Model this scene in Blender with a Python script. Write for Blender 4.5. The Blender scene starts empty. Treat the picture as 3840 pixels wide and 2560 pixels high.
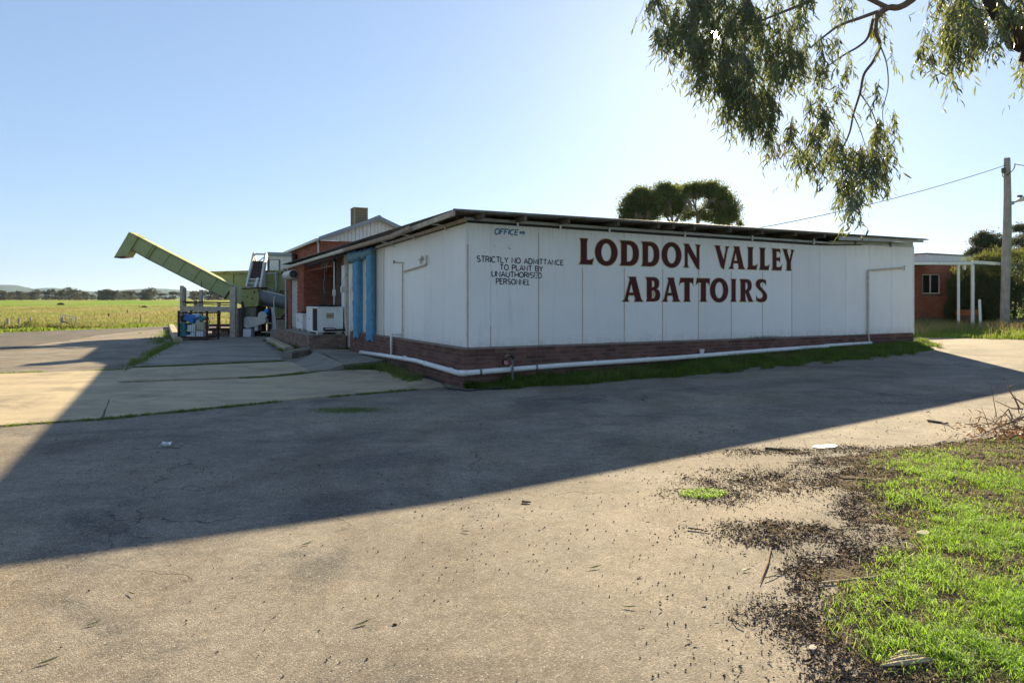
import bpy, bmesh, math, random
import numpy as np
from mathutils import Vector, Matrix
from mathutils.geometry import tessellate_polygon

random.seed(7)
rng = np.random.default_rng(11)
S = bpy.context.scene
COL = S.collection

# ------------------------------------------------------------------ camera
CAMZ, FPX, HOR = 1.73, 2500.0, 1132.0
cam = bpy.data.cameras.new('camera')
cam.sensor_width = 36.0
cam.lens = FPX / 3840 * 36
cam.shift_y = -(1280 - HOR) / 3840
cam.clip_end = 20000
cam.clip_start = 0.05
camo = bpy.data.objects.new('camera', cam)
COL.objects.link(camo)
camo.location = (0, 0, CAMZ)
camo.rotation_euler = (math.pi / 2, 0, 0)
S.camera = camo

# ------------------------------------------------------------------ world, sun, exposure
SUND = Vector((0.305, 1.0, 0.4004)).normalized()
EL = math.asin(SUND.z)
AZ = math.atan2(SUND.x, SUND.y)
W = bpy.data.worlds.new('World')
S.world = W
W.use_nodes = True
wn = W.node_tree
for n in list(wn.nodes):
    wn.nodes.remove(n)
sky = wn.nodes.new('ShaderNodeTexSky')
sky.sky_type = 'NISHITA'
sky.sun_disc = False
sky.sun_elevation = EL
sky.sun_rotation = AZ
sky.altitude = 150
sky.air_density = 1.0
sky.dust_density = 0.4
sky.ozone_density = 3.0
SKY_STR = 0.095
bg = wn.nodes.new('ShaderNodeBackground')
bg.inputs['Strength'].default_value = SKY_STR
# even, film-like response of the sky: compress the range between zenith and sun side
gam = wn.nodes.new('ShaderNodeGamma'); gam.inputs['Gamma'].default_value = 0.5
wn.links.new(sky.outputs[0], gam.inputs['Color'])
tint = wn.nodes.new('ShaderNodeMix'); tint.data_type = 'RGBA'; tint.blend_type = 'MULTIPLY'
tint.inputs['Factor'].default_value = 1.0
tint.inputs['B'].default_value = (0.815, 0.95, 1.15, 1)
wn.links.new(gam.outputs[0], tint.inputs['A'])
wn.links.new(tint.outputs['Result'], bg.inputs['Color'])
# the sun itself, a small bright disc in the sky (its light comes from the sun lamp)
geo = wn.nodes.new('ShaderNodeNewGeometry')
dot = wn.nodes.new('ShaderNodeVectorMath'); dot.operation = 'DOT_PRODUCT'
dot.inputs[1].default_value = -SUND
wn.links.new(geo.outputs['Incoming'], dot.inputs[0])
gt = wn.nodes.new('ShaderNodeMath'); gt.operation = 'GREATER_THAN'
gt.inputs[1].default_value = math.cos(math.radians(0.40))
wn.links.new(dot.outputs['Value'], gt.inputs[0])
ml = wn.nodes.new('ShaderNodeMath'); ml.operation = 'MULTIPLY'
ml.inputs[1].default_value = 25.0
wn.links.new(gt.outputs[0], ml.inputs[0])
bg2 = wn.nodes.new('ShaderNodeBackground')
bg2.inputs['Color'].default_value = (1, 0.93, 0.8, 1)
wn.links.new(ml.outputs[0], bg2.inputs['Strength'])
ad = wn.nodes.new('ShaderNodeAddShader')
wn.links.new(bg.outputs[0], ad.inputs[0]); wn.links.new(bg2.outputs[0], ad.inputs[1])
wo = wn.nodes.new('ShaderNodeOutputWorld')
wn.links.new(ad.outputs[0], wo.inputs['Surface'])

sl = bpy.data.lights.new('sun', 'SUN')
sl.energy = 5.0
sl.angle = math.radians(0.5)
sl.color = (1.0, 0.82, 0.53)
so = bpy.data.objects.new('sun', sl)
COL.objects.link(so)
so.location = SUND * 60
so.rotation_euler = SUND.to_track_quat('Z', 'Y').to_euler()

S.view_settings.view_transform = 'Standard'
S.view_settings.look = 'None'
S.view_settings.gamma = 1.0
S.view_settings.use_curve_mapping = False
S.view_settings.exposure = 1.80
S.render.engine = 'CYCLES'
S.cycles.use_denoising = True
S.cycles.max_bounces = 8
S.cycles.transparent_max_bounces = 8
S.cycles.sample_clamp_indirect = 6.0
S.cycles.caustics_reflective = False
S.cycles.caustics_refractive = False

# ------------------------------------------------------------------ frames
TH = math.radians(27.5)
CT, ST = math.cos(TH), math.sin(TH)
OX, OY = (1749 - 1920) / FPX * 13.5, 13.5        # near corner of the white building
U0 = OX / OY

def gz(x, y):
    """height of the paved ground and the paddock"""
    x = np.asarray(x, float); y = np.asarray(y, float)
    d = x + 0.92
    r = 0.034 * np.where(d > 0, d * d / (d + 0.8 + 1e-9), 0) * 1.0
    r = np.minimum(r, 1.15)
    r = r + np.clip(y - 60, 0, 900) * 0.0076
    return r

def gzf(x, y):
    return float(gz(x, y))

def P(x, y, Y):
    """photo pixel and depth -> point"""
    return Vector(((x - 1920) / FPX * Y, Y, CAMZ + (HOR - y) / FPX * Y))

def G(x, y):
    """photo pixel -> point on the ground"""
    Y = CAMZ * FPX / (y - HOR)
    for _ in range(12):
        z = gzf((x - 1920) / FPX * Y, Y)
        Y = 0.5 * Y + 0.5 * (CAMZ - z) * FPX / (y - HOR)
    return Vector(((x - 1920) / FPX * Y, Y, gzf((x - 1920) / FPX * Y, Y)))

def L2W(a, b, z):
    return Vector((OX + a * CT - b * ST, OY + a * ST + b * CT, z))

def front(x, y, off=0.0):
    """photo pixel -> (a, z) on the front wall plane b = off"""
    u = (x - 1920) / FPX
    ox, oy = OX - off * ST, OY + off * CT
    a = (oy * u - ox) / (CT - ST * u)
    return a, CAMZ + (HOR - y) / FPX * (oy + a * ST)

def side(x, y, off=0.0):
    """photo pixel -> (b, z) on the side wall plane a = off"""
    u = (x - 1920) / FPX
    ox, oy = OX + off * CT, OY + off * ST
    b = (ox - oy * u) / (ST + CT * u)
    return b, CAMZ + (HOR - y) / FPX * (oy + b * CT)

def lat(ix, iy, seed):
    h = (ix * 374761393 + iy * 668265263 + seed * 974634777) & 0xffffffff
    h = ((h ^ (h >> 13)) * 1274126177) & 0xffffffff
    return ((h ^ (h >> 16)) & 0xffff) / 65535.0

def vn(x, y, seed=0):
    x = np.asarray(x, float); y = np.asarray(y, float)
    ix = np.floor(x).astype(np.int64); iy = np.floor(y).astype(np.int64)
    fx = x - ix; fy = y - iy
    fx = fx * fx * (3 - 2 * fx); fy = fy * fy * (3 - 2 * fy)
    return (lat(ix, iy, seed) * (1 - fx) * (1 - fy) + lat(ix + 1, iy, seed) * fx * (1 - fy)
            + lat(ix, iy + 1, seed) * (1 - fx) * fy + lat(ix + 1, iy + 1, seed) * fx * fy)

def fbm(x, y, seed=0, o=4):
    r = 0; a = 0.5
    for k in range(o):
        r = r + a * vn(x * 2 ** k, y * 2 ** k, seed + k); a *= 0.5
    return r

# ------------------------------------------------------------------ materials
def newmat(name):
    m = bpy.data.materials.new(name)
    m.use_nodes = True
    nt = m.node_tree
    return m, nt, nt.nodes['Principled BSDF']

class N:
    """small helper around a node tree"""
    def __init__(s, nt):
        s.nt = nt
    def n(s, t, **kw):
        d = s.nt.nodes.new(t)
        for k, v in kw.items():
            setattr(d, k, v)
        return d
    def l(s, a, b):
        s.nt.links.new(a, b)
    def pos(s):
        return s.n('ShaderNodeNewGeometry').outputs['Position']
    def mapping(s, v, sc=(1, 1, 1), rot=(0, 0, 0)):
        m = s.n('ShaderNodeMapping')
        m.inputs['Scale'].default_value = sc
        m.inputs['Rotation'].default_value = rot
        s.l(v, m.inputs['Vector'])
        return m.outputs[0]
    def noise(s, v, sc, det=4, rough=0.55, dist=0.0):
        d = s.n('ShaderNodeTexNoise')
        d.inputs['Scale'].default_value = sc
        d.inputs['Detail'].default_value = det
        d.inputs['Roughness'].default_value = rough
        d.inputs['Distortion'].default_value = dist
        if v is not None:
            s.l(v, d.inputs['Vector'])
        return d.outputs['Fac']
    def voro(s, v, sc, feat='F1', out='Distance'):
        d = s.n('ShaderNodeTexVoronoi'); d.feature = feat
        d.inputs['Scale'].default_value = sc
        s.l(v, d.inputs['Vector'])
        return d.outputs[out]
    def ramp(s, f, lo, hi, a=0.0, b=1.0):
        d = s.n('ShaderNodeMapRange')
        d.inputs['From Min'].default_value = lo; d.inputs['From Max'].default_value = hi
        d.inputs['To Min'].default_value = a; d.inputs['To Max'].default_value = b
        s.l(f, d.inputs['Value'])
        return d.outputs[0]
    def math(s, op, a, b):
        d = s.n('ShaderNodeMath'); d.operation = op
        for i, v in enumerate((a, b)):
            if isinstance(v, (int, float)):
                d.inputs[i].default_value = v
            else:
                s.l(v, d.inputs[i])
        return d.outputs[0]
    def mix(s, f, a, b, mode='MIX'):
        d = s.n('ShaderNodeMix'); d.data_type = 'RGBA'; d.blend_type = mode
        for sock, v in ((d.inputs['Factor'], f), (d.inputs['A'], a), (d.inputs['B'], b)):
            if isinstance(v, (int, float)):
                sock.default_value = v
            elif isinstance(v, (tuple, list)):
                sock.default_value = (v[0], v[1], v[2], 1)
            else:
                s.l(v, sock)
        return d.outputs['Result']
    def mul(s, col, f):
        return s.n_vec(col, f)
    def n_vec(s, col, f):
        d = s.n('ShaderNodeVectorMath'); d.operation = 'SCALE'
        s.l(col, d.inputs[0])
        if isinstance(f, (int, float)):
            d.inputs['Scale'].default_value = f
        else:
            s.l(f, d.inputs['Scale'])
        return d.outputs[0]
    def bump(s, h, bsdf, strength=0.5, dist=0.01):
        d = s.n('ShaderNodeBump')
        d.inputs['Strength'].default_value = strength
        d.inputs['Distance'].default_value = dist
        s.l(h, d.inputs['Height'])
        s.l(d.outputs[0], bsdf.inputs['Normal'])

def mk(name, c1, c2=None, ns=3.0, rough=0.8, spec=0.3, metal=0.0, bump=0.0, bs=40.0, bd=0.01,
       rnd=0.0, grain=0.0, gs=90.0, rust=None, streak=None):
    m, nt, b = newmat(name)
    k = N(nt)
    p = k.pos()
    c2 = c2 or tuple(v * 0.8 for v in c1)
    col = k.mix(k.ramp(k.noise(p, ns, 6, 0.6), 0.35, 0.68), c1, c2)
    if rust:                                  # (colour, threshold, scale)
        rc, rt, rs = rust
        col = k.mix(k.ramp(k.noise(p, rs, 7, 0.65), rt, rt + 0.06), col, rc)
    if streak:                                # vertical dirt runs: (colour, amount)
        sv = k.noise(k.mapping(p, (9, 9, 0.5)), 2.0, 5, 0.6)
        col = k.mix(k.ramp(sv, 0.5, 0.8, 0, streak[1]), col, streak[0])
    if grain:
        col = k.mul(col, k.ramp(k.noise(p, gs, 3, 0.7), 0.3, 0.7, 1 - grain, 1 + grain))
    if rnd:
        oi = k.n('ShaderNodeObjectInfo')
        isl = k.n('ShaderNodeNewGeometry').outputs['Random Per Island']
        r = k.math('FRACT', k.math('ADD', oi.outputs['Random'], isl), 0.0)
        col = k.mul(col, k.ramp(r, 0, 1, 1 - rnd, 1 + rnd))
    k.l(col, b.inputs['Base Color'])
    b.inputs['Roughness'].default_value = rough
    b.inputs['Specular IOR Level'].default_value = spec
    b.inputs['Metallic'].default_value = metal
    if bump:
        k.bump(k.noise(p, bs, 5, 0.6), b, bump, bd)
    return m

def leafmat(name, c1, c2, trans=0.4, tcol=None, rough=0.55, spec=0.35):
    m, nt, b = newmat(name)
    k = N(nt)
    isl = k.n('ShaderNodeNewGeometry').outputs['Random Per Island']
    col = k.mix(isl, c1, c2)
    big = k.ramp(k.noise(k.pos(), 1.9, 5, 0.7), 0.3, 0.7, 0.5, 1.5)
    col = k.mul(col, big)
    k.l(col, b.inputs['Base Color'])
    b.inputs['Roughness'].default_value = rough
    b.inputs['Specular IOR Level'].default_value = spec
    t = k.n('ShaderNodeBsdfTranslucent')
    tc = tcol or tuple(min(1, v * 1.6) for v in c1)
    k.l(k.mix(isl, tc, tuple(v * 0.7 for v in tc)), t.inputs['Color'])
    mx = k.n('ShaderNodeMixShader')
    mx.inputs[0].default_value = trans
    k.l(b.outputs[0], mx.inputs[1]); k.l(t.outputs[0], mx.inputs[2])
    k.l(mx.outputs[0], nt.nodes['Material Output'].inputs['Surface'])
    return m

def asphalt_mat(name, c1, c2, cdark, coarse=True):
    m, nt, b = newmat(name)
    k = N(nt)
    p = k.pos()
    col = k.mix(k.ramp(k.noise(p, 0.45, 5, 0.6, 0.6), 0.35, 0.65), c1, c2)
    # worn patches where the binder is gone and coarse chips show
    patch = k.ramp(k.noise(k.mapping(p, (1, 1.3, 1)), 0.55, 6, 0.62, 0.8), 0.52, 0.63)
    col = k.mix(k.math('MULTIPLY', patch, 0.62), col, cdark)
    # fine dark stains
    st = k.ramp(k.noise(p, 2.3, 6, 0.7, 0.5), 0.56, 0.78, 0, 0.5)
    col = k.mix(st, col, tuple(v * 0.6 for v in c2))
    br = k.ramp(k.noise(k.mapping(p, (1.0, 0.55, 1)), 0.8, 5, 0.65, 0.7), 0.46, 0.72, 0, 0.62)
    col = k.mix(br, col, (c2[0] * 0.62, c2[1] * 0.52, c2[2] * 0.42))
    dust = k.ramp(k.noise(k.mapping(p, (0.7, 1.1, 1), (0, 0, 0.4)), 0.33, 6, 0.65, 0.9), 0.48, 0.68, 0, 0.45)
    col = k.mix(dust, col, (min(1, c1[0] * 1.35), c1[1] * 1.27, c1[2] * 1.1))
    pit = k.ramp(k.noise(p, 150, 2, 0.6), 0.63, 0.70, 0, 0.75)
    col = k.mix(pit, col, tuple(v * 0.25 for v in c2))
    chips = k.voro(p, 130.0, 'F1', 'Color')
    sep = k.n('ShaderNodeSeparateColor'); k.l(chips, sep.inputs[0])
    amp = k.ramp(patch, 0, 1, 0.55, 0.95)
    f = k.math('ADD', k.math('MULTIPLY', k.math('SUBTRACT', sep.outputs[0], 0.5), amp), 1.0)
    col = k.mul(col, f)
    col = k.mul(col, k.ramp(k.noise(p, 75, 4, 0.85), 0.3, 0.7, 0.62, 1.35))
    col = k.mul(col, k.ramp(k.noise(p, 13, 7, 0.85), 0.34, 0.66, 0.74, 1.24))
    col = k.mul(col, k.ramp(k.noise(p, 1.4, 6, 0.7), 0.32, 0.68, 0.80, 1.16))
    # scattered pale chips
    pale = k.ramp(sep.outputs[1], 0.965, 0.975)
    col = k.mix(k.math('MULTIPLY', pale, 0.5), col, (0.5, 0.47, 0.42))
    # cracks
    warp = k.n('ShaderNodeVectorMath'); warp.operation = 'ADD'
    nz = k.n('ShaderNodeTexNoise'); nz.inputs['Scale'].default_value = 1.6
    nz.inputs['Detail'].default_value = 6
    k.l(p, nz.inputs['Vector'])
    k.l(p, warp.inputs[0])
    k.l(k.mul(nz.outputs['Color'], 1.2), warp.inputs[1])
    ed = k.voro(warp.outputs[0], 0.28, 'DISTANCE_TO_EDGE')
    crack = k.math('MULTIPLY', k.ramp(ed, 0.0010, 0.0040, 1, 0),
                   k.ramp(k.noise(p, 0.5, 3), 0.5, 0.58))
    col = k.mix(k.math('MULTIPLY', crack, 0.65), col, (0.02, 0.02, 0.018))
    k.l(col, b.inputs['Base Color'])
    b.inputs['Roughness'].default_value = 0.92
    b.inputs['Specular IOR Level'].default_value = 0.2
    h = k.math('ADD', k.math('MULTIPLY', k.voro(p, 130.0), -1.1),
               k.math('MULTIPLY', k.noise(p, 150, 3, 0.8), 1.4))
    h = k.math('SUBTRACT', h, k.math('MULTIPLY', pit, 0.8))
    h = k.math('SUBTRACT', h, k.math('MULTIPLY', crack, 1.5))
    k.bump(h, b, 0.45, 0.005)
    return m

def concrete_mat(name, c1, c2):
    m, nt, b = newmat(name)
    k = N(nt)
    p = k.pos()
    col = k.mix(k.ramp(k.noise(k.mapping(p, (0.5, 1.6, 1), (0, 0, -0.5)), 0.9, 6, 0.62, 0.6), 0.35, 0.68), c1, c2)
    st = k.ramp(k.noise(p, 0.7, 7, 0.75, 1.2), 0.47, 0.72, 0, 0.68)
    col = k.mix(st, col, (0.10, 0.09, 0.075))
    col = k.mul(col, k.ramp(k.noise(p, 45, 4, 0.75), 0.3, 0.7, 0.82, 1.15))
    k.l(col, b.inputs['Base Color'])
    b.inputs['Roughness'].default_value = 0.9
    b.inputs['Specular IOR Level'].default_value = 0.2
    k.bump(k.noise(p, 70, 5, 0.7), b, 0.5, 0.004)
    return m

def paint_mat(name, c, wear):
    """thin paint on a wall: worn away where the noise says so"""
    m, nt, b = newmat(name)
    k = N(nt)
    p = k.pos()
    b.inputs['Base Color'].default_value = (*c, 1)
    b.inputs['Roughness'].default_value = 0.7
    if wear > 0:
        tr = k.n('ShaderNodeBsdfTransparent')
        mx = k.n('ShaderNodeMixShader')
        n1 = k.noise(k.mapping(p, (14, 14, 5)), 1.2, 6, 0.7)
        n2 = k.noise(p, 2.2, 2)
        f = k.math('ADD', k.math('MULTIPLY', n1, 0.65), k.math('MULTIPLY', n2, 0.35))
        k.l(k.ramp(f, 0.62 - wear * 0.3, 0.72 - wear * 0.26), mx.inputs[0])
        k.l(b.outputs[0], mx.inputs[1]); k.l(tr.outputs[0], mx.inputs[2])
        k.l(mx.outputs[0], nt.nodes['Material Output'].inputs['Surface'])
    return m

def panel_mat(name, c, micro=True):
    m, nt, b = newmat(name)
    k = N(nt)
    tc = k.n('ShaderNodeTexCoord').outputs['Object']
    p = k.pos()
    col = k.mix(k.ramp(k.noise(p, 0.8, 5, 0.6), 0.35, 0.7), c, tuple(v * 0.93 for v in c))
    dirt = k.ramp(k.noise(k.mapping(p, (7, 7, 0.35)), 1.6, 6, 0.65), 0.55, 0.8, 0, 0.30)
    col = k.mix(dirt, col, (0.42, 0.38, 0.33))
    sc = k.ramp(k.noise(p, 26, 4, 0.7), 0.72, 0.78, 0, 0.35)
    col = k.mix(sc, col, (0.3, 0.25, 0.2))
    sz = k.n('ShaderNodeSeparateXYZ'); k.l(p, sz.inputs[0])
    # rain splash along the foot and runs of dirt from the head flashing
    spl = k.math('MULTIPLY', k.ramp(sz.outputs['Z'], 0.82, 1.02, 0.40, 0), k.ramp(k.noise(p, 7, 5, 0.7), 0.35, 0.65))
    col = k.mix(spl, col, (0.40, 0.33, 0.26))
    run = k.math('MULTIPLY', k.ramp(sz.outputs['Z'], 2.95, 3.35, 0, 0.35), k.ramp(k.noise(k.mapping(p, (16, 16, 0.4)), 1.5, 4, 0.6), 0.48, 0.7))
    col = k.mix(run, col, (0.36, 0.31, 0.26))
    oi = k.n('ShaderNodeObjectInfo')
    col = k.mul(col, k.ramp(oi.outputs['Random'], 0, 1, 0.95, 1.04))
    k.l(col, b.inputs['Base Color'])
    b.inputs['Roughness'].default_value = 0.45
    b.inputs['Specular IOR Level'].default_value = 0.35
    if micro:
        wv = k.n('ShaderNodeTexWave'); wv.bands_direction = 'X'
        wv.inputs['Scale'].default_value = 6.0
        wv.inputs['Distortion'].default_value = 0.15
        k.l(tc, wv.inputs['Vector'])
        h = k.math('ADD', k.math('MULTIPLY', wv.outputs['Fac'], 0.5), k.math('MULTIPLY', k.noise(p, 1.1, 3), 9.0))
        k.bump(h, b, 0.35, 0.004)
    return m

def field_mat(name):
    m, nt, b = newmat(name)
    k = N(nt)
    p = k.pos()
    q = k.mapping(p, (0.55, 0.18, 1))
    f1 = k.ramp(k.noise(q, 0.16, 7, 0.7, 0.8), 0.40, 0.60)
    sy = k.n('ShaderNodeSeparateXYZ'); k.l(p, sy.inputs[0])
    near = k.ramp(sy.outputs['Y'], 50, 60, 0.9, 0)
    mid = k.ramp(sy.outputs['Y'], 130, 190, 0.14, -0.40)
    back = k.ramp(sy.outputs['Y'], 330, 400, 0, 0.35)
    f = k.math('ADD', k.math('ADD', k.math('SUBTRACT', f1, near), mid), back)
    d = k.n('ShaderNodeClamp'); k.l(f, d.inputs[0])
    col = k.mix(d.outputs[0], (0.13, 0.235, 0.016), (0.33, 0.25, 0.115))
    col = k.mul(col, k.ramp(k.noise(k.mapping(p, (2.2, 0.6, 1)), 0.9, 7, 0.72), 0.30, 0.70, 0.40, 1.5))
    k.l(col, b.inputs['Base Color'])
    b.inputs['Roughness'].default_value = 1.0
    b.inputs['Specular IOR Level'].default_value = 0.05
    k.bump(k.noise(k.mapping(p, (2.2, 0.8, 1)), 1.2, 6, 0.7), b, 0.6, 0.25)
    return m

M = {}
M['asphalt'] = asphalt_mat('asphalt', (0.248, 0.217, 0.176), (0.182, 0.16, 0.131), (0.082, 0.08, 0.076))
M['gravel'] = asphalt_mat('gravel_road', (0.12, 0.108, 0.095), (0.10, 0.09, 0.08), (0.07, 0.066, 0.06))
M['concrete'] = concrete_mat('concrete', (0.47, 0.385, 0.25), (0.33, 0.275, 0.19))
M['concrete2'] = concrete_mat('concrete_grey', (0.30, 0.27, 0.22), (0.20, 0.18, 0.15))
M['field'] = field_mat('paddock')
M['soil'] = mk('soil', (0.16, 0.125, 0.09), (0.075, 0.055, 0.04), 7, 1.0, 0.05, bump=1.0, bs=60, bd=0.03, grain=0.6, gs=85)
M['hill'] = mk('hill_forest', (0.035, 0.055, 0.028), (0.055, 0.07, 0.035), 0.02, 1.0, 0.05, grain=0.4, gs=0.05)
M['panel'] = panel_mat('white_panel', (0.85, 0.84, 0.82))
M['cream'] = panel_mat('cream_panel', (0.66, 0.61, 0.52), False)
M['white'] = mk('white_paint', (0.78, 0.78, 0.75), (0.70, 0.69, 0.65), 4, 0.5, 0.3, streak=((0.4, 0.35, 0.28), 0.35))
M['pvc'] = mk('white_pvc', (0.80, 0.80, 0.78), (0.72, 0.71, 0.68), 6, 0.35, 0.4, streak=((0.45, 0.4, 0.3), 0.3))
M['joint'] = mk('joint_sealant', (0.60, 0.47, 0.39), (0.46, 0.36, 0.29), 8, 0.8)
M['brownb'] = mk('brown_brick', (0.175, 0.088, 0.07), (0.125, 0.07, 0.058), 2.0, 0.9, 0.15, bump=0.5, bs=60, bd=0.004, rnd=0.28, grain=0.2, gs=70)
M['redb'] = mk('red_brick', (0.36, 0.115, 0.072), (0.29, 0.095, 0.062), 2.0, 0.9, 0.15, bump=0.5, bs=60, bd=0.004, rnd=0.22, grain=0.15, gs=70)
M['palebrick'] = mk('dusty_brick', (0.27, 0.185, 0.145), (0.20, 0.13, 0.10), 2.0, 0.95, 0.1, bump=0.5, bs=60, bd=0.004, rnd=0.25, grain=0.2, gs=70, rust=((0.42, 0.38, 0.33), 0.60, 5.0))
M['mortar'] = mk('mortar', (0.27, 0.22, 0.18), (0.20, 0.165, 0.14), 6, 1.0, 0.1, bump=0.5, bs=90, bd=0.004)
M['mortard'] = mk('mortar_red', (0.22, 0.12, 0.09), (0.17, 0.10, 0.08), 6, 1.0, 0.1)
M['officeb'] = None
M['galv'] = mk('galvanised_sheet', (0.42, 0.43, 0.44), (0.30, 0.30, 0.30), 3, 0.5, 0.5, 0.4, rust=((0.22, 0.12, 0.07), 0.68, 4.0))
M['oldroof'] = mk('old_roof_iron', (0.24, 0.23, 0.22), (0.14, 0.12, 0.10), 4, 0.7, 0.3, 0.2, rust=((0.13, 0.075, 0.045), 0.58, 3.0), grain=0.2, gs=25)
M['timber'] = mk('weathered_timber', (0.54, 0.47, 0.37), (0.36, 0.305, 0.24), 6, 0.95, 0.1, bump=0.6, bs=30, bd=0.01, streak=((0.1, 0.08, 0.06), 0.5), grain=0.2, gs=40)
M['dtimber'] = mk('dark_timber', (0.15, 0.125, 0.10), (0.09, 0.075, 0.06), 6, 0.95, 0.1, bump=0.5, bs=30, bd=0.01)
M['black'] = mk('black_rubber', (0.018, 0.018, 0.018), (0.03, 0.03, 0.03), 6, 0.6, 0.3)
M['darkg'] = mk('dark_grille', (0.03, 0.032, 0.035), (0.045, 0.045, 0.045), 20, 0.6, 0.3)  # plain dark tone of the coil grille, drum end and buckets
M['steelw'] = mk('painted_steel_offwhite', (0.62, 0.60, 0.55), (0.5, 0.47, 0.42), 5, 0.5, 0.3, rust=((0.25, 0.13, 0.07), 0.68, 9.0))
M['grey'] = mk('grey_steel', (0.19, 0.195, 0.20), (0.13, 0.133, 0.138), 4, 0.7, 0.3, 0.0, rust=((0.16, 0.11, 0.08), 0.68, 6.0))
M['greyp'] = mk('grey_fascia', (0.28, 0.32, 0.36), (0.24, 0.275, 0.31), 4, 0.5, 0.3)
M['green'] = mk('olive_green_paint', (0.355, 0.40, 0.18), (0.295, 0.33, 0.145), 1.1, 0.55, 0.3, rust=((0.16, 0.10, 0.05), 0.70, 2.6), streak=((0.12, 0.11, 0.05), 0.45), grain=0.06, gs=30)
M['greenr'] = mk('rusty_green_paint', (0.34, 0.35, 0.13), (0.28, 0.28, 0.10), 2, 0.7, 0.25, rust=((0.10, 0.055, 0.035), 0.56, 5.0), grain=0.15, gs=18)
M['rust'] = mk('rusty_steel', (0.10, 0.048, 0.035), (0.06, 0.035, 0.03), 7, 0.9, 0.2, grain=0.3, gs=40)
M['rustpale'] = mk('old_pipe', (0.40, 0.34, 0.28), (0.26, 0.19, 0.14), 9, 0.8, 0.2, rust=((0.2, 0.1, 0.06), 0.6, 8.0))
M['redox'] = mk('red_oxide_truss', (0.30, 0.10, 0.07), (0.2, 0.07, 0.05), 6, 0.8, 0.2)
M['blue'] = mk('blue_tarp', (0.085, 0.29, 0.46), (0.05, 0.19, 0.35), 4.5, 0.6, 0.3, streak=((0.13, 0.24, 0.30), 0.5), grain=0.08, gs=30)
M['bluedirty'] = mk('dirty_blue_tarp', (0.16, 0.30, 0.38), (0.06, 0.2, 0.34), 5, 0.6, 0.3, rust=((0.22, 0.2, 0.17), 0.58, 6.0))
M['bluep'] = mk('blue_plastic', (0.02, 0.22, 0.60), (0.018, 0.17, 0.50), 4, 0.4, 0.4)
M['teal'] = mk('teal_plastic', (0.012, 0.30, 0.33), (0.01, 0.24, 0.27), 4, 0.45, 0.4)
M['whitep'] = mk('white_plastic', (0.78, 0.81, 0.83), (0.68, 0.71, 0.73), 4, 0.4, 0.4)
M['creamp'] = mk('cream_plastic', (0.58, 0.54, 0.36), (0.50, 0.46, 0.30), 4, 0.45, 0.4)
M['tanb'] = mk('tan_brick_vent', (0.24, 0.17, 0.10), (0.18, 0.135, 0.085), 5, 0.9, 0.1)
M['tanm'] = mk('tan_frame', (0.46, 0.37, 0.25), (0.38, 0.31, 0.21), 5, 0.9, 0.1)
M['creampipe'] = mk('cream_pipe', (0.60, 0.54, 0.45), (0.46, 0.39, 0.31), 9, 0.6, 0.3, rust=((0.25, 0.14, 0.09), 0.68, 8.0))
M['bark'] = mk('gum_bark', (0.25, 0.165, 0.12), (0.16, 0.10, 0.075), 12, 0.95, 0.1, bump=0.8, bs=45, bd=0.02)
M['darkbark'] = mk('dark_bark', (0.10, 0.065, 0.05), (0.06, 0.04, 0.03), 12, 0.95, 0.1, bump=1.0, bs=30, bd=0.04)
M['greybark'] = mk('grey_bark', (0.21, 0.18, 0.15), (0.14, 0.12, 0.10), 8, 0.95, 0.1)
M['maroon'] = mk('maroon_paint', (0.095, 0.015, 0.019), (0.07, 0.018, 0.02), 3.5, 0.75, 0.25, rust=((0.15, 0.06, 0.06), 0.70, 14.0), grain=0.18, gs=25)
M['gold'] = paint_mat('gold_paint', (0.52, 0.47, 0.21), 0)
M['ink'] = paint_mat('black_sign_paint', (0.015, 0.017, 0.03), 0.12)
M['ink2'] = paint_mat('worn_sign_paint', (0.018, 0.02, 0.035), 0.34)
M['ink3'] = paint_mat('very_worn_sign_paint', (0.025, 0.025, 0.04), 0.46)
M['ink4'] = paint_mat('ghost_sign_paint', (0.10, 0.11, 0.14), 0.75)
M['bluepaint'] = paint_mat('blue_sign_paint', (0.09, 0.20, 0.33), 0.18)
M['redpaint'] = paint_mat('red_plastic', (0.5, 0.2, 0.2), 0)
M['glass'] = None
M['gumleaf'] = leafmat('gum_leaf', (0.125, 0.155, 0.105), (0.06, 0.085, 0.06), 0.38, (0.27, 0.31, 0.09), 0.5, 0.4)
M['brownleaf'] = leafmat('dead_leaf', (0.16, 0.085, 0.05), (0.10, 0.05, 0.03), 0.3, (0.25, 0.12, 0.05))
M['pineleaf'] = leafmat('cypress_leaf', (0.11, 0.15, 0.06), (0.06, 0.09, 0.04), 0.38, (0.30, 0.33, 0.06), 0.8, 0.15)
M['pinebrown'] = leafmat('dry_cypress_leaf', (0.12, 0.08, 0.045), (0.075, 0.05, 0.03), 0.2, (0.2, 0.12, 0.05), 0.8, 0.1)
M['farleaf'] = leafmat('far_gum_leaf', (0.075, 0.085, 0.045), (0.038, 0.048, 0.027), 0.25, (0.14, 0.13, 0.05), 0.8, 0.15)
M['hedgeleaf'] = leafmat('hedge_leaf', (0.085, 0.11, 0.055), (0.045, 0.065, 0.035), 0.33, (0.25, 0.27, 0.06), 0.7, 0.2)
M['grass'] = leafmat('lawn_grass', (0.12, 0.27, 0.024), (0.07, 0.17, 0.016), 0.5, (0.37, 0.64, 0.045), 0.6, 0.2)
M['weed'] = leafmat('weed_grass', (0.105, 0.165, 0.035), (0.055, 0.10, 0.022), 0.42, (0.27, 0.37, 0.05), 0.6, 0.2)
M['bank'] = leafmat('bank_grass', (0.12, 0.19, 0.03), (0.07, 0.12, 0.02), 0.45, (0.28, 0.38, 0.05), 0.7, 0.15)
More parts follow.
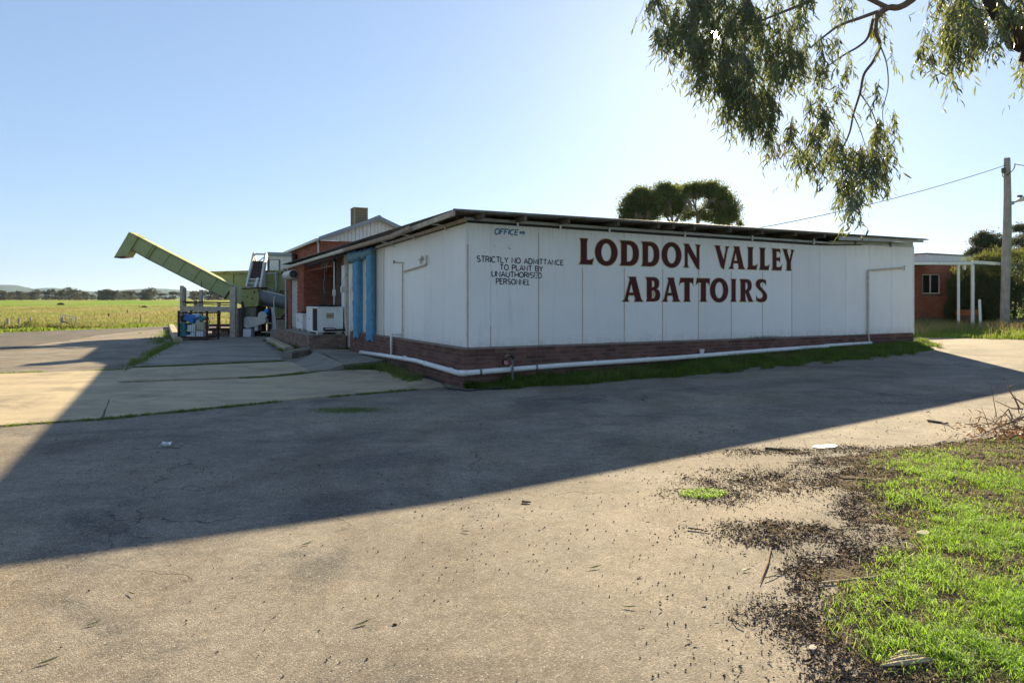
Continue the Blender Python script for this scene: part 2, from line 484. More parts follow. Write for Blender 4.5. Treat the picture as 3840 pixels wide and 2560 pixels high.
M['dry'] = leafmat('dry_grass', (0.30, 0.25, 0.13), (0.20, 0.17, 0.09), 0.4, (0.40, 0.32, 0.14), 0.8, 0.1)
M['fieldgrass'] = leafmat('paddock_grass', (0.15, 0.19, 0.045), (0.29, 0.23, 0.12), 0.35, (0.32, 0.32, 0.10), 0.8, 0.1)
M['litter'] = mk('leaf_litter', (0.11, 0.072, 0.05), (0.05, 0.034, 0.025), 9, 0.95, 0.1, rnd=0.5)
M['litterpale'] = mk('pale_litter', (0.36, 0.27, 0.18), (0.17, 0.12, 0.08), 9, 0.9, 0.15, rnd=0.5)
M['creamstone'] = mk('pale_stone', (0.52, 0.47, 0.40), (0.36, 0.31, 0.26), 30, 0.9, 0.1, bump=0.6, bs=60, bd=0.01)
M['pebble'] = mk('pebbles', (0.20, 0.17, 0.14), (0.10, 0.08, 0.065), 9, 0.9, 0.15, rnd=0.5)
M['twig'] = mk('dry_twigs', (0.30, 0.22, 0.15), (0.13, 0.09, 0.065), 9, 0.95, 0.1, rnd=0.4)
M['palewood'] = mk('split_wood', (0.50, 0.41, 0.28), (0.36, 0.28, 0.19), 9, 0.9, 0.1, bump=0.5, bs=40, bd=0.01)
M['greenleaf'] = leafmat('fallen_leaf', (0.28, 0.30, 0.14), (0.34, 0.28, 0.17), 0.3, (0.4, 0.42, 0.12))
M['copper'] = mk('brass_tap', (0.22, 0.20, 0.16), (0.15, 0.13, 0.10), 9, 0.5, 0.4, 0.6)

def office_brick():
    m, nt, b = newmat('office_brick')
    k = N(nt)
    tc = k.n('ShaderNodeTexCoord').outputs['Object']
    p = k.pos()
    br = k.n('ShaderNodeTexBrick')
    br.inputs['Scale'].default_value = 1.0
    br.inputs['Brick Width'].default_value = 0.24
    br.inputs['Row Height'].default_value = 0.086
    br.inputs['Mortar Size'].default_value = 0.006
    br.inputs['Color1'].default_value = (0.31, 0.115, 0.075, 1)
    br.inputs['Color2'].default_value = (0.25, 0.085, 0.05, 1)
    br.inputs['Mortar'].default_value = (0.24, 0.16, 0.12, 1)
    k.l(k.mapping(tc, (1, 1, 1), (math.pi / 2, 0, 0)), br.inputs['Vector'])
    col = k.mul(br.outputs['Color'], k.ramp(k.noise(p, 1.2, 5), 0.3, 0.7, 0.8, 1.15))
    k.l(col, b.inputs['Base Color'])
    b.inputs['Roughness'].default_value = 0.9
    b.inputs['Specular IOR Level'].default_value = 0.15
    k.bump(br.outputs['Fac'], b, 0.4, -0.006)
    return m
M['officeb'] = office_brick()

def glass_mat():
    m, nt, b = newmat('window_glass')
    b.inputs['Base Color'].default_value = (0.02, 0.025, 0.025, 1)
    b.inputs['Roughness'].default_value = 0.04
    b.inputs['Specular IOR Level'].default_value = 0.6
    return m
M['glass'] = glass_mat()

# ------------------------------------------------------------------ mesh helpers
class MB:
    def __init__(s):
        s.v = []; s.f = []
    def add(s, vs, fs):
        o = len(s.v)
        s.v.extend([tuple(p) for p in vs])
        s.f.extend([tuple(i + o for i in f) for f in fs])
        return s
    def box(s, x0, x1, y0, y1, z0, z1):
        return s.add([(x0, y0, z0), (x1, y0, z0), (x1, y1, z0), (x0, y1, z0),
                      (x0, y0, z1), (x1, y0, z1), (x1, y1, z1), (x0, y1, z1)],
                     [(0, 3, 2, 1), (4, 5, 6, 7), (0, 1, 5, 4), (1, 2, 6, 5), (2, 3, 7, 6), (3, 0, 4, 7)])
    def bbox(s, x0, x1, y0, y1, z0, z1, bev=0.01):
        """box with chamfered edges"""
        bm = bmesh.new()
        bmesh.ops.create_cube(bm, size=1)
        for v in bm.verts:
            v.co = Vector(((x0 + x1) / 2 + v.co.x * (x1 - x0), (y0 + y1) / 2 + v.co.y * (y1 - y0), (z0 + z1) / 2 + v.co.z * (z1 - z0)))
        bmesh.ops.bevel(bm, geom=bm.edges[:], offset=bev, segments=2, affect='EDGES', profile=0.6)
        bm.verts.ensure_lookup_table(); bm.verts.index_update()
        s.add([v.co[:] for v in bm.verts], [[v.index for v in f.verts] for f in bm.faces])
        bm.free()
        return s
    def bar(s, p, q, w, h, up=(0, 0, 1)):
        """rectangular bar from p to q"""
        p = Vector(p); q = Vector(q); d = (q - p).normalized()
        up = Vector(up)
        if abs(d.dot(up)) > 0.95:
            up = Vector((0, 1, 0)) if abs(d.y) < 0.9 else Vector((1, 0, 0))
        sx = d.cross(up).normalized(); sy = sx.cross(d).normalized()
        vs = []
        for c in (p, q):
            for i, j in ((-1, -1), (1, -1), (1, 1), (-1, 1)):
                vs.append(c + sx * (i * w / 2) + sy * (j * h / 2))
        return s.add(vs, [(3, 2, 1, 0), (4, 5, 6, 7), (0, 1, 5, 4), (1, 2, 6, 5), (2, 3, 7, 6), (3, 0, 4, 7)])
    def tube(s, pts, r, n=8, cap=True):
        pts = [Vector(p) for p in pts]
        rs = r if isinstance(r, (list, tuple)) else [r] * len(pts)
        rings = []; prev = None
        o = len(s.v)
        for i, p in enumerate(pts):
            if i == 0: d = pts[1] - p
            elif i == len(pts) - 1: d = p - pts[i - 1]
            else: d = (pts[i + 1] - p).normalized() + (p - pts[i - 1]).normalized()
            d.normalize()
            if prev is None:
                t = Vector((0, 0, 1)) if abs(d.z) < 0.9 else Vector((1, 0, 0))
                x = d.cross(t).normalized()
            else:
                x = (prev - d * prev.dot(d)).normalized()
            prev = x
            y = d.cross(x)
            for k in range(n):
                a = 2 * math.pi * k / n
                s.v.append(tuple(p + (x * math.cos(a) + y * math.sin(a)) * rs[i]))
        for i in range(len(pts) - 1):
            for k in range(n):
                a = o + i * n + k; b = o + i * n + (k + 1) % n
                s.f.append((a, b, b + n, a + n))
        if cap:
            s.f.append(tuple(o + k for k in reversed(range(n))))
            s.f.append(tuple(o + (len(pts) - 1) * n + k for k in range(n)))
        return s
    def prism(s, outline, fn, t0, t1):
        """outline of 2D points, fn(u, v, t) -> point, extruded from t0 to t1"""
        n = len(outline)
        vs = [fn(u, v, t0) for u, v in outline] + [fn(u, v, t1) for u, v in outline]
        tri = tessellate_polygon([[Vector((u, v, 0)) for u, v in outline]])
        fs = [tuple(t) for t in tri] + [tuple(i + n for i in reversed(t)) for t in tri]
        fs += [(i, (i + 1) % n, (i + 1) % n + n, i + n) for i in range(n)]
        return s.add(vs, fs)
    def grid(s, us, vs, fn):
        o = len(s.v)
        for v in vs:
            for u in us:
                s.v.append(tuple(fn(u, v)))
        w = len(us)
        for j in range(len(vs) - 1):
            for i in range(w - 1):
                s.f.append((o + j * w + i, o + j * w + i + 1, o + (j + 1) * w + i + 1, o + (j + 1) * w + i))
        return s

def link(o):
    COL.objects.link(o)
    return o

def mesh_of(name, v, f, mat, smooth=False, recalc=True):
    me = bpy.data.meshes.new(name)
    me.from_pydata(v, [], f)
    if recalc:
        bm = bmesh.new(); bm.from_mesh(me)
        bmesh.ops.recalc_face_normals(bm, faces=bm.faces[:])
        bm.to_mesh(me); bm.free()
    me.materials.append(mat)
    if smooth:
        me.polygons.foreach_set('use_smooth', [True] * len(me.polygons))
    me.update()
    return me

def npmesh(name, v, f, mat, smooth=False):
    """fast path for big meshes: v (n,3), f (m,k) arrays"""
    me = bpy.data.meshes.new(name)
    v = np.asarray(v, np.float32); f = np.asarray(f, np.int32)
    me.vertices.add(len(v)); me.vertices.foreach_set('co', v.ravel())
    k = f.shape[1]
    me.loops.add(f.size); me.loops.foreach_set('vertex_index', f.ravel())
    me.polygons.add(len(f))
    me.polygons.foreach_set('loop_start', np.arange(0, f.size, k, dtype=np.int32))
    try:
        me.polygons.foreach_set('loop_total', np.full(len(f), k, np.int32))
    except Exception:
        pass
    me.update(calc_edges=True)
    me.validate()
    me.materials.append(mat)
    if smooth:
        me.polygons.foreach_set('use_smooth', [True] * len(me.polygons))
    return me

def props(o, label=None, cat=None, group=None, kind=None):
    if label: o['label'] = label
    if cat: o['category'] = cat
    if group: o['group'] = group
    if kind: o['kind'] = kind
    return o

def thing(name, label, cat, loc=(0, 0, 0), rz=0.0, group=None):
    o = link(bpy.data.objects.new(name, None))
    o.empty_display_size = 0.2
    o.location = loc
    o.rotation_euler = (0, 0, rz)
    return props(o, label, cat, group)

def root_of(o):
    while o.parent is not None:
        o = o.parent
    return o

def part(mb, name, mat, parent, world=True, smooth=False, label=None, kind=None):
    """one mesh object under its thing (or under a part of it)"""
    v = mb.v
    if world:
        iv = root_of(parent).matrix_basis.inverted()
        v = [tuple(iv @ Vector(p)) for p in v]
    o = link(bpy.data.objects.new(name, mesh_of(name, v, mb.f, mat, smooth)))
    o.parent = parent
    return props(o, label, None, None, kind)

def single(mb, name, mat, label, cat, loc, smooth=False, group=None, kind=None):
    """a thing that is one mesh, origin at its base"""
    l = Vector(loc)
    v = [tuple(Vector(p) - l) for p in mb.v]
    o = link(bpy.data.objects.new(name, mesh_of(name, v, mb.f, mat, smooth)))
    o.location = l
    return props(o, label, cat, group, kind)

def struct(mb, name, mat, smooth=False):
    o = link(bpy.data.objects.new(name, mesh_of(name, mb.v, mb.f, mat, smooth)))
    return props(o, kind='structure')

def stuff(name, v, f, mat, label, cat):
    o = link(bpy.data.objects.new(name, npmesh(name, v, f, mat)))
    return props(o, label, cat, kind='stuff')

# blades: n curved strips of 2 quads each
def blades(px, py, pz, h, w, lean, seed=0):
    r = np.random.default_rng(seed)
    n = len(px)
    az = r.uniform(0, 2 * np.pi, n); fa = r.uniform(0, 2 * np.pi, n)
    ln = lean * r.uniform(0.2, 1.0, n) * h
    wx, wy = np.cos(fa) * w / 2, np.sin(fa) * w / 2
    lx, ly = np.cos(az) * ln, np.sin(az) * ln
    V = np.zeros((n, 5, 3))
    V[:, 0] = np.stack([px - wx, py - wy, pz], 1)
    V[:, 1] = np.stack([px + wx, py + wy, pz], 1)
    V[:, 2] = np.stack([px + wx * .8 + lx * .35, py + wy * .8 + ly * .35, pz + h * .6], 1)
    V[:, 3] = np.stack([px - wx * .8 + lx * .35, py - wy * .8 + ly * .35, pz + h * .6], 1)
    V[:, 4] = np.stack([px + lx, py + ly, pz + h * (1 - 0.25 * lean)], 1)
    b = (np.arange(n) * 5)[:, None]
    F = np.concatenate([b + np.array([0, 1, 2]), b + np.array([0, 2, 3]), b + np.array([3, 2, 4])], 0)
    return V.reshape(-1, 3), F

def leafcloud(c, d, ln, w, seed=0, bend=0.15):
    """flat leaves: c (n,3) base points, d (n,3) unit directions, length, width (arrays)"""
    r = np.random.default_rng(seed)
    n = len(c)
    q = r.normal(size=(n, 3))
    s = np.cross(d, q); s /= np.linalg.norm(s, axis=1)[:, None] + 1e-9
    t = np.cross(s, d)
    ln = np.asarray(ln)[:, None]; w = np.asarray(w)[:, None]
    V = np.zeros((n, 6, 3))
    V[:, 0] = c
    m1 = c + d * ln * .35 + t * ln * bend * .5
    m2 = c + d * ln * .7 + t * ln * bend * .5
    V[:, 1] = m1 + s * w * .5; V[:, 2] = m1 - s * w * .5
    V[:, 3] = m2 + s * w * .36; V[:, 4] = m2 - s * w * .36
    V[:, 5] = c + d * ln
    b = (np.arange(n) * 6)[:, None]
    F = np.concatenate([b + np.array([0, 1, 2]), b + np.array([1, 3, 2]), b + np.array([3, 4, 2]), b + np.array([3, 5, 4])], 0)
    return V.reshape(-1, 3), F

def tufts_along(poly, n, spread, hmin, hmax, w, seed, nb=7, zf=gz):
    """little clumps of grass scattered along a ground line"""
    r = np.random.default_rng(seed)
    pts = np.array([(p[0], p[1]) for p in poly])
    seg = np.linalg.norm(np.diff(pts, axis=0), axis=1)
    cum = np.concatenate([[0], np.cumsum(seg)])
    t = r.uniform(0, cum[-1], n)
    t = t[vn(t * 1.3, t * 0, seed) > 0.30]
    n = len(t)
    cx = np.interp(t, cum, pts[:, 0]) + r.normal(0, spread, n)
    cy = np.interp(t, cum, pts[:, 1]) + r.normal(0, spread, n)
    px = np.repeat(cx, nb) + r.normal(0, .02, n * nb)
    py = np.repeat(cy, nb) + r.normal(0, .02, n * nb)
    h = np.repeat(r.uniform(hmin, hmax, n), nb) * r.uniform(.5, 1.1, n * nb)
    return blades(px, py, zf(px, py) - .005, h, w, 0.9, seed + 1)

def cat(lst):
    V, F, o = [], [], 0
    for v, f in lst:
        V.append(v); F.append(f + o); o += len(v)
    return np.concatenate(V), np.concatenate(F)

# ================================================================== GROUND
def geo_axis(lo, hi, near, step, grow=1.18):
    a = list(np.arange(-near, near + 1e-6, step))
    x, s = near, step
    while x < hi:
        s *= grow; x += s; a.append(min(x, hi))
    x, s = -near, step
    while x > lo:
        s *= grow; x -= s; a.insert(0, max(x, lo))
    return a
gx = geo_axis(-4000, 4000, 40, 2.0)
gy = [v + 30 for v in geo_axis(-400, 5200, 40, 2.0)]
mb = MB()
def terr(x, y):
    z = gzf(x, y)
    if y < 52 and -45 < x < 34:
        z -= 0.07
    elif y > 55:
        z += 0.25 * float(fbm(x / 9, y / 9, 3)) - 0.12
    return (x, y, z)
mb.grid(gx, gy, terr)
struct(mb, 'ground', M['field'])

XLY = np.array([-10, 30, 33, 35.2, 39, 43, 49, 53]); XLX = np.array([-60, -42, -31, -29.5, -28.3, -26.2, -25.2, -24.2])
XRY = np.array([-10, 10, 16, 20.9, 23.4, 26, 53]); XRX = np.array([26, 24, 19.5, 16.0, 14.2, 12.5, 6])
mb = MB()
us = [i / 300 for i in range(301)]
vs_ = [v for v in np.linspace(-10, 53, 140)]
def yard(u, y):
    a = np.interp(y, XLY, XLX); b = np.interp(y, XRY, XRX)
    x = a + (b - a) * u
    return (x, y, gzf(x, y))
mb.grid(us, vs_, yard)
struct(mb, 'asphalt_yard', M['asphalt'])

# dark gravel road along the paddock
mb = MB()
RY = np.linspace(12, 53, 40)
inn = np.interp(RY, [12, 23, 36.6, 44, 53], [-9.5, -17.9, -22.0, -22.6, -22.4])
inn = inn + (fbm(RY * .8, RY * 0, 5) - .5) * .8
out = np.interp(RY, XLY, XLX)
vv = []
for y, a, b in zip(RY, inn, out):
    b = min(b, a - 0.6)
    vv += [(a, y, gzf(a, y) + 0.006), (b, y, gzf(b, y) + 0.006)]
# only the stretch left of the concrete
ff = [(2 * i, 2 * i + 1, 2 * i + 3, 2 * i + 2) for i in range(len(RY) - 1) if RY[i] > 20]
mb.add(vv, ff)
struct(mb, 'gravel_road', M['gravel'])

# concrete slabs beside the building (parts of one pavement)
pav = thing('concrete_pavement', None, None, (-6, 14, 0))
props(pav, kind='structure')
def gpts(lst):
    return [G(x, y)[:2] for x, y in lst]
def wob(pts, amp=0.03, step=0.35, seed=1):
    """roughen a polygon's edges"""
    out = []
    n = len(pts)
    for i in range(n):
        p = np.array(pts[i]); q = np.array(pts[(i + 1) % n])
        d = np.linalg.norm(q - p); m = max(1, int(d / step))
        nrm = np.array([-(q - p)[1], (q - p)[0]]) / (d + 1e-9)
        for j in range(m):
            t = j / m
            o = (float(fbm((p[0] + (q - p)[0] * t) * 1.7, (p[1] + (q - p)[1] * t) * 1.7, seed)) - .47) * 2 * amp * (0 if j == 0 else 1)
            out.append(tuple(p + (q - p) * t + nrm * o))
    return out
def slab(pts, z0, z1, mat, seed=1, name='slab', tilt=None):
    mb = MB()
    f = tilt or (lambda u, v: 0.0)
    mb.prism(wob(pts, seed=seed), lambda u, v, t: (u, v, t + (f(u, v) if t == z1 else 0)), z0, z1)
    return part(mb, name, mat, pav)
jf = G(380, 1572); jb = G(472, 1388)
slab([G(0, 1598)[:2], (jf.x - .02, jf.y), (jb.x - .02, jb.y), G(0, 1403)[:2], (-19, 13.2), (-13.5, 4.8)], -0.1, 0.018, M['concrete'], 1)
slab(gpts([(392, 1570), (700, 1541), (1000, 1510), (1300, 1482), (1560, 1461), (1700, 1450), (1560, 1415), (1430, 1392), (1330, 1387), (1250, 1390), (1108, 1409), (981, 1420), (740, 1429), (430, 1440), (418, 1452)]), -0.1, 0.022, M['concrete'], 2)
slab(gpts([(434, 1434), (740, 1424), (981, 1415), (1100, 1403), (1160, 1391), (1105, 1362), (1069, 1359), (638, 1379), (500, 1384), (478, 1390)]), -0.1, 0.034, M['concrete'], 3)
slab(gpts([(505, 1379), (638, 1374), (1060, 1354), (1050, 1340), (1000, 1296), (985, 1284), (800, 1287), (665, 1291), (640, 1302)]), -0.1, 0.045, M['concrete2'], 4)
slab(gpts([(667, 1288), (800, 1284.5), (985, 1281), (1005, 1268), (1015, 1244), (700, 1244), (650, 1240)]), -0.1, 0.05, M['concrete2'], 5)
# raised pad beside the plinth and the spoon-shaped ramp beside it
slab(gpts([(1292, 1390), (1440, 1373), (1437, 1338), (1380, 1330), (1160, 1326), (1165, 1330), (1210, 1336)]), -0.1, 0.16, M['concrete2'], 6, 'raised_slab')
mb = MB()
r0 = [G(1078, 1372), G(1140, 1400)]
r1 = [G(1180, 1338), G(1290, 1391)]
def rampf(u, v):
    a = r0[0].lerp(r0[1], v); b = r1[0].lerp(r1[1], v)
    p = a.lerp(b, u)
    return (p.x, p.y, 0.03 + 0.15 * u ** 2.2)
def ramps(u, v):
    x, y, z = rampf(min(1, max(0, u)), min(1, max(0, v)))
    return (x, y, z if 0 <= u <= 1 and 0 <= v <= 1 else -.1)
mb.grid([-.01] + [i / 10 for i in range(11)] + [1.01], [-.01] + [i / 6 for i in range(7)] + [1.01], ramps)
part(mb, 'ramp', M['concrete2'], pav)
# kerb on the right of the slab, kerb upstand on the left near the cage
mb = MB()
def kerb(pts, w, h, r=0.05):
    m = MB()
    n = len(pts)
    sec = [(-w / 2, -0.1), (-w / 2, h - r), (-w / 2 + r, h), (w / 2 - r, h), (w / 2, h - r), (w / 2, -0.1)]
    P3 = [Vector((p[0], p[1], 0)) for p in pts]
    for i, p in enumerate(P3):
        d = (P3[min(i + 1, n - 1)] - P3[max(i - 1, 0)]).normalized()
        s = Vector((-d.y, d.x, 0))
        for a, z in sec:
            m.v.append(tuple(p + s * a + Vector((0, 0, gzf(p.x, p.y) + z))))
    k = len(sec)
    for i in range(n - 1):
        for j in range(k - 1):
            m.f.append((i * k + j, i * k + j + 1, (i + 1) * k + j + 1, (i + 1) * k + j))
    m.f.append(tuple(range(k))); m.f.append(tuple((n - 1) * k + j for j in reversed(range(k))))
    return m
ko = part(kerb(gpts([(1010, 1278), (1035, 1291), (1065, 1307), (1085, 1318)]), 0.32, 0.17), 'kerb', M['concrete'], pav)
part(kerb(gpts([(1075, 1345), (1110, 1336), (1160, 1327)]), 0.30, 0.22), 'kerb', M['concrete2'], pav)
part(kerb(gpts([(641, 1226), (650, 1250), (662, 1272), (668, 1286)]), 0.34, 0.20), 'kerb', M['concrete'], pav)

# hills
def hill(name, Y, pts, seed):
    m = MB()
    xs = np.linspace(pts[0][0], pts[-1][0], 120)
    hh = np.interp(xs, [p[0] for p in pts], [p[1] for p in pts])
    hh = hh + (fbm(xs / 18, xs * 0, seed) - .5) * 3.0
    def f(i, v):
        X = (xs[i] - 1920) / FPX * Y
        z = CAMZ + (HOR - hh[i]) / FPX * Y
        prof = math.sin(v * math.pi / 2)
        return (X, Y - 500 * (1 - v), max(-5, z * prof))
    m.grid(list(range(120)), [k / 8 for k in range(9)], f)
    m2 = len(m.v)
    return struct(m, name, M['hill'], True)
hill('hills', 3800, [(-500, 1110), (-250, 1062), (0, 1067), (60, 1069), (90, 1075), (130, 1084), (160, 1084), (200, 1079), (240, 1083), (330, 1092), (420, 1094), (520, 1085), (620, 1082), (760, 1096), (900, 1110)], 4)

# ================================================================== WHITE ABATTOIR BUILDING
bld = thing('abattoir_building', 'long white panelled abattoir building with maroon lettering on a brown brick plinth', 'building', (OX, OY, 0), TH)
PT, PB = 3.335, 0.80                    # panel top and bottom
FL = front(3424, 1200)[0]               # front wall length

def lpart(mb, name, mat, parent=None, **k):
    return part(mb, name, mat, parent or bld, world=False, **k)

mb = MB().box(0.02, FL - .02, 0.03, 20.0, 0.1, 3.30)
# keep the core shallow where the alcove is
mb = MB().box(0.03, FL - .03, 0.03, 8.9, 0.1, 3.30)
mb.box(0.20, FL - .03, 8.9, 11.5, 0.1, 3.30)
mb.box(2.5, FL - .03, 11.5, 20.0, 0.1, 3.30)
lpart(mb, 'wall_core', M['joint'])

seams = [1749, 1840, 2020, 2184.5, 2341, 2485, 2619, 2742.6, 2860, 2969.5, 3073.8, 3170, 3261, 3344, 3424]
fa = [front(x, 1200)[0] for x in seams]
fa[0] = 0.0
def sag(a):
    """top edge of the front panels"""
    return float(np.interp(a, [0, 5, 10.3, 11.0, 12.5, FL], [3.345, 3.31, 3.285, 3.33, 3.375, 3.42]))
def seamgap(i):
    return 0.014 if i < 10 else 0.005
for i in range(len(fa) - 1):
    a0 = fa[i] + (0.0 if i == 0 else seamgap(i)); a1 = fa[i + 1] - seamgap(i + 1)
    m = MB()
    m.prism([(a0, PB), (a1, PB), (a1, sag(a1)), (a0, sag(a0))], lambda u, v, t: (u, t, v), 0.0, 0.026)
    lpart(m, 'wall_panel', M['panel'])
for i in range(1, len(fa) - 1):          # cover strips in the joints
    a = fa[i]; g = seamgap(i)
    zt = sag(a) - .01
    if i <= 9:
        zs = 2.5 if 3 <= i <= 9 else (1.25 if i == 1 else 3.2)
        lpart(MB().box(a - g + .001, a + g - .001, 0.004, 0.024, PB, zs), 'joint_strip', M['joint'])
        lpart(MB().box(a - g + .001, a + g - .001, 0.004, 0.024, zs, zt), 'joint_strip', M['white'])
    else:
        lpart(MB().box(a - g + .0005, a + g - .0005, 0.012, 0.024, PB, zt), 'joint_strip', M['grey'])
# left side panels
sx = [1749, 1665, 1592.5, 1528.7, 1474.5, 1441]
sb = [0.0] + [side(x, 1200)[0] for x in sx[1:]]
for i in range(5):
    b0 = sb[i] + (0 if i == 0 else 0.006); b1 = sb[i + 1] - 0.006
    m = MB().box(0.0, 0.026, b0, b1, PB, 3.335 - .012 * i)
    lpart(m, 'wall_panel', M['panel'])
    if i:
        lpart(MB().box(0.006, 0.024, sb[i] - .005, sb[i] + .005, PB, 3.30), 'joint_strip', M['white'] if i < 4 else M['grey'])
lpart(MB().box(-0.03, 0.02, sb[5], sb[5] + .07, PB, 3.27), 'door_jamb', M['cream'])
lpart(MB().box(-0.015, 0.02, sb[5] + .075, side(1405, 1200)[0] + .2, PB, 3.25), 'wall_panel', M['cream'])
lpart(MB().box(0.0, 0.026, 6.6, 8.9, PB, 3.2), 'door', M['cream'])
lpart(MB().box(0.16, 0.196, 8.92, 10.1, 0.62, 3.02), 'wall_panel', M['panel'])
lpart(MB().box(0.16, 0.196, 10.115, 11.48, 0.62, 3.02), 'wall_panel', M['panel'])
# corner angle: pale strip with brown stain on its front leaf
lpart(MB().box(-0.006, 0.045, -0.006, -0.002, PB - .01, 3.35).box(-0.006, -0.002, -0.002, 0.05, PB - .01, 3.35), 'corner_angle', M['white'])
lpart(MB().box(0.012, 0.043, -0.010, -0.0065, PB, 2.9), 'corner_sealant', M['joint'])
lpart(MB().box(FL - .012, FL + .05, -0.008, 0.05, 0.75, 3.42), 'corner_angle', M['white'])
lpart(MB().box(FL - .02, FL + .03, 0.05, 15.0, 0.4, 3.42), 'end_wall', M['panel'])
# sill ledge (mortar) over the plinth
lpart(MB().prism([(-.10, .775), (0.02, .775), (0.02, .815), (-.10, .779)], lambda u, v, t: (t, u, v), -0.10, 11.0)
      .prism([(-.10, .776), (0.02, .776), (0.02, .816), (-.10, .780)], lambda u, v, t: (u, t, v), -0.098, 9.2), 'mortar_ledge', M['mortar'])

# ---- brick courses
BL, BH, GAP = 0.230, 0.076, 0.010
def brick_mesh(name, mat, depth=0.1):
    m = MB().bbox(-BL / 2, BL / 2, 0, depth, 0, BH, 0.004)
    return mesh_of(name, m.v, m.f, mat)
def brick_run(L, z_rows, off0=0.0, keep=None):
    """bricks of a straight wall: list of (s, z, length)"""
    out = []
    for r, z in enumerate(z_rows):
        s = -((r % 2) * 0.12) + off0
        while s < L - 0.02:
            a = max(s, 0); b = min(s + BL, L)
            if b - a > 0.03 and (keep is None or keep((a + b) / 2, z)):
                out.append(((a + b) / 2, z, b - a))
            s += BL + GAP
    return out
def lay(parent, runs, mat, cap=300, restname='brickwork'):
    """runs: (list, origin(a,b), direction, face-normal) in the parent's frame; nearest bricks as parts, the rest joined"""
    me = brick_mesh('brick', mat)
    allb = []
    mw = parent.matrix_basis
    for lst, o, d, inward in runs:
        ang = math.atan2(d[1], d[0])
        # brick's local +Y (its depth) must point inward
        flip = (-math.sin(ang)) * inward[0] + math.cos(ang) * inward[1] < 0
        for s, z, l in lst:
            p = Vector((o[0] + d[0] * s, o[1] + d[1] * s, z))
            allb.append(((mw @ p - camo.location).length, p, ang + (math.pi if flip else 0), l / BL))
    allb.sort(key=lambda t: t[0])
    for dist, p, ang, sc in allb[:cap]:
        o = link(bpy.data.objects.new('brick', me))
        o.parent = parent
        j = random.uniform(-.0025, .0025)
        o.location = p + Vector((0, 0, random.uniform(-.0015, .0015)))
        o.location += Matrix.Rotation(ang, 3, 'Z') @ Vector((0, j, 0))
        o.rotation_euler = (0, 0, ang)
        o.scale = (sc, 1, 1)
    rest = allb[cap:]
    if rest:
        m = MB()
        for dist, p, ang, sc in rest:
            R = Matrix.Rotation(ang, 3, 'Z')
            h = BL * sc / 2
            j = random.uniform(-.0025, .0025)
            m.add([p + R @ Vector(c) for c in [(-h, j, 0), (h, j, 0), (h, .1, 0), (-h, .1, 0), (-h, j, BH), (h, j, BH), (h, .1, BH), (-h, .1, BH)]],
                  [(0, 3, 2, 1), (4, 5, 6, 7), (0, 1, 5, 4), (1, 2, 6, 5), (2, 3, 7, 6), (3, 0, 4, 7)])
        o = part(m, restname, mat, parent, world=False, kind='stuff')

rows = [0.776 - BH - k * (BH + GAP) for k in range(9)]
def above(fn):
    return fn
def keepf(s, z):
    w = L2W(s - .1, -.1, 0)
    return z + BH > gzf(w.x, w.y) - 0.03
def keepf2(s, z):
    w = L2W(s + 11.0, 0, 0)
    return z + BH > gzf(w.x, w.y) - 0.03
runs = [(brick_run(11.1, rows, keep=keepf), (-.1, -.1), (1, 0), (0, 1)),
        (brick_run(FL - 11.0, rows, keep=keepf2), (11.0, -.015), (1, 0), (0, 1)),
        (brick_run(9.15, rows, off0=-.115), (-.1, -.0), (0, 1), (1, 0))]
lay(bld, runs, M['brownb'])
lpart(MB().box(-.092, 10.995, -.092, 0.02, -.2, .775).box(-.092, 0.02, 0.02, 9.19, -.2, .775).box(11.0, FL - .01, -.008, 0.02, -.2, .79), 'mortar_bed', M['mortar'])

# ---- roof
def roofz(a):
    return 3.52 + 0.006 * a
def corr(b):
    return 0.012 * math.cos(2 * math.pi * b / 0.076)
RB0, RB1 = -0.42, 20.9
nb = int((RB1 - RB0) / 0.076 * 5)
bs_ = [RB0 + (RB1 - RB0) * i / nb for i in range(nb + 1)]
cuts = [-0.45, 2.2, 5.4, 8.6, 11.0, FL + .04]
for i in range(len(cuts) - 1):
    a0, a1 = cuts[i], cuts[i + 1] + (0.12 if i < len(cuts) - 2 else 0)
    m = MB().grid([a0, (a0 + a1) / 2, a1], bs_, lambda a, b: (a, b, roofz(a) + corr(b) + 0.003 * (cuts.index(cuts[i]) % 2) + (0.0 if a < 11 else .01)))
    lpart(m, 'roof_sheet', M['oldroof'], smooth=True)
# rolled verge edge
m = MB()
m.tube([(-.45, -.40, 3.515), (5, -.40, 3.555), (11.0, -.40, 3.585)], 0.028, 8)
lpart(m, 'verge_roll', M['oldroof'], smooth=True)
m = MB().prism([(11.0, 3.545), (FL + .03, 3.585), (FL + .03, 3.52), (11.0, 3.43)], lambda u, v, t: (u, t, v), -.30, -.27)
lpart(m, 'barge_flashing', M['galv'])
lpart(MB().box(FL - 1.5, FL + .07, -.43, -.31, 3.585, 3.605), 'roof_flap', M['oldroof'])
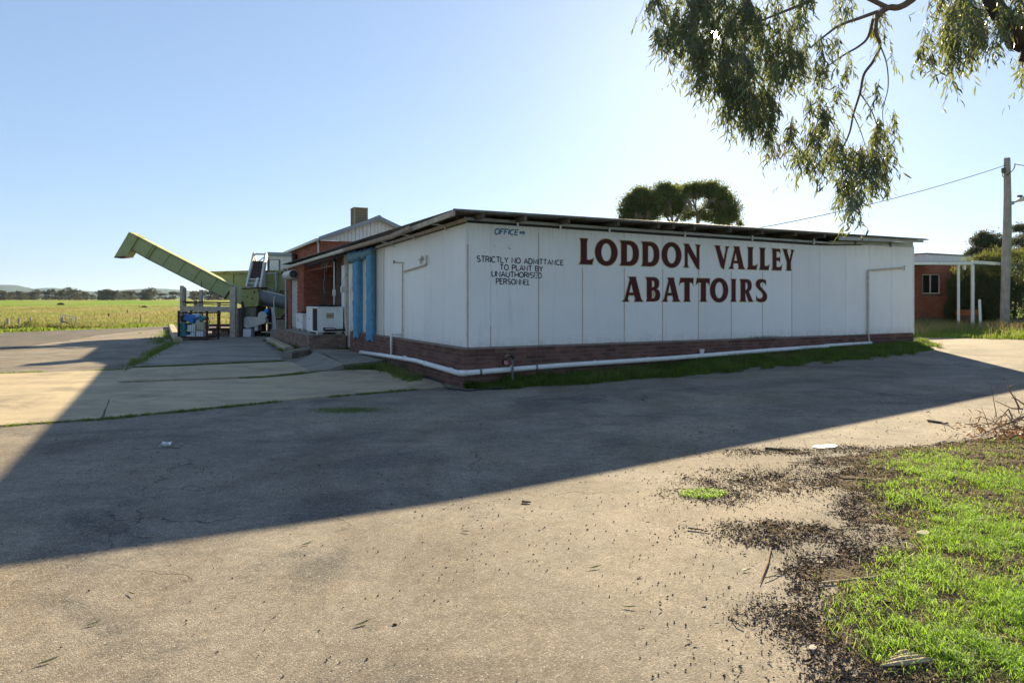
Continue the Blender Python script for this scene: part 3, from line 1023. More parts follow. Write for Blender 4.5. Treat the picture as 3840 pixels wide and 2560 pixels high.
# purlin tails under the verge
for x in (1813, 1971, 2134, 2320, 2472, 2528, 2606, 2740, 2861, 2985, 3093):
    a = front(x, 850, -.38)[0]
    z = roofz(a)
    lpart(MB().box(a - .04, a + .03, -.385, 0.6, z - .125, z - .015), 'purlin', M['dtimber'])
    if x in (1971, 2320, 2606, 2861, 3093, 2134):
        lpart(MB().box(a - .022, a + .012, -.06, -.03, 3.30, z - .13), 'bracket', M['white'])
lpart(MB().box(-.05, 11.0, 0.35, 0.40, 3.32, 3.52), 'back_board', M['dtimber'])
m = MB().prism([(-.06, 3.385), (11.0, 3.345), (11.0, 3.395), (-.06, 3.445)], lambda u, v, t: (u, t, v), -.03, -.005)
lpart(m, 'head_channel', M['galv'])
m = MB().prism([(0, 3.335), (10.3, 3.285), (11.0, 3.30), (12.4, 3.36), (12.4, 3.385), (11.0, 3.33), (10.3, 3.33), (0, 3.383)], lambda u, v, t: (u, t, v), -.028, -.006)
lpart(m, 'black_flashing', M['black'])
m = MB().prism([(11.02, 3.335), (FL, 3.425), (FL, 3.55), (11.02, 3.43)], lambda u, v, t: (u, t, v), -.004, .02)
lpart(m, 'infill_sheet', M['galv'])
m = MB().prism([(11.6, 3.362), (FL - .02, 3.40), (FL - .02, 3.47), (12.4, 3.41)], lambda u, v, t: (u, t, v), -.02, -.006)
lpart(m, 'cover_flashing', M['galv'])
for a in (12.1, 13.7):
    lpart(MB().box(a - .02, a + .02, -.05, -.022, 3.36, 3.50), 'bracket', M['grey'])
# shade board added inside so the void is dark like the roof space
lpart(MB().box(0.05, FL - .1, .42, 12.0, 3.31, 3.33), 'void_shade_board', M['dtimber'])
# left eave: fascia timber near the corner, then the gutter
m = MB()
m.prism([(-.42, 3.40), (3.4, 3.31), (3.4, 3.40), (-.42, 3.505)], lambda u, v, t: (t, u, v), -.46, -.42)
lpart(m, 'fascia_board', M['timber'])
m = MB().prism([(-.05, 3.345), (6.4, 3.25), (6.4, 3.33), (-.05, 3.425)], lambda u, v, t: (t, u, v), -.05, -.01)
lpart(m, 'wall_plate', M['timber'])
lpart(MB().prism([(-.02, 3.325), (6.4, 3.235), (6.4, 3.249), (-.02, 3.344)], lambda u, v, t: (t, u, v), -.055, -.012), 'black_flashing', M['black'])
m = MB()
for t0, t1, z0, z1 in ((1.9, 3.5, 3.44, 3.36), (3.4, 8.2, 3.37, 3.37), (8.2, 14.3, 3.37, 3.35), (14.3, 20.35, 3.35, 3.33)):
    sec = [(0.0, 0.0), (-.02, -.07), (-.07, -.10), (-.13, -.08), (-.15, 0.0), (-.142, 0.0), (-.122, -.072), (-.07, -.09), (-.028, -.062), (-.008, 0.0)]
    g = MB().prism(sec, lambda u, v, t: (-.42 + u, t0 + (t1 - t0) * t, z0 + (z1 - z0) * t + v), 0.0, 1.0)
    lpart(g, 'gutter', M['rustpale'] if t1 < 9 else M['steelw'])
for b in (0.9, 2.9, 4.6):
    z = 3.4 - .024 * b
    lpart(MB().tube([(-.40, b, z), (-.15, b, z - .02), (-.08, b, z - .10), (-.05, b, z - .10)], 0.018, 6), 'hanger', M['steelw'])

# ---- lettering
def glyph_paths(txt):
    out = []; cur = []
    tok = txt.replace(',', ' ').split()
    i = 0; cmd = None; pen = (0, 0)
    def num():
        nonlocal i
        v = float(tok[i]); i += 1
        return v
    while i < len(tok):
        if tok[i].isalpha():
            cmd = tok[i]; i += 1
            if cmd == 'Z':
                out.append(cur); cur = []
                continue
        if cmd in 'ML':
            pen = (num(), num()); cur.append(pen)
        elif cmd == 'Q':
            c = (num(), num()); e = (num(), num())
            for k in range(1, 6):
                t = k / 5
                cur.append(tuple((1 - t) ** 2 * p0 + 2 * t * (1 - t) * p1 + t * t * p2 for p0, p1, p2 in zip(pen, c, e)))
            pen = e
        elif cmd == 'C':
            c = (num(), num()); d = (num(), num()); e = (num(), num())
            for k in range(1, 11):
                t = k / 10
                cur.append(tuple((1 - t) ** 3 * p0 + 3 * t * (1 - t) ** 2 * p1 + 3 * t * t * (1 - t) * p2 + t ** 3 * p3 for p0, p1, p2, p3 in zip(pen, c, d, e)))
            pen = e
    return out
ELL = lambda cx, cy, rx, ry: [(cx + rx * math.copysign(abs(math.cos(t)) ** .96, math.cos(t)), cy + ry * math.sin(t)) for t in [2 * math.pi * k / 40 for k in range(40)]]
GL = {
 'L': glyph_paths('M 0 0 Q 12 6 12 20 L 12 80 Q 12 94 4 100 L 60 100 Q 52 94 52 80 L 52 22 Q 52 17 60 17 Q 85 17 99 25 L 88 0 Z'),
 'O': [ELL(50, 50, 50, 53), ELL(50, 50, 22.5, 36)],
 'D': glyph_paths('M 0 0 Q 8 6 8 18 L 8 82 Q 8 94 0 100 L 50 100 C 85 100 100 76 100 50 C 100 22 85 0 50 0 Z M 37 16 L 37 84 L 45 84 C 62 84 69 70 69 50 C 69 30 62 16 45 16 Z'),
 'N': glyph_paths('M 0 0 Q 9 5 9 15 L 9 85 Q 8 95 2 100 L 31 100 L 78 40 L 78 85 Q 77 95 70 100 L 102 98 Q 94 92 94 82 L 94 -7 Q 80 -5 74 4 L 25 66 L 25 15 Q 25 5 34 0 Z'),
 'V': glyph_paths('M 0 100 Q 8 96 11 88 L 40 16 Q 46 0 64 -2 L 88 84 Q 92 95 102 98 L 72 98 Q 79 94 77 85 L 63 38 L 38 89 Q 36 96 41 100 Z'),
 'A': glyph_paths('M 0 0 Q 10 5 14 14 L 36 86 Q 37 95 30 100 L 66 100 Q 66 94 69 84 L 90 14 Q 94 5 102 0 L 58 0 Q 64 6 62 14 L 58 26 L 32 26 L 28 14 Q 27 5 34 0 Z M 34 36 L 44 73 L 54 36 Z'),
 'E': glyph_paths('M 0 0 Q 10 6 10 18 L 10 82 Q 9 94 2 100 L 80 98 L 83 76 Q 78 86 66 87 L 45 87 L 45 58 L 60 58 Q 74 58 79 64 L 79 36 Q 74 45 60 45 L 45 45 L 45 15 L 66 14 Q 90 16 99 27 L 90 0 Z'),
 'Y': glyph_paths('M 0 100 Q 6 96 11 88 L 37 42 L 37 14 Q 37 4 29 0 L 79 0 Q 71 4 71 14 L 71 42 L 90 86 Q 94 95 102 98 L 68 98 Q 77 94 74 86 L 60 52 L 41 88 Q 39 96 45 100 Z'),
 'B': glyph_paths('M 0 0 Q 10 6 10 18 L 10 82 Q 10 94 0 100 L 55 100 C 80 100 92 90 92 76 C 92 64 86 56 74 52 C 92 50 100 40 100 27 C 100 8 84 0 55 0 Z M 43 58 L 43 86 C 58 88 61 80 61 72 C 61 62 55 58 43 58 Z M 43 14 L 43 46 C 60 47 66 40 66 30 C 66 18 58 13 43 14 Z'),
 'T': glyph_paths('M 30 0 Q 37 5 37 16 L 37 82 L 24 82 Q 8 82 0 68 L 8 100 L 100 100 L 98 68 Q 92 82 80 82 L 72 82 L 72 16 Q 72 5 79 0 Z'),
 'I': glyph_paths('M 0 0 Q 16 5 16 16 L 16 84 Q 16 95 4 100 L 92 100 Q 82 95 82 84 L 82 16 Q 82 5 96 0 Z'),
 'R': glyph_paths('M 0 0 Q 8 5 8 16 L 8 84 Q 8 95 0 100 L 50 100 C 78 100 87 88 87 72 C 87 58 77 50 66 46 L 88 12 Q 94 4 102 0 L 66 0 L 41 42 L 41 16 Q 41 5 48 0 Z M 41 52 L 41 86 C 54 88 58 80 58 70 C 58 58 52 52 41 52 Z'),
 'S': glyph_paths('M 8 6 L 4 33 Q 10 14 34 13 C 52 12 64 20 64 28 C 64 40 50 44 34 53 C 12 64 4 70 4 79 C 4 95 24 102 50 102 Q 72 102 90 97 L 91 74 Q 80 89 60 89 C 46 89 40 82 40 77 C 40 67 56 61 70 53 C 90 42 100 34 100 24 C 100 6 78 -2 50 -2 Q 26 -2 8 6 Z'),
}
def area(p):
    return 0.5 * sum(p[i][0] * p[(i + 1) % len(p)][1] - p[(i + 1) % len(p)][0] * p[i][1] for i in range(len(p)))
def offset(poly, d):
    """grow a counter-clockwise loop by d (negative shrinks)"""
    n = len(poly); out = []
    for i in range(n):
        p0 = Vector(poly[i - 1]); p1 = Vector(poly[i]); p2 = Vector(poly[(i + 1) % n])
        e1 = (p1 - p0); e2 = (p2 - p1)
        if e1.length < 1e-6 or e2.length < 1e-6:
            out.append(tuple(p1)); continue
        n1 = Vector((e1.y, -e1.x)).normalized(); n2 = Vector((e2.y, -e2.x)).normalized()
        m = n1 + n2
        if m.length < 0.3:
            m = n1
        m = m.normalized()
        k = min(1.8, 1 / max(.3, m.dot(n1)))
        out.append(tuple(p1 + m * (d * k)))
    return out
def flat(loops, b, name, mat, parent=None):
    m = MB()
    allp = [p for l in loops for p in l]
    tri = tessellate_polygon([[Vector((u, v, 0)) for u, v in l] for l in loops])
    m.add([(u, b, v) for u, v in allp], [tuple(t) for t in tri])
    return lpart(m, name, mat, parent)
def sign_letter(ch, xl, xr, zb, zt):
    a0 = front(xl, 1000)[0]; a1 = front(xr, 1000)[0]
    loops = []
    for k, l in enumerate(GL[ch]):
        q = [(a0 + (a1 - a0) * u / 100, zb + (zt - zb) * v / 100) for u, v in l]
        q = [p for i, p in enumerate(q) if (Vector(p) - Vector(q[i - 1])).length > 1e-4]
        if area(q) < 0: q.reverse()
        loops.append(q)
    red = [loops[0]] + [list(reversed(l)) for l in loops[1:]]
    gold = [offset(loops[0], 0.017)] + [list(reversed(offset(l, -0.014))) for l in loops[1:]]
    o = flat(red, -0.006, 'painted_letter', M['maroon'])
    flat(gold, -0.0035, 'letter_border', M['gold'], o)
c2s = lambda x: 2140 + x / 2.6727
for ch, a, b in (('L', 82, 232), ('O', 243, 468), ('D', 490, 682), ('D', 706, 887), ('O', 910, 1108), ('N', 1128, 1298), ('V', 1437, 1588), ('A', 1578, 1746),
                 ('L', 1765, 1873), ('L', 1886, 1993), ('E', 2012, 2120), ('Y', 2120, 2240)):
    sign_letter(ch, c2s(a), c2s(b), 2.566, 3.138)
for ch, a, b in (('A', 512, 724), ('B', 748, 897), ('A', 910, 1096), ('T', 1086, 1230), ('T', 1252, 1393), ('O', 1396, 1577), ('I', 1602, 1662), ('R', 1692, 1830), ('S', 1850, 1967)):
    sign_letter(ch, c2s(a), c2s(b), 1.738, 2.31)

# stroke letters, one unit high
ARC = lambda cx, cy, rx, ry, a0, a1, n=10: [(cx + rx * math.cos(math.radians(a0 + (a1 - a0) * k / n)), cy + ry * math.sin(math.radians(a0 + (a1 - a0) * k / n))) for k in range(n + 1)]
SG = {
 'A': (.72, [[(0, 0), (.36, 1), (.72, 0)], [(.13, .33), (.59, .33)]]),
 'B': (.62, [[(0, 0), (0, 1), (.36, 1)] + ARC(.36, .76, .22, .24, 90, -90) + [(0, .52)], [(.36, .52)] + ARC(.38, .26, .24, .26, 90, -90) + [(0, 0)]]),
 'C': (.70, [ARC(.38, .5, .38, .5, 50, 310, 16)]),
 'D': (.68, [[(0, 0), (0, 1), (.26, 1)] + ARC(.26, .5, .42, .5, 90, -90, 12) + [(0, 0)]]),
 'E': (.56, [[(.56, 1), (0, 1), (0, 0), (.56, 0)], [(0, .52), (.46, .52)]]),
 'F': (.56, [[(.56, 1), (0, 1), (0, 0)], [(0, .52), (.44, .52)]]),
 'H': (.64, [[(0, 0), (0, 1)], [(.64, 0), (.64, 1)], [(0, .5), (.64, .5)]]),
 'I': (.06, [[(.03, 0), (.03, 1)]]),
 'L': (.52, [[(0, 1), (0, 0), (.52, 0)]]),
 'M': (.80, [[(0, 0), (.08, 1), (.40, .15), (.72, 1), (.80, 0)]]),
 'N': (.66, [[(0, 0), (0, 1), (.66, 0), (.66, 1)]]),
 'O': (.78, [ARC(.39, .5, .39, .5, 0, 360, 22)]),
 'P': (.58, [[(0, 0), (0, 1), (.32, 1)] + ARC(.32, .74, .26, .26, 90, -90) + [(0, .48)]]),
 'R': (.62, [[(0, 0), (0, 1), (.34, 1)] + ARC(.34, .75, .25, .25, 90, -90) + [(0, .5)], [(.32, .5), (.62, 0)]]),
 'S': (.62, [ARC(.31, .76, .28, .24, 40, 270, 10) + ARC(.31, .26, .29, .26, 90, -140, 10)]),
 'T': (.62, [[(0, 1), (.62, 1)], [(.31, 1), (.31, 0)]]),
 'U': (.64, [[(0, 1), (0, .32)] + ARC(.32, .32, .32, .32, 180, 360, 10) + [(.64, 1)]]),
 'Y': (.66, [[(0, 1), (.33, .5), (.66, 1)], [(.33, .5), (.33, 0)]]),
 'V': (.66, [[(0, 1), (.33, 0), (.66, 1)]]),
}
def ribbon(m, pts, w, b):
    pts = [Vector((p[0], p[1])) for p in pts]
    L, R = [], []
    n = len(pts)
    for i, p in enumerate(pts):
        d1 = (pts[i] - pts[i - 1]).normalized() if i else (pts[1] - pts[0]).normalized()
        d2 = (pts[i + 1] - pts[i]).normalized() if i < n - 1 else d1
        n1 = Vector((-d1.y, d1.x)); n2 = Vector((-d2.y, d2.x))
        mm = (n1 + n2)
        mm = mm.normalized() if mm.length > .3 else n1
        k = min(1.5, 1 / max(.4, mm.dot(n1)))
        L.append(p + mm * (w / 2 * k)); R.append(p - mm * (w / 2 * k))
    o = len(m.v)
    for l, r in zip(L, R):
        m.v += [(l.x, b, l.y), (r.x, b, r.y)]
    m.f += [(o + 2 * i, o + 2 * i + 1, o + 2 * i + 3, o + 2 * i + 2) for i in range(n - 1)]
def stencil(text, x0, x1, ytl, ybl, ytr, ybr, mat, stroke=.022, slant=0.0, space=.55, gap=.2):
    """hand painted line between photo columns x0..x1; each letter is one part"""
    a0, zt0 = front(x0, ytl); _, zb0 = front(x0, ybl)
    a1, zt1 = front(x1, ytr); _, zb1 = front(x1, ybr)
    adv = sum((space if c == ' ' else SG[c][0] + gap) for c in text) - gap
    k = (a1 - a0) / adv
    pos = 0; nb_ = 0
    for c in text:
        if c == ' ':
            pos += space; continue
        m = MB()
        for si, st in enumerate(SG[c][1]):
            q = []
            for u, v in st:
                a = a0 + (pos + u) * k
                t = (a - a0) / (a1 - a0)
                zb = zb0 + (zb1 - zb0) * t; zt = zt0 + (zt1 - zt0) * t
                q.append((a + slant * v * (zt - zb), zb + (zt - zb) * v))
            ribbon(m, q, stroke, -.0035 - .0007 * si)
        lpart(m, 'painted_letter', mat)
        pos += SG[c][0] + gap
c5 = lambda x, y: (1760 + x / 5.8075, 830 + y / 5.8075)
def sline(text, x0, x1, a, b, c, d, mat, **k):
    stencil(text, c5(x0, 0)[0], c5(x1, 0)[0], c5(0, a)[1], c5(0, b)[1], c5(0, c)[1], c5(0, d)[1], mat, **k)
sline('STRICTLY NO ADMITTANCE', 165, 2045, 752, 876, 852, 955, M['ink'])
sline('TO PLANT BY', 670, 1595, 940, 1052, 982, 1088, M['ink'])
sline('UNAUTHORISED', 490, 1572, 1082, 1196, 1126, 1236, M['ink2'])
sline('PERSONNEL', 585, 1325, 1245, 1360, 1274, 1384, M['ink3'])
sline('OFFICE', 545, 1050, 160, 282, 188, 294, M['bluepaint'], stroke=.030, slant=.22)
sline('ALL', 515, 715, 470, 560, 475, 585, M['ink4'], stroke=.014)
sline('O', 850, 915, 485, 600, 485, 600, M['ink4'], stroke=.014)
a0, z0 = front(*c5(1090, 245)); a1, _ = front(*c5(1220, 245))
h = .045
flat([[(a0, z0 - h * .55), (a0 + (a1 - a0) * .62, z0 - h * .55), (a0 + (a1 - a0) * .62, z0 - h * 1.25), (a1, z0 + .0), (a0 + (a1 - a0) * .62, z0 + h * 1.25), (a0 + (a1 - a0) * .62, z0 + h * .6), (a0, z0 + h * .6)]], -.0035, 'painted_arrow', M['bluepaint'])

# ---- pipes fixed to the walls
drain = thing('drain_pipe', 'thick white plastic drain pipe running along the brown brick plinth', 'pipe', (OX, OY, 0), TH)
def pz(x, y): return front(x, y, -.19)
fp = [(-.19, pz(1735, 1399)[1])] + [pz(x, y) for x, y in ((2100, 1370), (2500, 1344), (2900, 1312), (3105, 1298))]
path = [(a, -.19, z) for a, z in fp]
ends = [(fp[-1][0] + .05, -.19, fp[-1][1] + .01)]
part(MB().tube([(-.13, -.19, fp[0][1])] + path[1:], 0.055, 12), 'pipe', M['pvc'], drain, world=False, smooth=True)
sp = [(side(x, y, -.19)) for x, y in ((1722, 1399), (1560, 1352), (1430, 1331), (1352, 1320))]
part(MB().tube([(-.19, -.13, sp[0][1])] + [(-.19, b, z) for b, z in sp[1:]], 0.055, 12), 'pipe', M['pvc'], drain, world=False, smooth=True)
part(MB().tube([(-.19, -.08, sp[0][1]), (-.188, -.15, fp[0][1]), (-.165, -.178, fp[0][1]), (-.08, -.19, fp[0][1])], 0.062, 12), 'elbow', M['pvc'], drain, world=False, smooth=True)
a3, z3 = pz(3105, 1298); a4, z4 = pz(3275, 1287)
part(MB().tube([(a3 - .1, -.17, z3 + .02), (a4, -.12, z4 + .01)], 0.045, 10), 'pipe', M['pvc'], drain, world=False, smooth=True)
for x, y in ((1800, 1393), (2010, 1377), (2230, 1361), (2430, 1348), (2610, 1336), (2745, 1325), (3000, 1306)):
    a, z = pz(x, y)
    part(MB().tube([(a - .02, -.19, z), (a + .02, -.19, z)], 0.063, 12), 'collar', M['grey'] if x in (1800, 2010) else M['pvc'], drain, world=False)
for x, y in ((1690, 1388), (1595, 1362), (1518, 1342)):
    b, z = side(x, y, -.19)
    part(MB().tube([(-.19, b - .02, z), (-.19, b + .02, z)], 0.063, 12), 'collar', M['pvc'], drain, world=False)
b, z = side(1467, 1338, -.19)
part(MB().tube([(-.19, b, z), (-.19, b, z + .55), (-.17, b, z + .60)] + [(-.10, b - .0, z + .60), (-.04, b - .35, z + .61)], 0.032, 8), 'riser', M['pvc'], drain, world=False, smooth=True)
a, z = pz(2632, 1330)
part(MB().tube([(a, -.19, z), (a, -.19, z + .10)], 0.05, 10).tube([(a, -.19, z + .10), (a, -.19, z + .135)], .065, 10), 'inspection_cap', M['pvc'], drain, world=False)

cond = thing('pipe_run', 'thin cream pipe branching over the left side panels', 'pipe', (OX, OY, 0), TH)
def sd(x, y): b, z = side(x, y, -.04); return (-.04, b, z)
c3 = lambda x, y: sd(1300 + x / 2.178, 760 + y / 2.178)
part(MB().tube([c3(455, 1100), c3(455, 570), c3(457, 490), c3(395, 488)], 0.018, 8), 'pipe', M['creampipe'], cond, world=False)
part(MB().tube([c3(455, 565), c3(640, 508), c3(652, 490), c3(652, 428)], 0.02, 8), 'pipe', M['creampipe'], cond, world=False)
part(MB().tube([c3(603, 500), c3(603, 470), c3(615, 440)], 0.025, 8).tube([c3(590, 466), c3(620, 458)], 0.02, 6), 'valve', M['creampipe'], cond, world=False)
for x, y in ((455, 632), (455, 1040)):
    p = c3(x, y)
    part(MB().tube([(p[0], p[1], p[2] - .025), (p[0], p[1], p[2] + .025)], 0.027, 8), 'collar', M['creampipe'], cond, world=False)
p = c3(393, 488)
part(MB().tube([(p[0] - .02, p[1], p[2] - .03), (p[0] - .02, p[1], p[2] + .05)], 0.02, 6), 'cap', M['rust'], cond, world=False)

cond2 = thing('pipe_run', 'thin pale pipe bent at a right angle near the right end of the lettered wall', 'pipe', (OX, OY, 0), TH)
def fd(x, y): a, z = front(2740 + x / 3.0947, 900 + y / 3.0947, -.04); return (a, -.04, z)
part(MB().tube([fd(1610, 1195), fd(1608, 1180), fd(1594, 1062), fd(1594, 360), fd(1604, 350), fd(2015, 322)], 0.026, 8), 'pipe', M['creampipe'], cond2, world=False)
for x, y in ((1594, 440), (1592, 1062)):
    p = fd(x, y)
    part(MB().tube([(p[0], p[1], p[2] - .03), (p[0], p[1], p[2] + .03)], 0.034, 8), 'collar', M['creampipe'], cond2, world=False)
p = fd(2018, 322)
part(MB().tube([(p[0], p[1], p[2] - .07), (p[0], p[1], p[2] + .07)], 0.02, 8), 'tee_end', M['creampipe'], cond2, world=False)
# tap on its standpipe
a, z = front(1922, 1410, -.30)
w = L2W(a, -.30, 0)
tap = thing('garden_tap', 'grey garden tap on a short standpipe in the grass by the plinth', 'tap', (w.x, w.y, gzf(w.x, w.y)), TH)
part(MB().tube([(0, 0, -.1), (0, 0, .55)], 0.024, 10), 'standpipe', M['grey'], tap, world=False)
part(MB().tube([(0, 0, .54), (0, 0, .60), (-.06, 0, .62)], 0.036, 10), 'hose_elbow', M['black'], tap, world=False)
part(MB().tube([(-.05, 0, .62), (-.14, 0, .62), (-.18, 0, .58)], [.024, .026, .018], 8).tube([(-.12, 0, .62), (-.12, 0, .70)], .012, 8), 'spout', M['copper'], tap, world=False)
part(MB().bar((-.15, 0, .71), (-.09, 0, .71), .018, .014), 'handle', M['copper'], tap, world=False)
part(MB().tube([(-.17, -.05, .48), (-.17, -.02, .48)], .045, 14), 'timer_dial', M['redpaint'], tap, world=False)
part(MB().tube([(-.17, -.02, .48), (-.17, .03, .48)], .062, 14), 'timer_body', M['black'], tap, world=False)
part(MB().tube([(-.06, 0, .40), (0.02, 0, .40)], .018, 8), 'clip', M['steelw'], tap, world=False)

# hose on the ground at the corner
mb = MB()
hp = [G(x, y) for x, y in ((1470, 1395), (1500, 1405), (1560, 1415), (1610, 1418), (1650, 1435), (1680, 1462), (1760, 1470), (1850, 1462), (1900, 1458))]
mb.tube([(p.x, p.y, p.z + .03) for p in hp], 0.016, 6)
single(mb, 'garden_hose', M['black'], 'black hose lying on the ground round the plinth corner', 'hose', (hp[0].x, hp[0].y, 0))

# ---- blue dock curtain on the side wall
cur = thing('dock_curtain', 'faded blue padded dock curtain with a crumpled head roll on the side wall', 'curtain', (OX, OY, 0), TH)
def pad(b0, b1, p, z0, z1, mat, seed):
    m = MB()
    per = []
    for a, b in ((0, b0), (-p * .5, b0 - .005), (-p * .93, b0 + .005), (-p, b0 + .03), (-p * 1.0, b0 + .18), (-p * 1.03, b0 + .33), (-p * .99, b0 + .46), (-p, b1 - .03), (-p * .93, b1), (-p * .5, b1 + .004), (0, b1)):
        per.append((a, b))
    zs = np.linspace(z0, z1, 44)
    for zi, z in enumerate(zs):
        for k, (a, b) in enumerate(per):
            n = float(fbm(b * 3 + k * .7, z * 1.6, seed)) - .47
            n2 = float(fbm(b * 9 + k, z * 7, seed + 3)) - .47
            zz = z
            if zi == 0:
                zz = z + .16 * float(vn(k * 1.3, seed * 1.0, 2)) - .08
            m.v.append((a + (n * .07 + n2 * .075) * (1 if a < 0 else 0), b + n * .05 + .02 * n2, zz))
    k = len(per)
    for i in range(len(zs) - 1):
        for j in range(k - 1):
            m.f.append((i * k + j, i * k + j + 1, (i + 1) * k + j + 1, (i + 1) * k + j))
    return part(m, 'side_pad', mat, cur, world=False, smooth=True)
pad(6.42, 6.98, .17, .60, 3.12, M['blue'], 1)
pad(7.98, 8.56, .17, .62, 3.12, M['blue'], 5)
m = MB()
for i in range(26):
    b = 6.45 + 2.2 * i / 25
    rr = .10 + .10 * (i / 25) ** 2
    cz = 3.17 + .02 * math.sin(i * 1.1) - .04 * (i / 25)
    for k in range(12):
        t = 2 * math.pi * k / 12
        n = float(fbm(b * 5, t * 1.5, 8)) - .45
        m.v.append((-.12 + (rr + n * .12) * math.cos(t), b, cz + (rr + n * .14) * math.sin(t)))
for i in range(25):
    for k in range(12):
        m.f.append((i * 12 + k, i * 12 + (k + 1) % 12, (i + 1) * 12 + (k + 1) % 12, (i + 1) * 12 + k))
m.f.append(tuple(range(12))); m.f.append(tuple(25 * 12 + k for k in range(12)))
part(m, 'head_roll', M['bluedirty'], cur, world=False, smooth=True)
part(MB().tube([(-.10, 6.36, .9), (-.10, 6.36, 3.28)], .018, 6), 'hanging_rail', M['grey'], cur, world=False)

# ================================================================== RED BRICK ANNEXE
ann = thing('brick_annexe', 'red brick annexe with roller door, white gable cladding and grey barge boards', 'building', (OX, OY, 0), TH)
def apart(mb, name, mat, parent=None, **k):
    return part(mb, name, mat, parent or ann, world=False, **k)
AP = -.30
UA, UB0, UB1, UE = 1.35, 21.0, 31.8, 4.78          # upper hall: left wall plane, front, back, eave
rowsL = [3.30 - BH - k * (BH + GAP) for k in range(34)]
rowsU = [UE - .03 - BH - k * (BH + GAP) for k in range(15)]
doorb = (17.7, 19.2)
def keepA(s, z):
    b = 16.2 + s
    if doorb[0] - .02 < b < doorb[1] + .02 and z < 2.76: return False
    return z > .45
runsA = [(brick_run(4.1, rowsL, keep=keepA), (AP, 16.2), (0, 1), (1, 0)),
         (brick_run(2.2, [z for z in rowsL if z > .45], off0=-.115, keep=lambda s, z: not (.66 < s < 1.95 and z < 2.72)), (AP, 16.2), (1, 0), (0, 1)),
         (brick_run(UB1 - UB0, rowsU), (UA, UB0), (0, 1), (1, 0)),
         (brick_run(6.0, rowsU, off0=-.115), (UA, UB0), (1, 0), (0, 1))]
lay(ann, runsA, M['redb'])
m = MB().box(AP + .01, AP + .1, 16.21, 17.68, -.1, 3.3).box(AP + .01, AP + .1, 19.22, 20.3, -.1, 3.3).box(AP + .01, AP + .1, 17.68, 19.22, 2.78, 3.3)
m.box(AP + .1, 1.9, 16.21, 16.3, .4, 3.3)
m.box(UA + .01, UA + .1, UB0 + .01, UB1, 0, UE - .03).box(UA + .1, UA + 5.95, UB0 + .01, UB0 + .1, 0, UE - .03)
apart(m, 'mortar_bed', M['mortard'])
apart(MB().box(AP + .11, 1.3, 16.35, 20.25, .1, 3.3), 'inner_wall', M['mortard'])
# roof of the hall: two slopes, ridge cap, barges
RA, RZ, EA, EZ = 4.2, 6.0, UA - .14, UE + .02
EA2 = 2 * RA - EA
for n_, (x0, z0, x1, z1) in enumerate(((EA, EZ, RA, RZ), (RA, RZ, EA2, EZ))):
    m = MB().prism([(x0, z0), (x1, z1), (x1, z1 + .04), (x0, z0 + .04)], lambda u, v, t: (u, t, v), UB0 - .3, UB1 + .3)
    apart(m, 'roof_slope', M['galv'])
for x0, z0, x1, z1 in ((EA, EZ, RA, RZ), (EA2, EZ, RA, RZ)):
    m = MB().prism([(x0, z0 - .09), (x1, z1 - .11), (x1, z1 + .09), (x0, z0 + .09)], lambda u, v, t: (u, t, v), UB0 - .38, UB0 - .31)
    apart(m, 'barge_board', M['greyp'])
apart(MB().prism([(RA - .24, RZ - .05), (RA, RZ + .13), (RA + .24, RZ - .05)], lambda u, v, t: (u, t, v), UB0 - .44, UB1 + .35), 'ridge_cap', M['greyp'])
nrib = 30
for i in range(nrib):
    a0 = UA + .02 + (EA2 - UA - .1) * i / nrib; a1 = UA + .02 + (EA2 - UA - .1) * (i + 1) / nrib
    zt = lambda a: EZ + (RZ - EZ) * (1 - abs(a - RA) / (RA - EA)) - .04
    if zt(a0) < UE and zt(a1) < UE: continue
    m = MB().prism([(a0, UE - .02), (a1 - .02, UE - .02), (a1 - .02, max(UE, zt(a1 - .02))), (a0, max(UE, zt(a0)))], lambda u, v, t: (u, t, v), UB0 - .045 - (.014 if i % 2 else 0), UB0 + .02)
    apart(m, 'cladding_sheet', M['white'])
apart(MB().box(EA - .12, EA, UB0 - .3, UB1 + .3, EZ - .11, EZ + .02), 'eave_gutter', M['steelw'])
apart(MB().box(UA - .025, UA + .02, UB0 - .02, UB1, UE - .03, UE + .02), 'fascia_board', M['steelw'])
apart(MB().tube([(EA - .02, UB0 + .1, EZ - .05), (UA - .06, UB0 + .1, EZ - .2), (UA - .06, UB0 + .1, 3.42)], .055, 8), 'downpipe', M['steelw'])
apart(MB().tube([(EA - .05, UB1 - .1, EZ - .1), (UA - .08, UB1 - .1, EZ - .25), (UA - .08, UB1 - .1, 0)], .06, 8), 'downpipe', M['galv'])
apart(MB().tube([(-.50, 20.28, 3.30), (AP - .07, 20.28, 3.2), (AP - .07, 20.28, .2)], .055, 8), 'downpipe', M['galv'])
# roller door in the side wall, with its drum
rd = apart(MB().box(AP + .05, AP + .09, doorb[0], doorb[1], .5, 2.76), 'roller_door', M['galv'])
for k in range(26):
    z = .62 + k * .081
    apart(MB().prism([(0, z), (-.02, z + .012), (-.026, z + .045), (-.02, z + .068), (0, z + .078)], lambda u, v, t: (AP + .048 + u, t, v), doorb[0] + .03, doorb[1] - .03), 'slat', M['steelw'], rd)
apart(MB().tube([(AP - .17, doorb[0] - .12, 2.93), (AP - .17, doorb[1] + .25, 2.93)], .20, 14), 'door_drum', M['steelw'])
m = MB().tube([(AP - .17, doorb[0] - .135, 2.93), (AP - .17, doorb[0] - .122, 2.93)], .17, 14)
apart(m, 'drum_end', M['darkg'])
apart(MB().box(AP - .18, AP - .16, doorb[0] - .15, doorb[0] - .137, 2.77, 3.09).box(AP - .33, AP - .181, doorb[0] - .148, doorb[0] - .138, 2.92, 2.94), 'drum_spider', M['grey'])
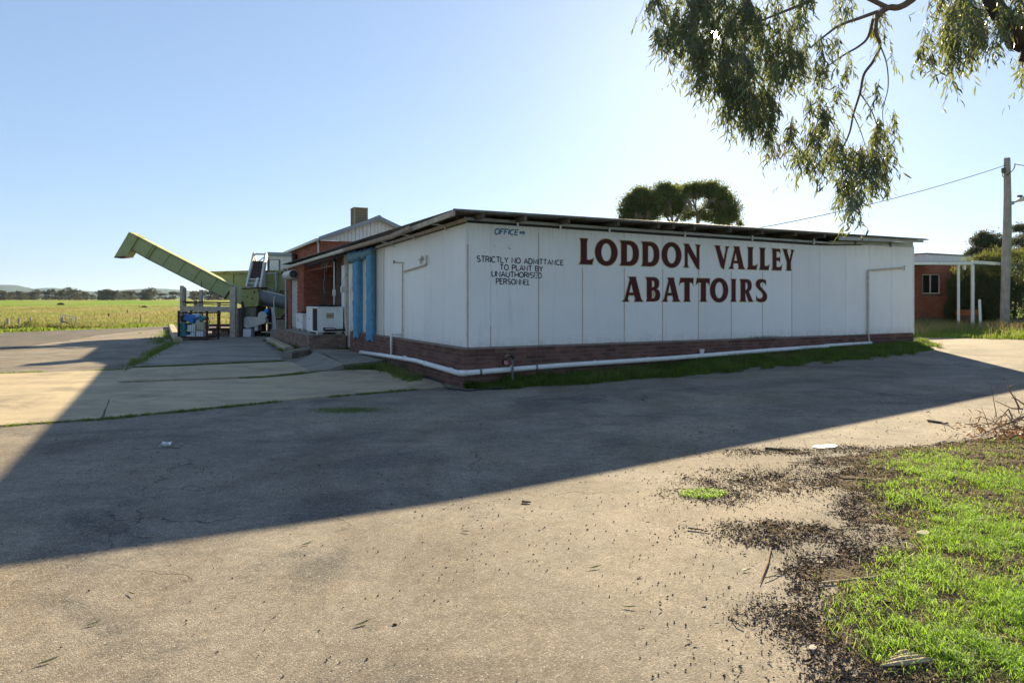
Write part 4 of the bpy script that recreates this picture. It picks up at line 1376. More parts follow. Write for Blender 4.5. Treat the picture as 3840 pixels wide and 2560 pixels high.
apart(MB().box(AP + .02, AP + .05, doorb[0] + .05, doorb[0] + .16, 1.72, 1.86), 'door_lock', M['steelw'])
# grey shutter in the alcove
sh = apart(MB().box(.37, 1.62, 16.24, 16.27, .6, 2.74), 'roller_shutter', M['grey'])
for k in range(26):
    z = .62 + k * .081
    apart(MB().prism([(0, z), (-.018, z + .02), (-.018, z + .06), (0, z + .078)], lambda u, v, t: (t, 16.238 + u, v), .38, 1.61), 'slat', M['grey'], sh)
# red truss in the alcove mouth
m = MB().bar((-.10, 11.6, 3.02), (-.10, 16.18, 3.02), .05, .05)
apart(m, 'truss_chord', M['redox'])
apart(MB().bar((-.10, 11.6, 3.30), (-.10, 16.18, 3.30), .05, .05), 'truss_chord', M['redox'])
for k in range(20):
    b = 11.7 + k * .225
    apart(MB().tube([(-.10, b, 3.03), (-.10, b + .11, 3.29)], .009, 5), 'truss_web', M['redox'])
    apart(MB().tube([(-.10, b + .11, 3.29), (-.10, b + .225, 3.03)], .009, 5), 'truss_web', M['redox'])
m = MB().bar((.12, 8.95, 3.06), (.12, 11.5, 3.06), .03, .04)
apart(m, 'truss_chord', M['redox'])
for k in range(10):
    b = 9.0 + k * .25
    apart(MB().tube([(.12, b, 3.07), (.12, b + .125, 3.28)], .009, 5), 'truss_web', M['redox'])
    apart(MB().tube([(.12, b + .125, 3.28), (.12, b + .25, 3.07)], .009, 5), 'truss_web', M['redox'])
# posts and conduits in the alcove mouth
apart(MB().box(.02, .15, 11.5, 11.62, .6, 3.3), 'post', M['dtimber'])
apart(MB().tube([(-.06, 11.62, 1.15), (-.06, 11.62, 3.25)], .022, 8), 'conduit', M['pvc'])
apart(MB().bbox(-.12, -.02, 11.52, 11.64, 1.95, 2.17, .008), 'junction_box', M['steelw'])
apart(MB().tube([(-.0, 9.95, .6), (-.0, 9.95, 3.3)], .05, 8), 'post', M['timber'])
apart(MB().tube([(-.06, 10.02, 1.0), (-.06, 10.02, 3.3)], .018, 8), 'conduit', M['steelw'])
apart(MB().bbox(-.17, -.04, 10.02, 10.22, 2.05, 2.26, .008), 'junction_box', M['steelw'])
apart(MB().tube([(-.05, 10.1, 2.26), (-.10, 10.2, 2.36), (-.08, 10.1, 2.50), (-.03, 10.02, 2.62)], .012, 6), 'cable', M['steelw'])
hang = [[(-.1, 13.2, 3.2), (-.15, 13.3, 3.05), (-.13, 13.5, 2.95), (-.1, 13.7, 3.1), (-.1, 13.9, 3.25)],
        [(-.1, 12.9, 3.25), (-.14, 12.95, 2.9), (-.1, 13.0, 2.7), (-.12, 13.1, 2.45), (-.14, 13.02, 2.25), (-.1, 12.98, 2.05)],
        [(-.1, 12.4, 3.25), (-.15, 12.5, 3.0), (-.12, 12.62, 2.85), (-.1, 12.8, 3.2)]]
for h in hang:
    apart(MB().tube(h, .014, 5), 'cable', M['rustpale'])
apart(MB().tube([(-.05, 11.5, 3.20), (-.1, 12.4, 3.26), (-.1, 13.5, 3.24), (-.2, 16.2, 3.22)], .05, 6), 'cable', M['black'])

# vent stack on the annexe roof
vs2 = thing('roof_vent', 'tan box vent with gridded sides standing on the annexe roof', 'roof vent', tuple(L2W(3.62, 22.3, 5.55)), TH)
q = .33
part(MB().box(-q, q, -q, q, -.3, 1.02), 'box', M['tanb'], vs2, world=False)
for i, j in ((-1, -1), (1, -1), (-1, 1), (1, 1)):
    part(MB().box(i * q - .035, i * q + .035, j * q - .035, j * q + .035, -.3, 1.04), 'corner_post', M['tanm'], vs2, world=False)
for k in range(9):
    z = .02 + k * .115
    part(MB().box(-q + .04, q - .04, -q - .012, -q - .002, z, z + .018), 'slat', M['tanm'], vs2, world=False)
    part(MB().box(-q - .012, -q - .002, -q + .04, q - .04, z, z + .018), 'slat', M['tanm'], vs2, world=False)
for k in range(4):
    a = -q + .13 + k * .12
    part(MB().box(a - .006, a + .006, -q - .008, -q - .001, .0, 1.0), 'mullion', M['tanm'], vs2, world=False)
part(MB().bbox(-q - .05, q + .05, -q - .05, q + .05, 1.03, 1.09, .02), 'lid', M['tanm'], vs2, world=False)

# ================================================================== BRICK PLATFORM AND CONDENSERS
plat = thing('brick_platform', 'low pale brick loading platform under the white condenser units', 'platform', (OX, OY, 0), TH)
rp = [.575 - BH - k * (BH + GAP) for k in range(7)]
lay(plat, [(brick_run(6.9, rp), (-1.1, 10.7), (0, 1), (1, 0)), (brick_run(1.25, rp, off0=-.115), (-1.1, 10.7), (1, 0), (0, 1))], M['palebrick'])
part(MB().box(-1.09, 0.15, 10.71, 17.55, -.1, .57).box(-1.09, -.29, 17.55, 20.2, -.1, .45), 'mortar_bed', M['mortar'], plat, world=False)
part(MB().bbox(-1.12, .18, 10.66, 16.15, .576, .61, .01), 'deck', M['concrete2'], plat, world=False)

def condenser(name, label, a0, a1, b0, b1, z0, z1, big):
    c = L2W((a0 + a1) / 2, (b0 + b1) / 2, z0)
    t = thing(name, label, 'air conditioner', tuple(c), TH, None)
    hx, hy, H = (a1 - a0) / 2, (b1 - b0) / 2, z1 - z0
    pp = lambda m, n, mt, par=None: part(m, n, mt, par or t, world=False)
    pp(MB().bbox(-hx, hx, -hy, hy, .07, H, .012), 'casing', M['white'])
    for i in (-1, 1):
        for j in (-1, 1):
            pp(MB().bbox(i * (hx - .12) - .09, i * (hx - .12) + .09, j * (hy - .25) - .16, j * (hy - .25) + .16, 0, .069, .006), 'foot', M['cream'])
    pp(MB().box(-hx - .006, hx + .006, -hy - .006, hy + .006, H - .05, H - .044), 'lid_seam', M['grey'])
    nf = 2 if big else 1
    for k in range(nf):
        cy = (k - (nf - 1) / 2) * hy
        fan = pp(MB().tube([(0, cy, H), (0, cy, H + .06)], min(hx, hy / nf) * .82, 20), 'fan_ring', M['black'])
        for q in range(6):
            an = q * math.pi / 6
            r_ = min(hx, hy / nf) * .8
            pp(MB().bar((-r_ * math.cos(an), cy - r_ * math.sin(an), H + .075), (r_ * math.cos(an), cy + r_ * math.sin(an), H + .075), .012, .012), 'fan_guard', M['black'], fan)
    if big:
        pp(MB().box(-hx - .006, -hx + .02, -hy + .02, -hy + .80, .12, H - .06), 'coil_grille', M['darkg'])
        for k in range(14):
            y = -hy + .05 + k * .055
            pp(MB().box(-hx - .011, -hx - .0065, y, y + .008, .13, H - .07), 'fin', M['black'])
        pl = pp(MB().box(-hx + .30, -hx + .56, -hy - .008, -hy - .001, H - .40, H - .21), 'name_plate', M['tanm'])
        m = MB()
        for k, g in enumerate([[(0, 0), (0, 1)], [(.5, .9), (.1, .9), (.1, .1), (.5, .1)], [(0, 0), (.25, 1), (.5, 0)], [(0, 0), (0, 1), (.4, .6), (0, .5)], [(0, 0), (.25, 1), (.5, 0)], [(.5, .9), (.1, .9), (.1, .1), (.5, .1)]][:5]):
            m2 = MB()
            x0 = -hx + .325 + k * .036
            q = [(x0 + u * .05, H - .335 + v * .05) for u, v in g]
            ribbon(m2, q, .011, -hy - .0105)
            pp(m2, 'plate_mark', M['black'], pl)
        pp(MB().tube([(-hx + .22, -hy - .05, .24), (-hx + .22, -hy - .05, .16), (-hx + .26, -hy - .06, .14), (hx + .25, -hy - .06, .16)], .035, 8), 'insulated_pipe', M['black'])
        pp(MB().tube([(-hx + .24, -hy - .05, .23), (-hx + .55, -hy - .05, .23), (-hx + .66, -hy - .05, .16)], .012, 6), 'cable', M['black'])
        pp(MB().tube([(hx + .01, -hy + .1, .40), (hx + .06, -hy + .02, .33), (hx + .02, -hy - .02, .25), (hx + .12, -hy - .03, .15)], .010, 6), 'cable', M['black'])
        pp(MB().tube([(-hx - .001, hy * .35, H * .55), (-hx - .02, hy * .35, H * .55)], .018, 8), 'latch', M['black'])
    else:
        pp(MB().tube([(-hx - .001, -hy + .15, H * .5), (-hx - .02, -hy + .15, H * .5)], .016, 8), 'latch', M['black'])
        pp(MB().box(-hx - .004, -hx - .001, hy - .5, hy - .38, H * .5, H * .72), 'label_plate', M['grey'])
condenser('condenser_unit', 'large white condenser unit with dark grille and twin fans on the brick platform', -.78, .10, 10.95, 12.95, .61, 1.56, True)
condenser('condenser_unit', 'small white condenser unit behind the large one', -.72, -.12, 14.1, 15.5, .61, 1.28, False)

# ================================================================== GREEN PLANT (hopper, chute, elevator)
MY = 33.2                                   # depth of the chute's near side
c1 = lambda x, y: (400 + x / 3.36, 840 + y / 3.36)      # photo crop -> photo pixel
def q1(x, y, Y): s = c1(x, y); return P(s[0], s[1], Y)
def k4(x, y, Y): return P(840 + x / 4.3556, 930 + y / 4.3556, Y)
def pris(m, pts, Y0, Y1, proj=q1):
    """outline read off the photo at depth Y0, extruded straight back to Y1"""
    o = [proj(x, y, Y0) for x, y in pts]
    return m.prism([(p.x, p.z) for p in o], lambda u, v, t: (u, t, v), Y0, Y1)

ch = thing('discharge_chute', 'long olive green chute rising to a hooded outlet over the road', 'conveyor', tuple(G(935, 1262)))
part(pris(MB(), [(395, 158), (620, 278), (930, 437), (1240, 597), (1590, 782), (1700, 812), (1715, 960), (1680, 1012), (1490, 935), (1180, 775), (905, 640), (700, 530), (510, 436), (305, 320)], MY, MY + .6), 'trough', M['green'], ch)
part(pris(MB(), [(280, 100), (395, 158), (305, 320), (240, 410), (88, 425)], MY - .02, MY + .62), 'outlet_hood', M['green'], ch)
part(pris(MB(), [(88, 425), (240, 411), (240, 403), (95, 415)], MY - .06, MY + .66), 'outlet_lip', M['rust'], ch)
part(pris(MB(), [(280, 98), (400, 157), (398, 164), (284, 106)], MY - .06, MY + .66), 'hood_rim', M['greenr'], ch)
for (xa, ya), (xb, yb) in (((398, 152), (300, 326)), ((625, 270), (508, 441)), ((1594, 776), (1488, 938))):
    a = q1(xa, ya, MY - .04); b = q1(xb, yb, MY - .04)
    part(MB().bar(a, b, .05, .09, (0, 1, 0)), 'flange', M['rust'] if xa > 1000 else M['greenr'], ch)
a = [q1(x, y, MY - .03) for x, y in ((395, 156), (620, 275), (930, 434), (1240, 594), (1590, 779))]
for i in range(4):
    part(MB().bar(a[i], a[i + 1], .08, .03, (0, 0, 1)), 'edge_angle', M['greenr'], ch)
a = [q1(x, y, MY - .03) for x, y in ((305, 322), (510, 438), (905, 642), (1490, 937))]
for i in range(3):
    part(MB().bar(a[i], a[i + 1], .05, .025, (0, 0, 1)), 'edge_angle', M['rust'], ch)
a = q1(340, 290, MY - .012); b = q1(1560, 850, MY - .012)
part(MB().bar(q1(470, 330, MY - .008), q1(1480, 850, MY - .008), .012, .02, (0, 1, 0)), 'seam', M['greenr'], ch)
for t_ in (.16, .34, .50, .66, .84):
    a = q1(395 + (1590 - 395) * t_, 158 + (782 - 158) * t_ + 8, MY - .02); b = q1(305 + (1490 - 305) * t_, 320 + (935 - 320) * t_ - 8, MY - .02)
    part(MB().bar(a, b, .012, .035, (0, 1, 0)), 'panel_joint', M['greenr'], ch)
for k in range(34):
    t_ = (k + .5) / 34
    a = q1(395 + (1590 - 395) * t_, 158 + (782 - 158) * t_ + 14, MY)
    part(MB().tube([(a.x, MY - .022, a.z), (a.x, MY + .01, a.z)], .016, 6), 'bolt', M['rust'], ch)
part(pris(MB(), [(1700, 815), (1895, 800), (1922, 930), (1905, 1032), (1740, 1048), (1715, 960)], MY - .35, MY + .95), 'boot', M['greenr'], ch)
part(pris(MB(), [(1697, 808), (1898, 793), (1898, 806), (1697, 820)], MY - .42, MY + 1.0), 'boot_rim', M['rust'], ch)
part(pris(MB(), [(1690, 985), (1730, 985), (1760, 1062), (1700, 1062)], MY - .3, MY + .8), 'rusted_gusset', M['rust'], ch)
part(MB().bar(q1(1195, 730, MY - .05), q1(1193, 800, MY - .05), .02, .02), 'hook_rod', M['rust'], ch)

hop = thing('feed_hopper', 'wide olive green hopper behind the chute and the elevator', 'hopper', tuple(G(990, 1250)))
HY = 35.4
part(pris(MB(), [(1255, 625), (2330, 625), (2330, 870), (1700, 1000), (1255, 700)], HY, HY + 2.4), 'shell', M['green'], hop)
part(pris(MB(), [(1245, 598), (1810, 585), (2330, 583), (2330, 622), (1810, 622), (1255, 624)], HY - .12, HY + 2.5), 'top_rim', M['greenr'], hop)
for x in (1590, 1800, 1995, 2155):
    part(MB().bar(q1(x, 625, HY - .03), q1(x, 830, HY - .03), .05, .05), 'stiffener', M['green'], hop)
part(pris(MB(), [(1950, 838), (2330, 838), (2330, 862), (1950, 862)], HY - .1, HY + 2.2), 'lower_rail', M['greenr'], hop)
part(pris(MB(), [(2000, 862), (2330, 862), (2330, 1060), (2190, 1175), (2110, 1175), (2060, 1050)], HY + .2, HY + 2.0), 'cone', M['green'], hop)
for x in (2050, 2290):
    for Y in (HY + .4, HY + 1.9):
        part(MB().bar(q1(x, 1060, Y), (q1(x, 1060, Y).x, Y, 0), .12, .12), 'leg', M['rust'], hop)
part(MB().bar(q1(1960, 1195, HY + .1), q1(2330, 1195, HY + .1), .08, .08), 'cross_beam', M['rust'], hop)
part(MB().bar(q1(2300, 1060, HY + .1), q1(2190, 1200, HY + .1), .10, .06), 'brace', M['rust'], hop)

el = thing('bucket_elevator', 'steep belt elevator with dark belt and pale side rails beside the hopper', 'conveyor', tuple(G(955, 1262)))
EY0, EY1 = 33.6, 35.6
def ep(x, y):
    t = (800 - y) / (800 - 375)
    return q1(x, y, EY0 + (EY1 - EY0) * t)
part(MB().bar(ep(1765, 800), ep(1862, 372), .10, .20, (0, 1, 0)), 'side_rail', M['steelw'], el)
part(MB().bar(ep(1938, 832), ep(2010, 378), .10, .20, (0, 1, 0)), 'side_rail', M['steelw'], el)
part(MB().bar(ep(1858, 378), ep(2012, 381), .09, .09), 'top_bar', M['steelw'], el)
part(MB().bar(ep(1845, 482), ep(1985, 485), .10, .14), 'head_roller', M['rust'], el)
m = MB()
vs = [ep(1800, 685), ep(1950, 690), ep(1982, 490), ep(1852, 487)]
vs2_ = [v + Vector((0, .12, -.05)) for v in vs]
m.add(vs + vs2_, [(0, 1, 2, 3), (7, 6, 5, 4), (0, 4, 5, 1), (1, 5, 6, 2), (2, 6, 7, 3), (3, 7, 4, 0)])
part(m, 'belt', M['rust'], el)
for k in range(5):
    t = (k + .6) / 5
    a = ep(1800 + (1852 - 1800) * t, 685 + (487 - 685) * t) + Vector((.03, -.03, 0)); b = ep(1950 + (1982 - 1950) * t, 690 + (490 - 690) * t) + Vector((-.03, -.03, 0))
    part(MB().bar(a, b, .03, .06), 'bucket', M['darkg'], el)
m = MB()
vs = [ep(1862, 470), ep(1868, 400), ep(1888, 465)]
m.add([*vs, *[v + Vector((0, .05, 0)) for v in vs]], [(0, 1, 2), (5, 4, 3), (0, 3, 4, 1), (1, 4, 5, 2), (2, 5, 3, 0)])
part(m, 'head_guard', M['steelw'], el)
for y in (690, 742, 798):
    part(MB().bar(ep(1772 + (800 - y) * .22, y) + Vector((0, -.12, 0)), ep(1945 + (800 - y) * .12, y + 6) + Vector((0, -.12, 0)), .05, .05), 'guard_rail', M['steelw'], el)
for k in range(9):
    x = 1790 + k * 17
    part(MB().bar(ep(x + 12, 692) + Vector((0, -.1, 0)), ep(x - 4, 796) + Vector((0, -.1, 0)), .025, .02), 'guard_bar', M['grey'], el)
part(MB().bar(ep(1922, 680) + Vector((0, -.2, 0)), ep(1888, 805) + Vector((0, -.2, 0)), .12, .05, (0, 1, 0)), 'diagonal_plate', M['steelw'], el)
part(MB().bar(q1(1925, 800, 33.5), q1(1925, 1420, 33.5), .3, .3), 'support_post', M['rust'], el)
part(MB().bar(q1(1970, 830, 34.2), q1(1990, 1400, 34.2), .14, .14), 'support_post', M['rust'], el)

aug = thing('auger_trough', 'dark grey curved auger trough sloping down behind the downpipe', 'auger', tuple(G(1020, 1250)))
m = MB()
A0, A1 = q1(1915, 838, 33.0), q1(2420, 950, 33.0)
B0, B1 = q1(1925, 1005, 33.0), q1(2420, 1120, 33.0)
def tf(u, v):
    top = A0.lerp(A1, u); bot = B0.lerp(B1, u)
    c = (top + bot) / 2; h = (top - bot).length / 2
    t = math.pi / 2 + math.pi * v
    up = (top - bot).normalized()
    return c + up * (h * math.sin(t)) + Vector((0, .45, 0)) * math.cos(t) + Vector((0, .4, 0))
m.grid([i / 12 for i in range(13)], [j / 14 for j in range(15)], tf)
part(m, 'trough', M['grey'], aug, smooth=True)
part(MB().bar(A0 + Vector((0, .38, .02)), A1 + Vector((0, .38, .02)), .10, .05), 'edge_angle', M['steelw'], aug)
part(MB().tube([q1(2130, 905, 32.4), q1(2112, 930, 32.4), q1(2105, 985, 32.4), q1(2112, 1050, 32.4)], .03, 6), 'hose', M['steelw'], aug)
for i in range(13):
    x = 1960 + i * 13
    part(MB().bar(q1(x, 1015, 33.3), q1(x, 1042, 33.3), .03, .05), 'tooth', M['grey'], aug)
part(MB().bar(q1(2075, 1060, 33.3), q1(2070, 1330, 33.3), .12, .12), 'support_leg', M['rust'], aug)

gd = thing('drive_guard', 'rounded pale grey belt guard with a motor under the green boot', 'machine', tuple(G(935, 1262)))
def capsule(x0, y0, r0, x1, y1, r1, Y0, Y1):
    a = q1(x0, y0, Y0); b = q1(x1, y1, Y0); k = Y0 / FPX / 3.36
    d = Vector((b.x - a.x, b.z - a.z)).normalized(); n = Vector((-d.y, d.x))
    pts = []
    for i in range(11):
        t = math.pi / 2 + math.pi * i / 10
        v = Vector((a.x, a.z)) + (d * math.cos(t) + n * math.sin(t)) * r0 * k; pts.append((v.x, v.y))
    for i in range(11):
        t = -math.pi / 2 + math.pi * i / 10
        v = Vector((b.x, b.z)) + (d * math.cos(t) + n * math.sin(t)) * r1 * k; pts.append((v.x, v.y))
    return MB().prism(pts, lambda u, v, t: (u, t, v), Y0, Y1)
part(capsule(1775, 1240, 72, 1965, 1215, 40, 32.35, 32.7), 'cover', M['steelw'], gd)
part(capsule(1775, 1240, 76, 1965, 1215, 44, 32.70, 32.75), 'cover_flange', M['grey'], gd)
part(MB().box(q1(1860, 0, 32.4).x, q1(1905, 0, 32.4).x, 32.4, 32.9, q1(0, 1345, 32.4).z, q1(0, 1270, 32.4).z), 'lower_box', M['steelw'], gd)
part(MB().tube([q1(1960, 1150, 32.5), q1(1960, 1150, 33.1)], .20, 14), 'motor', M['steelw'], gd)
part(MB().tube([q1(1995, 1110, 32.9), q1(2045, 1110, 32.9)], .16, 12), 'motor_fan_cover', M['bluep'], gd)
part(MB().box(q1(1945, 0, 32.6).x, q1(2000, 0, 32.6).x, 32.6, 33.0, q1(0, 1195, 32.6).z, q1(0, 1160, 32.6).z), 'motor_base', M['rust'], gd)
part(MB().tube([q1(2010, 1200, 32.6), q1(2050, 1250, 32.6), q1(2090, 1250, 32.6), q1(2118, 1225, 32.6)], .025, 6), 'cable', M['steelw'], gd)
part(MB().bar(q1(1800, 1310, 32.9), (q1(1800, 1310, 32.9).x, 32.9, 0.02), .10, .10), 'stand', M['rust'], gd)
part(MB().bar(q1(1925, 1260, 32.9), (q1(1925, 1260, 32.9).x, 32.9, 0.02), .12, .12), 'stand', M['rust'], gd)

g = G(925, 1260)
single(MB().bbox(q1(1716, 0, 32.2).x, q1(1815, 0, 32.2).x, 32.2, 32.7, 0.03, .42, .02), 'storage_box', M['whitep'], 'small white box on the ground below the grey belt guard', 'box', (g.x, 32.4, 0.03))

pier = thing('concrete_pier', 'lichen stained green concrete pier under the chute boot', 'pier', (q1(1800, 0, MY).x, MY + .3, 0))
part(MB().bbox(q1(1692, 0, MY).x, q1(1900, 0, MY).x, MY - .25, MY + .9, -.1, q1(0, 1050, MY).z, .04), 'block', mk('lichen_concrete', (0.26, 0.26, 0.19), (0.13, 0.13, 0.08), 3, 0.95, 0.1, bump=0.8, bs=14, bd=0.05, grain=0.5, gs=11), pier)

hr = thing('pipe_handrail', 'bent galvanised pipe handrail in front of the hopper', 'handrail', tuple(G(1015, 1250)))
hy = 34.6
part(MB().tube([q1(2000, 830, hy), q1(2003, 640, hy), q1(2015, 625, hy), q1(2125, 625, hy), q1(2142, 640, hy), q1(2140, 760, hy), q1(2128, 880, hy)], .045, 8), 'hoop', M['galv'], hr)
part(MB().tube([q1(2008, 735, hy), q1(2120, 737, hy)], .022, 6), 'mid_rail', M['grey'], hr)
part(MB().tube([q1(1960, 818, hy), q1(2060, 815, hy), q1(2088, 830, hy), q1(2098, 870, hy)], .04, 8), 'low_rail', M['galv'], hr)
part(MB().tube([q1(2128, 640, hy - .4), q1(2142, 800, hy - .4), q1(2120, 885, hy - .4)], .05, 8), 'stanchion', M['galv'], hr)
part(MB().tube([q1(2098, 870, hy), Vector((q1(2098, 870, hy).x, hy, 0))], .04, 8), 'stanchion', M['galv'], hr)
part(MB().tube([q1(2000, 830, hy), Vector((q1(2000, 830, hy).x, hy, 0))], .04, 8), 'stanchion', M['galv'], hr)

af = thing('trestle_leg', 'pale grey steel trestle standing beside the downpipe', 'trestle', tuple(G(1036, 1258)))
ay = 32.2
part(MB().bar(q1(2095, 1050, ay), Vector((q1(2138, 1400, ay).x, ay, 0.0)), .16, .05, (0, 1, 0)), 'leg', M['galv'], af)
part(MB().bar(q1(2098, 1050, ay + .6), Vector((q1(2085, 1330, ay + .6).x, ay + .7, 0.0)), .10, .05, (0, 1, 0)), 'leg', M['galv'], af)
part(MB().bar(q1(2080, 1325, ay + .1), q1(2125, 1335, ay), .05, .05), 'rung', M['galv'], af)
part(MB().bar(q1(1950, 1360, ay + .2), q1(2075, 1360, ay + .2), .06, .05), 'low_bar', M['timber'], af)

# loading race of timber and steel
race = thing('timber_race', 'weathered timber and steel loading race with tall posts under the chute', 'loading race', tuple(G(780, 1256)))
k3 = lambda x, y, Y: P(640 + x / 6.535, 1060 + y / 6.535, Y)
ry = 32.0
def postp(x, y0, w, Y, z1=None, mat='timber', nm='post'):
    p = k3(x, y0, Y)
    part(MB().box(p.x - w / 2, p.x + w / 2, Y - w / 2, Y + w / 2, -.05, p.z if z1 is None else z1), nm, M[mat], race)
postp(275, 75, .13, ry); postp(330, 105, .10, ry + 1.2, mat='rustpale'); postp(355, 135, .09, ry + 2.2, mat='rustpale')
postp(607, 430, .12, ry + 2.0); postp(745, 175, .14, ry + 1.0)
postp(1540, 90, .26, ry - .1); postp(1585, 620, .16, ry + .1); postp(1490, 690, .14, ry + 1.6)
postp(1180, 490, .12, ry + 1.6, None)
part(MB().bar(k3(250, 640, ry - .12), k3(1540, 655, ry - .12), .10, .26), 'deck_beam', M['timber'], race)
part(MB().bar(k3(250, 612, ry - .05), k3(1540, 628, ry - .05), .12, .06), 'deck_edge', M['rustpale'], race)
part(MB().bar(k3(280, 470, ry), k3(1510, 490, ry), .05, .07), 'top_rail', M['rust'], race)
part(MB().bar(k3(360, 500, ry + 1.6), k3(1500, 550, ry + 1.6), .04, .05), 'mid_rail', M['rust'], race)
part(MB().bar(k3(340, 650, ry + 1.4), k3(1480, 660, ry + 1.4), .10, .15), 'back_beam', M['timber'], race)
for x in (665, 685, 710):
    part(MB().bar(k3(x, 485, ry + .9), k3(x, 610, ry + .9), .035, .03), 'baluster', M['galv'], race)
m = MB()
a, b = k3(260, 618, ry), k3(1540, 630, ry)
for k in range(9):
    z = (a.z + b.z) / 2 - .02
    y0 = ry + .02 + k * .17
    part(MB().box(a.x + .1, b.x - .1, y0, y0 + .155, z - .05, z), 'deck_plank', M['timber'], race)
for x, y in ((340, 690), (1165, 705)):
    p = k3(x, y, ry)
    part(MB().tube([(p.x - .12, ry, p.z + .05), (p.x - .1, ry, p.z - .06), (p.x + .1, ry, p.z - .06), (p.x + .14, ry, p.z + .04)], .035, 6), 'shackle', M['rust'], race)
part(MB().bar(k3(900, 1040, ry + .6), k3(1500, 1040, ry + .6), .08, .12), 'low_rail', M['redox'], race)
part(MB().bar(k3(900, 1062, ry + .7), k3(1500, 1062, ry + .7), .06, .06), 'low_rail', M['rust'], race)
part(MB().bar(k3(910, 1140, ry + .8), k3(1500, 1140, ry + .8), .05, .05), 'low_rail', M['rust'], race)
for x in (1130, 1215):
    part(MB().bar(k3(x, 1070, ry + .8), k3(x, 1230, ry + .8), .04, .04), 'strut', M['timber'], race)
part(MB().bbox(k3(1600, 0, ry).x, k3(1650, 0, ry).x, ry - .1, ry + .5, .15, k3(0, 620, ry).z, .02), 'end_plank', M['timber'], race)
part(MB().bbox(k3(1650, 0, ry).x, k3(1720, 0, ry).x, ry + .1, ry + .6, .0, k3(0, 625, ry).z, .02), 'end_panel', M['dtimber'], race)
lw = thing('low_stone_wall', 'low rough brown block wall under the loading race', 'wall', tuple(k3(1200, 1310, ry + 1)))
lw.location.z = 0
for r_ in range(3):
    for c in range(6):
        x0 = k3(905, 0, ry + .95).x + (c + (.5 if r_ % 2 else 0)) * .41
        if x0 + .4 > k3(1530, 0, ry + .95).x: continue
        part(MB().bbox(x0, x0 + .395, ry + .95 + random.uniform(-.02, .02), ry + 1.25, -.02 + r_ * .155, .13 + r_ * .155, .015), 'block', M['palebrick'], lw)

# cage with plastic drums
cy = 29.3
cg = thing('steel_cage', 'rusty steel mesh stillage cage filled with plastic drums', 'cage', tuple(G(722, 1281)))
cx0, cx1 = k3(178, 0, cy).x, k3(905, 0, cy).x
cz1 = k3(0, 730, cy).z; cd = 1.15; z00 = .05
for x in (cx0 + .03, cx1 - .03):
    for y in (cy, cy + cd):
        part(MB().box(x - .035, x + .035, y - .035, y + .035, z00, cz1 + .05), 'post', M['rust'], cg)
        part(MB().box(x - .05, x + .05, y - .05, y + .05, cz1 + .05, cz1 + .08), 'post_cup', M['rust'], cg)
for y in (cy, cy + cd):
    part(MB().bar((cx0, y, cz1 - .02), (cx1, y, cz1 - .02), .04, .045), 'top_rail', M['rust'], cg)
    part(MB().bar((cx0, y, z00 + .12), (cx1, y, z00 + .12), .05, .09), 'bottom_rail', M['rust'], cg)
for x in (cx0 + .03, cx1 - .03):
    part(MB().bar((x, cy, cz1 - .02), (x, cy + cd, cz1 - .02), .04, .045), 'top_rail', M['rust'], cg)
    part(MB().bar((x, cy, z00 + .12), (x, cy + cd, z00 + .12), .05, .09), 'bottom_rail', M['rust'], cg)
part(MB().box(cx0 + .06, cx1 - .06, cy + .03, cy + cd - .03, z00 + .125, z00 + .15), 'floor_plate', M['rust'], cg)
nw = 13
for k in range(1, nw):
    x = cx0 + (cx1 - cx0) * k / nw
    for y in (cy - .012, cy + cd):
        part(MB().bar((x, y, z00 + .16), (x, y, cz1 - .04), .006, .006), 'mesh_wire', M['rust'], cg)
for k in range(1, 14):
    z = z00 + .16 + (cz1 - .2 - z00) * k / 14
    for y in (cy - .004, cy + cd):
        part(MB().bar((cx0 + .05, y, z), (cx1 - .05, y, z), .006, .006), 'mesh_wire', M['rust'], cg)
    for x in (cx0 + .03, cx1 - .03):
        part(MB().bar((x, cy + .03, z), (x, cy + cd - .03, z), .006, .006), 'mesh_wire', M['rust'], cg)
part(MB().tube([(cx1 - .03, cy - .04, cz1), (cx1 + .12, cy - .05, cz1 - .45)], .018, 6), 'latch_bar', M['rust'], cg)

def drum(label, mat, x0, x1, y0, y1, z0, z1, rx=0.0, nm='plastic_drum', cat_='drum', cap_=True, ribs=0):
    c = Vector(((x0 + x1) / 2, (y0 + y1) / 2, z0))
    t = thing(nm, label, cat_, tuple(c))
    t.rotation_euler = (0, rx, 0)
    hx, hy_, H = (x1 - x0) / 2, (y1 - y0) / 2, z1 - z0
    part(MB().bbox(-hx, hx, -hy_, hy_, 0, H * .9, min(hx, H) * .16), 'body', M[mat], t, world=False, smooth=False)
    for k in range(ribs):
        z = H * (.2 + .5 * k / max(1, ribs - 1))
        part(MB().bbox(-hx - .008, hx + .008, -hy_ - .008, hy_ + .008, z, z + .03, .008), 'rib', M[mat], t, world=False)
    if cap_:
        part(MB().tube([(-hx * .55, 0, H * .88), (-hx * .55, 0, H)], min(hx, .05), 10), 'cap', M['black'] if mat != 'whitep' else M['creamp'], t, world=False)
        part(MB().tube([(-hx * .1, 0, H * .9), (-hx * .05, 0, H * .98), (hx * .5, 0, H * .98), (hx * .55, 0, H * .9)], .02, 6), 'handle', M[mat], t, world=False)
kx = lambda x: k3(x, 0, cy + .3).x
kz = lambda y: k3(0, y, cy + .3).z
fl = z00 + .15
drum('teal plastic crate at the bottom left of the cage', 'teal', kx(238), kx(425), cy + .08, cy + .6, fl, kz(1160), nm='plastic_crate', cat_='crate', cap_=False, ribs=2)
drum('teal plastic crate stacked on another crate in the cage', 'teal', kx(225), kx(415), cy + .08, cy + .6, kz(1160), kz(965), nm='plastic_crate', cat_='crate', cap_=False, ribs=2)
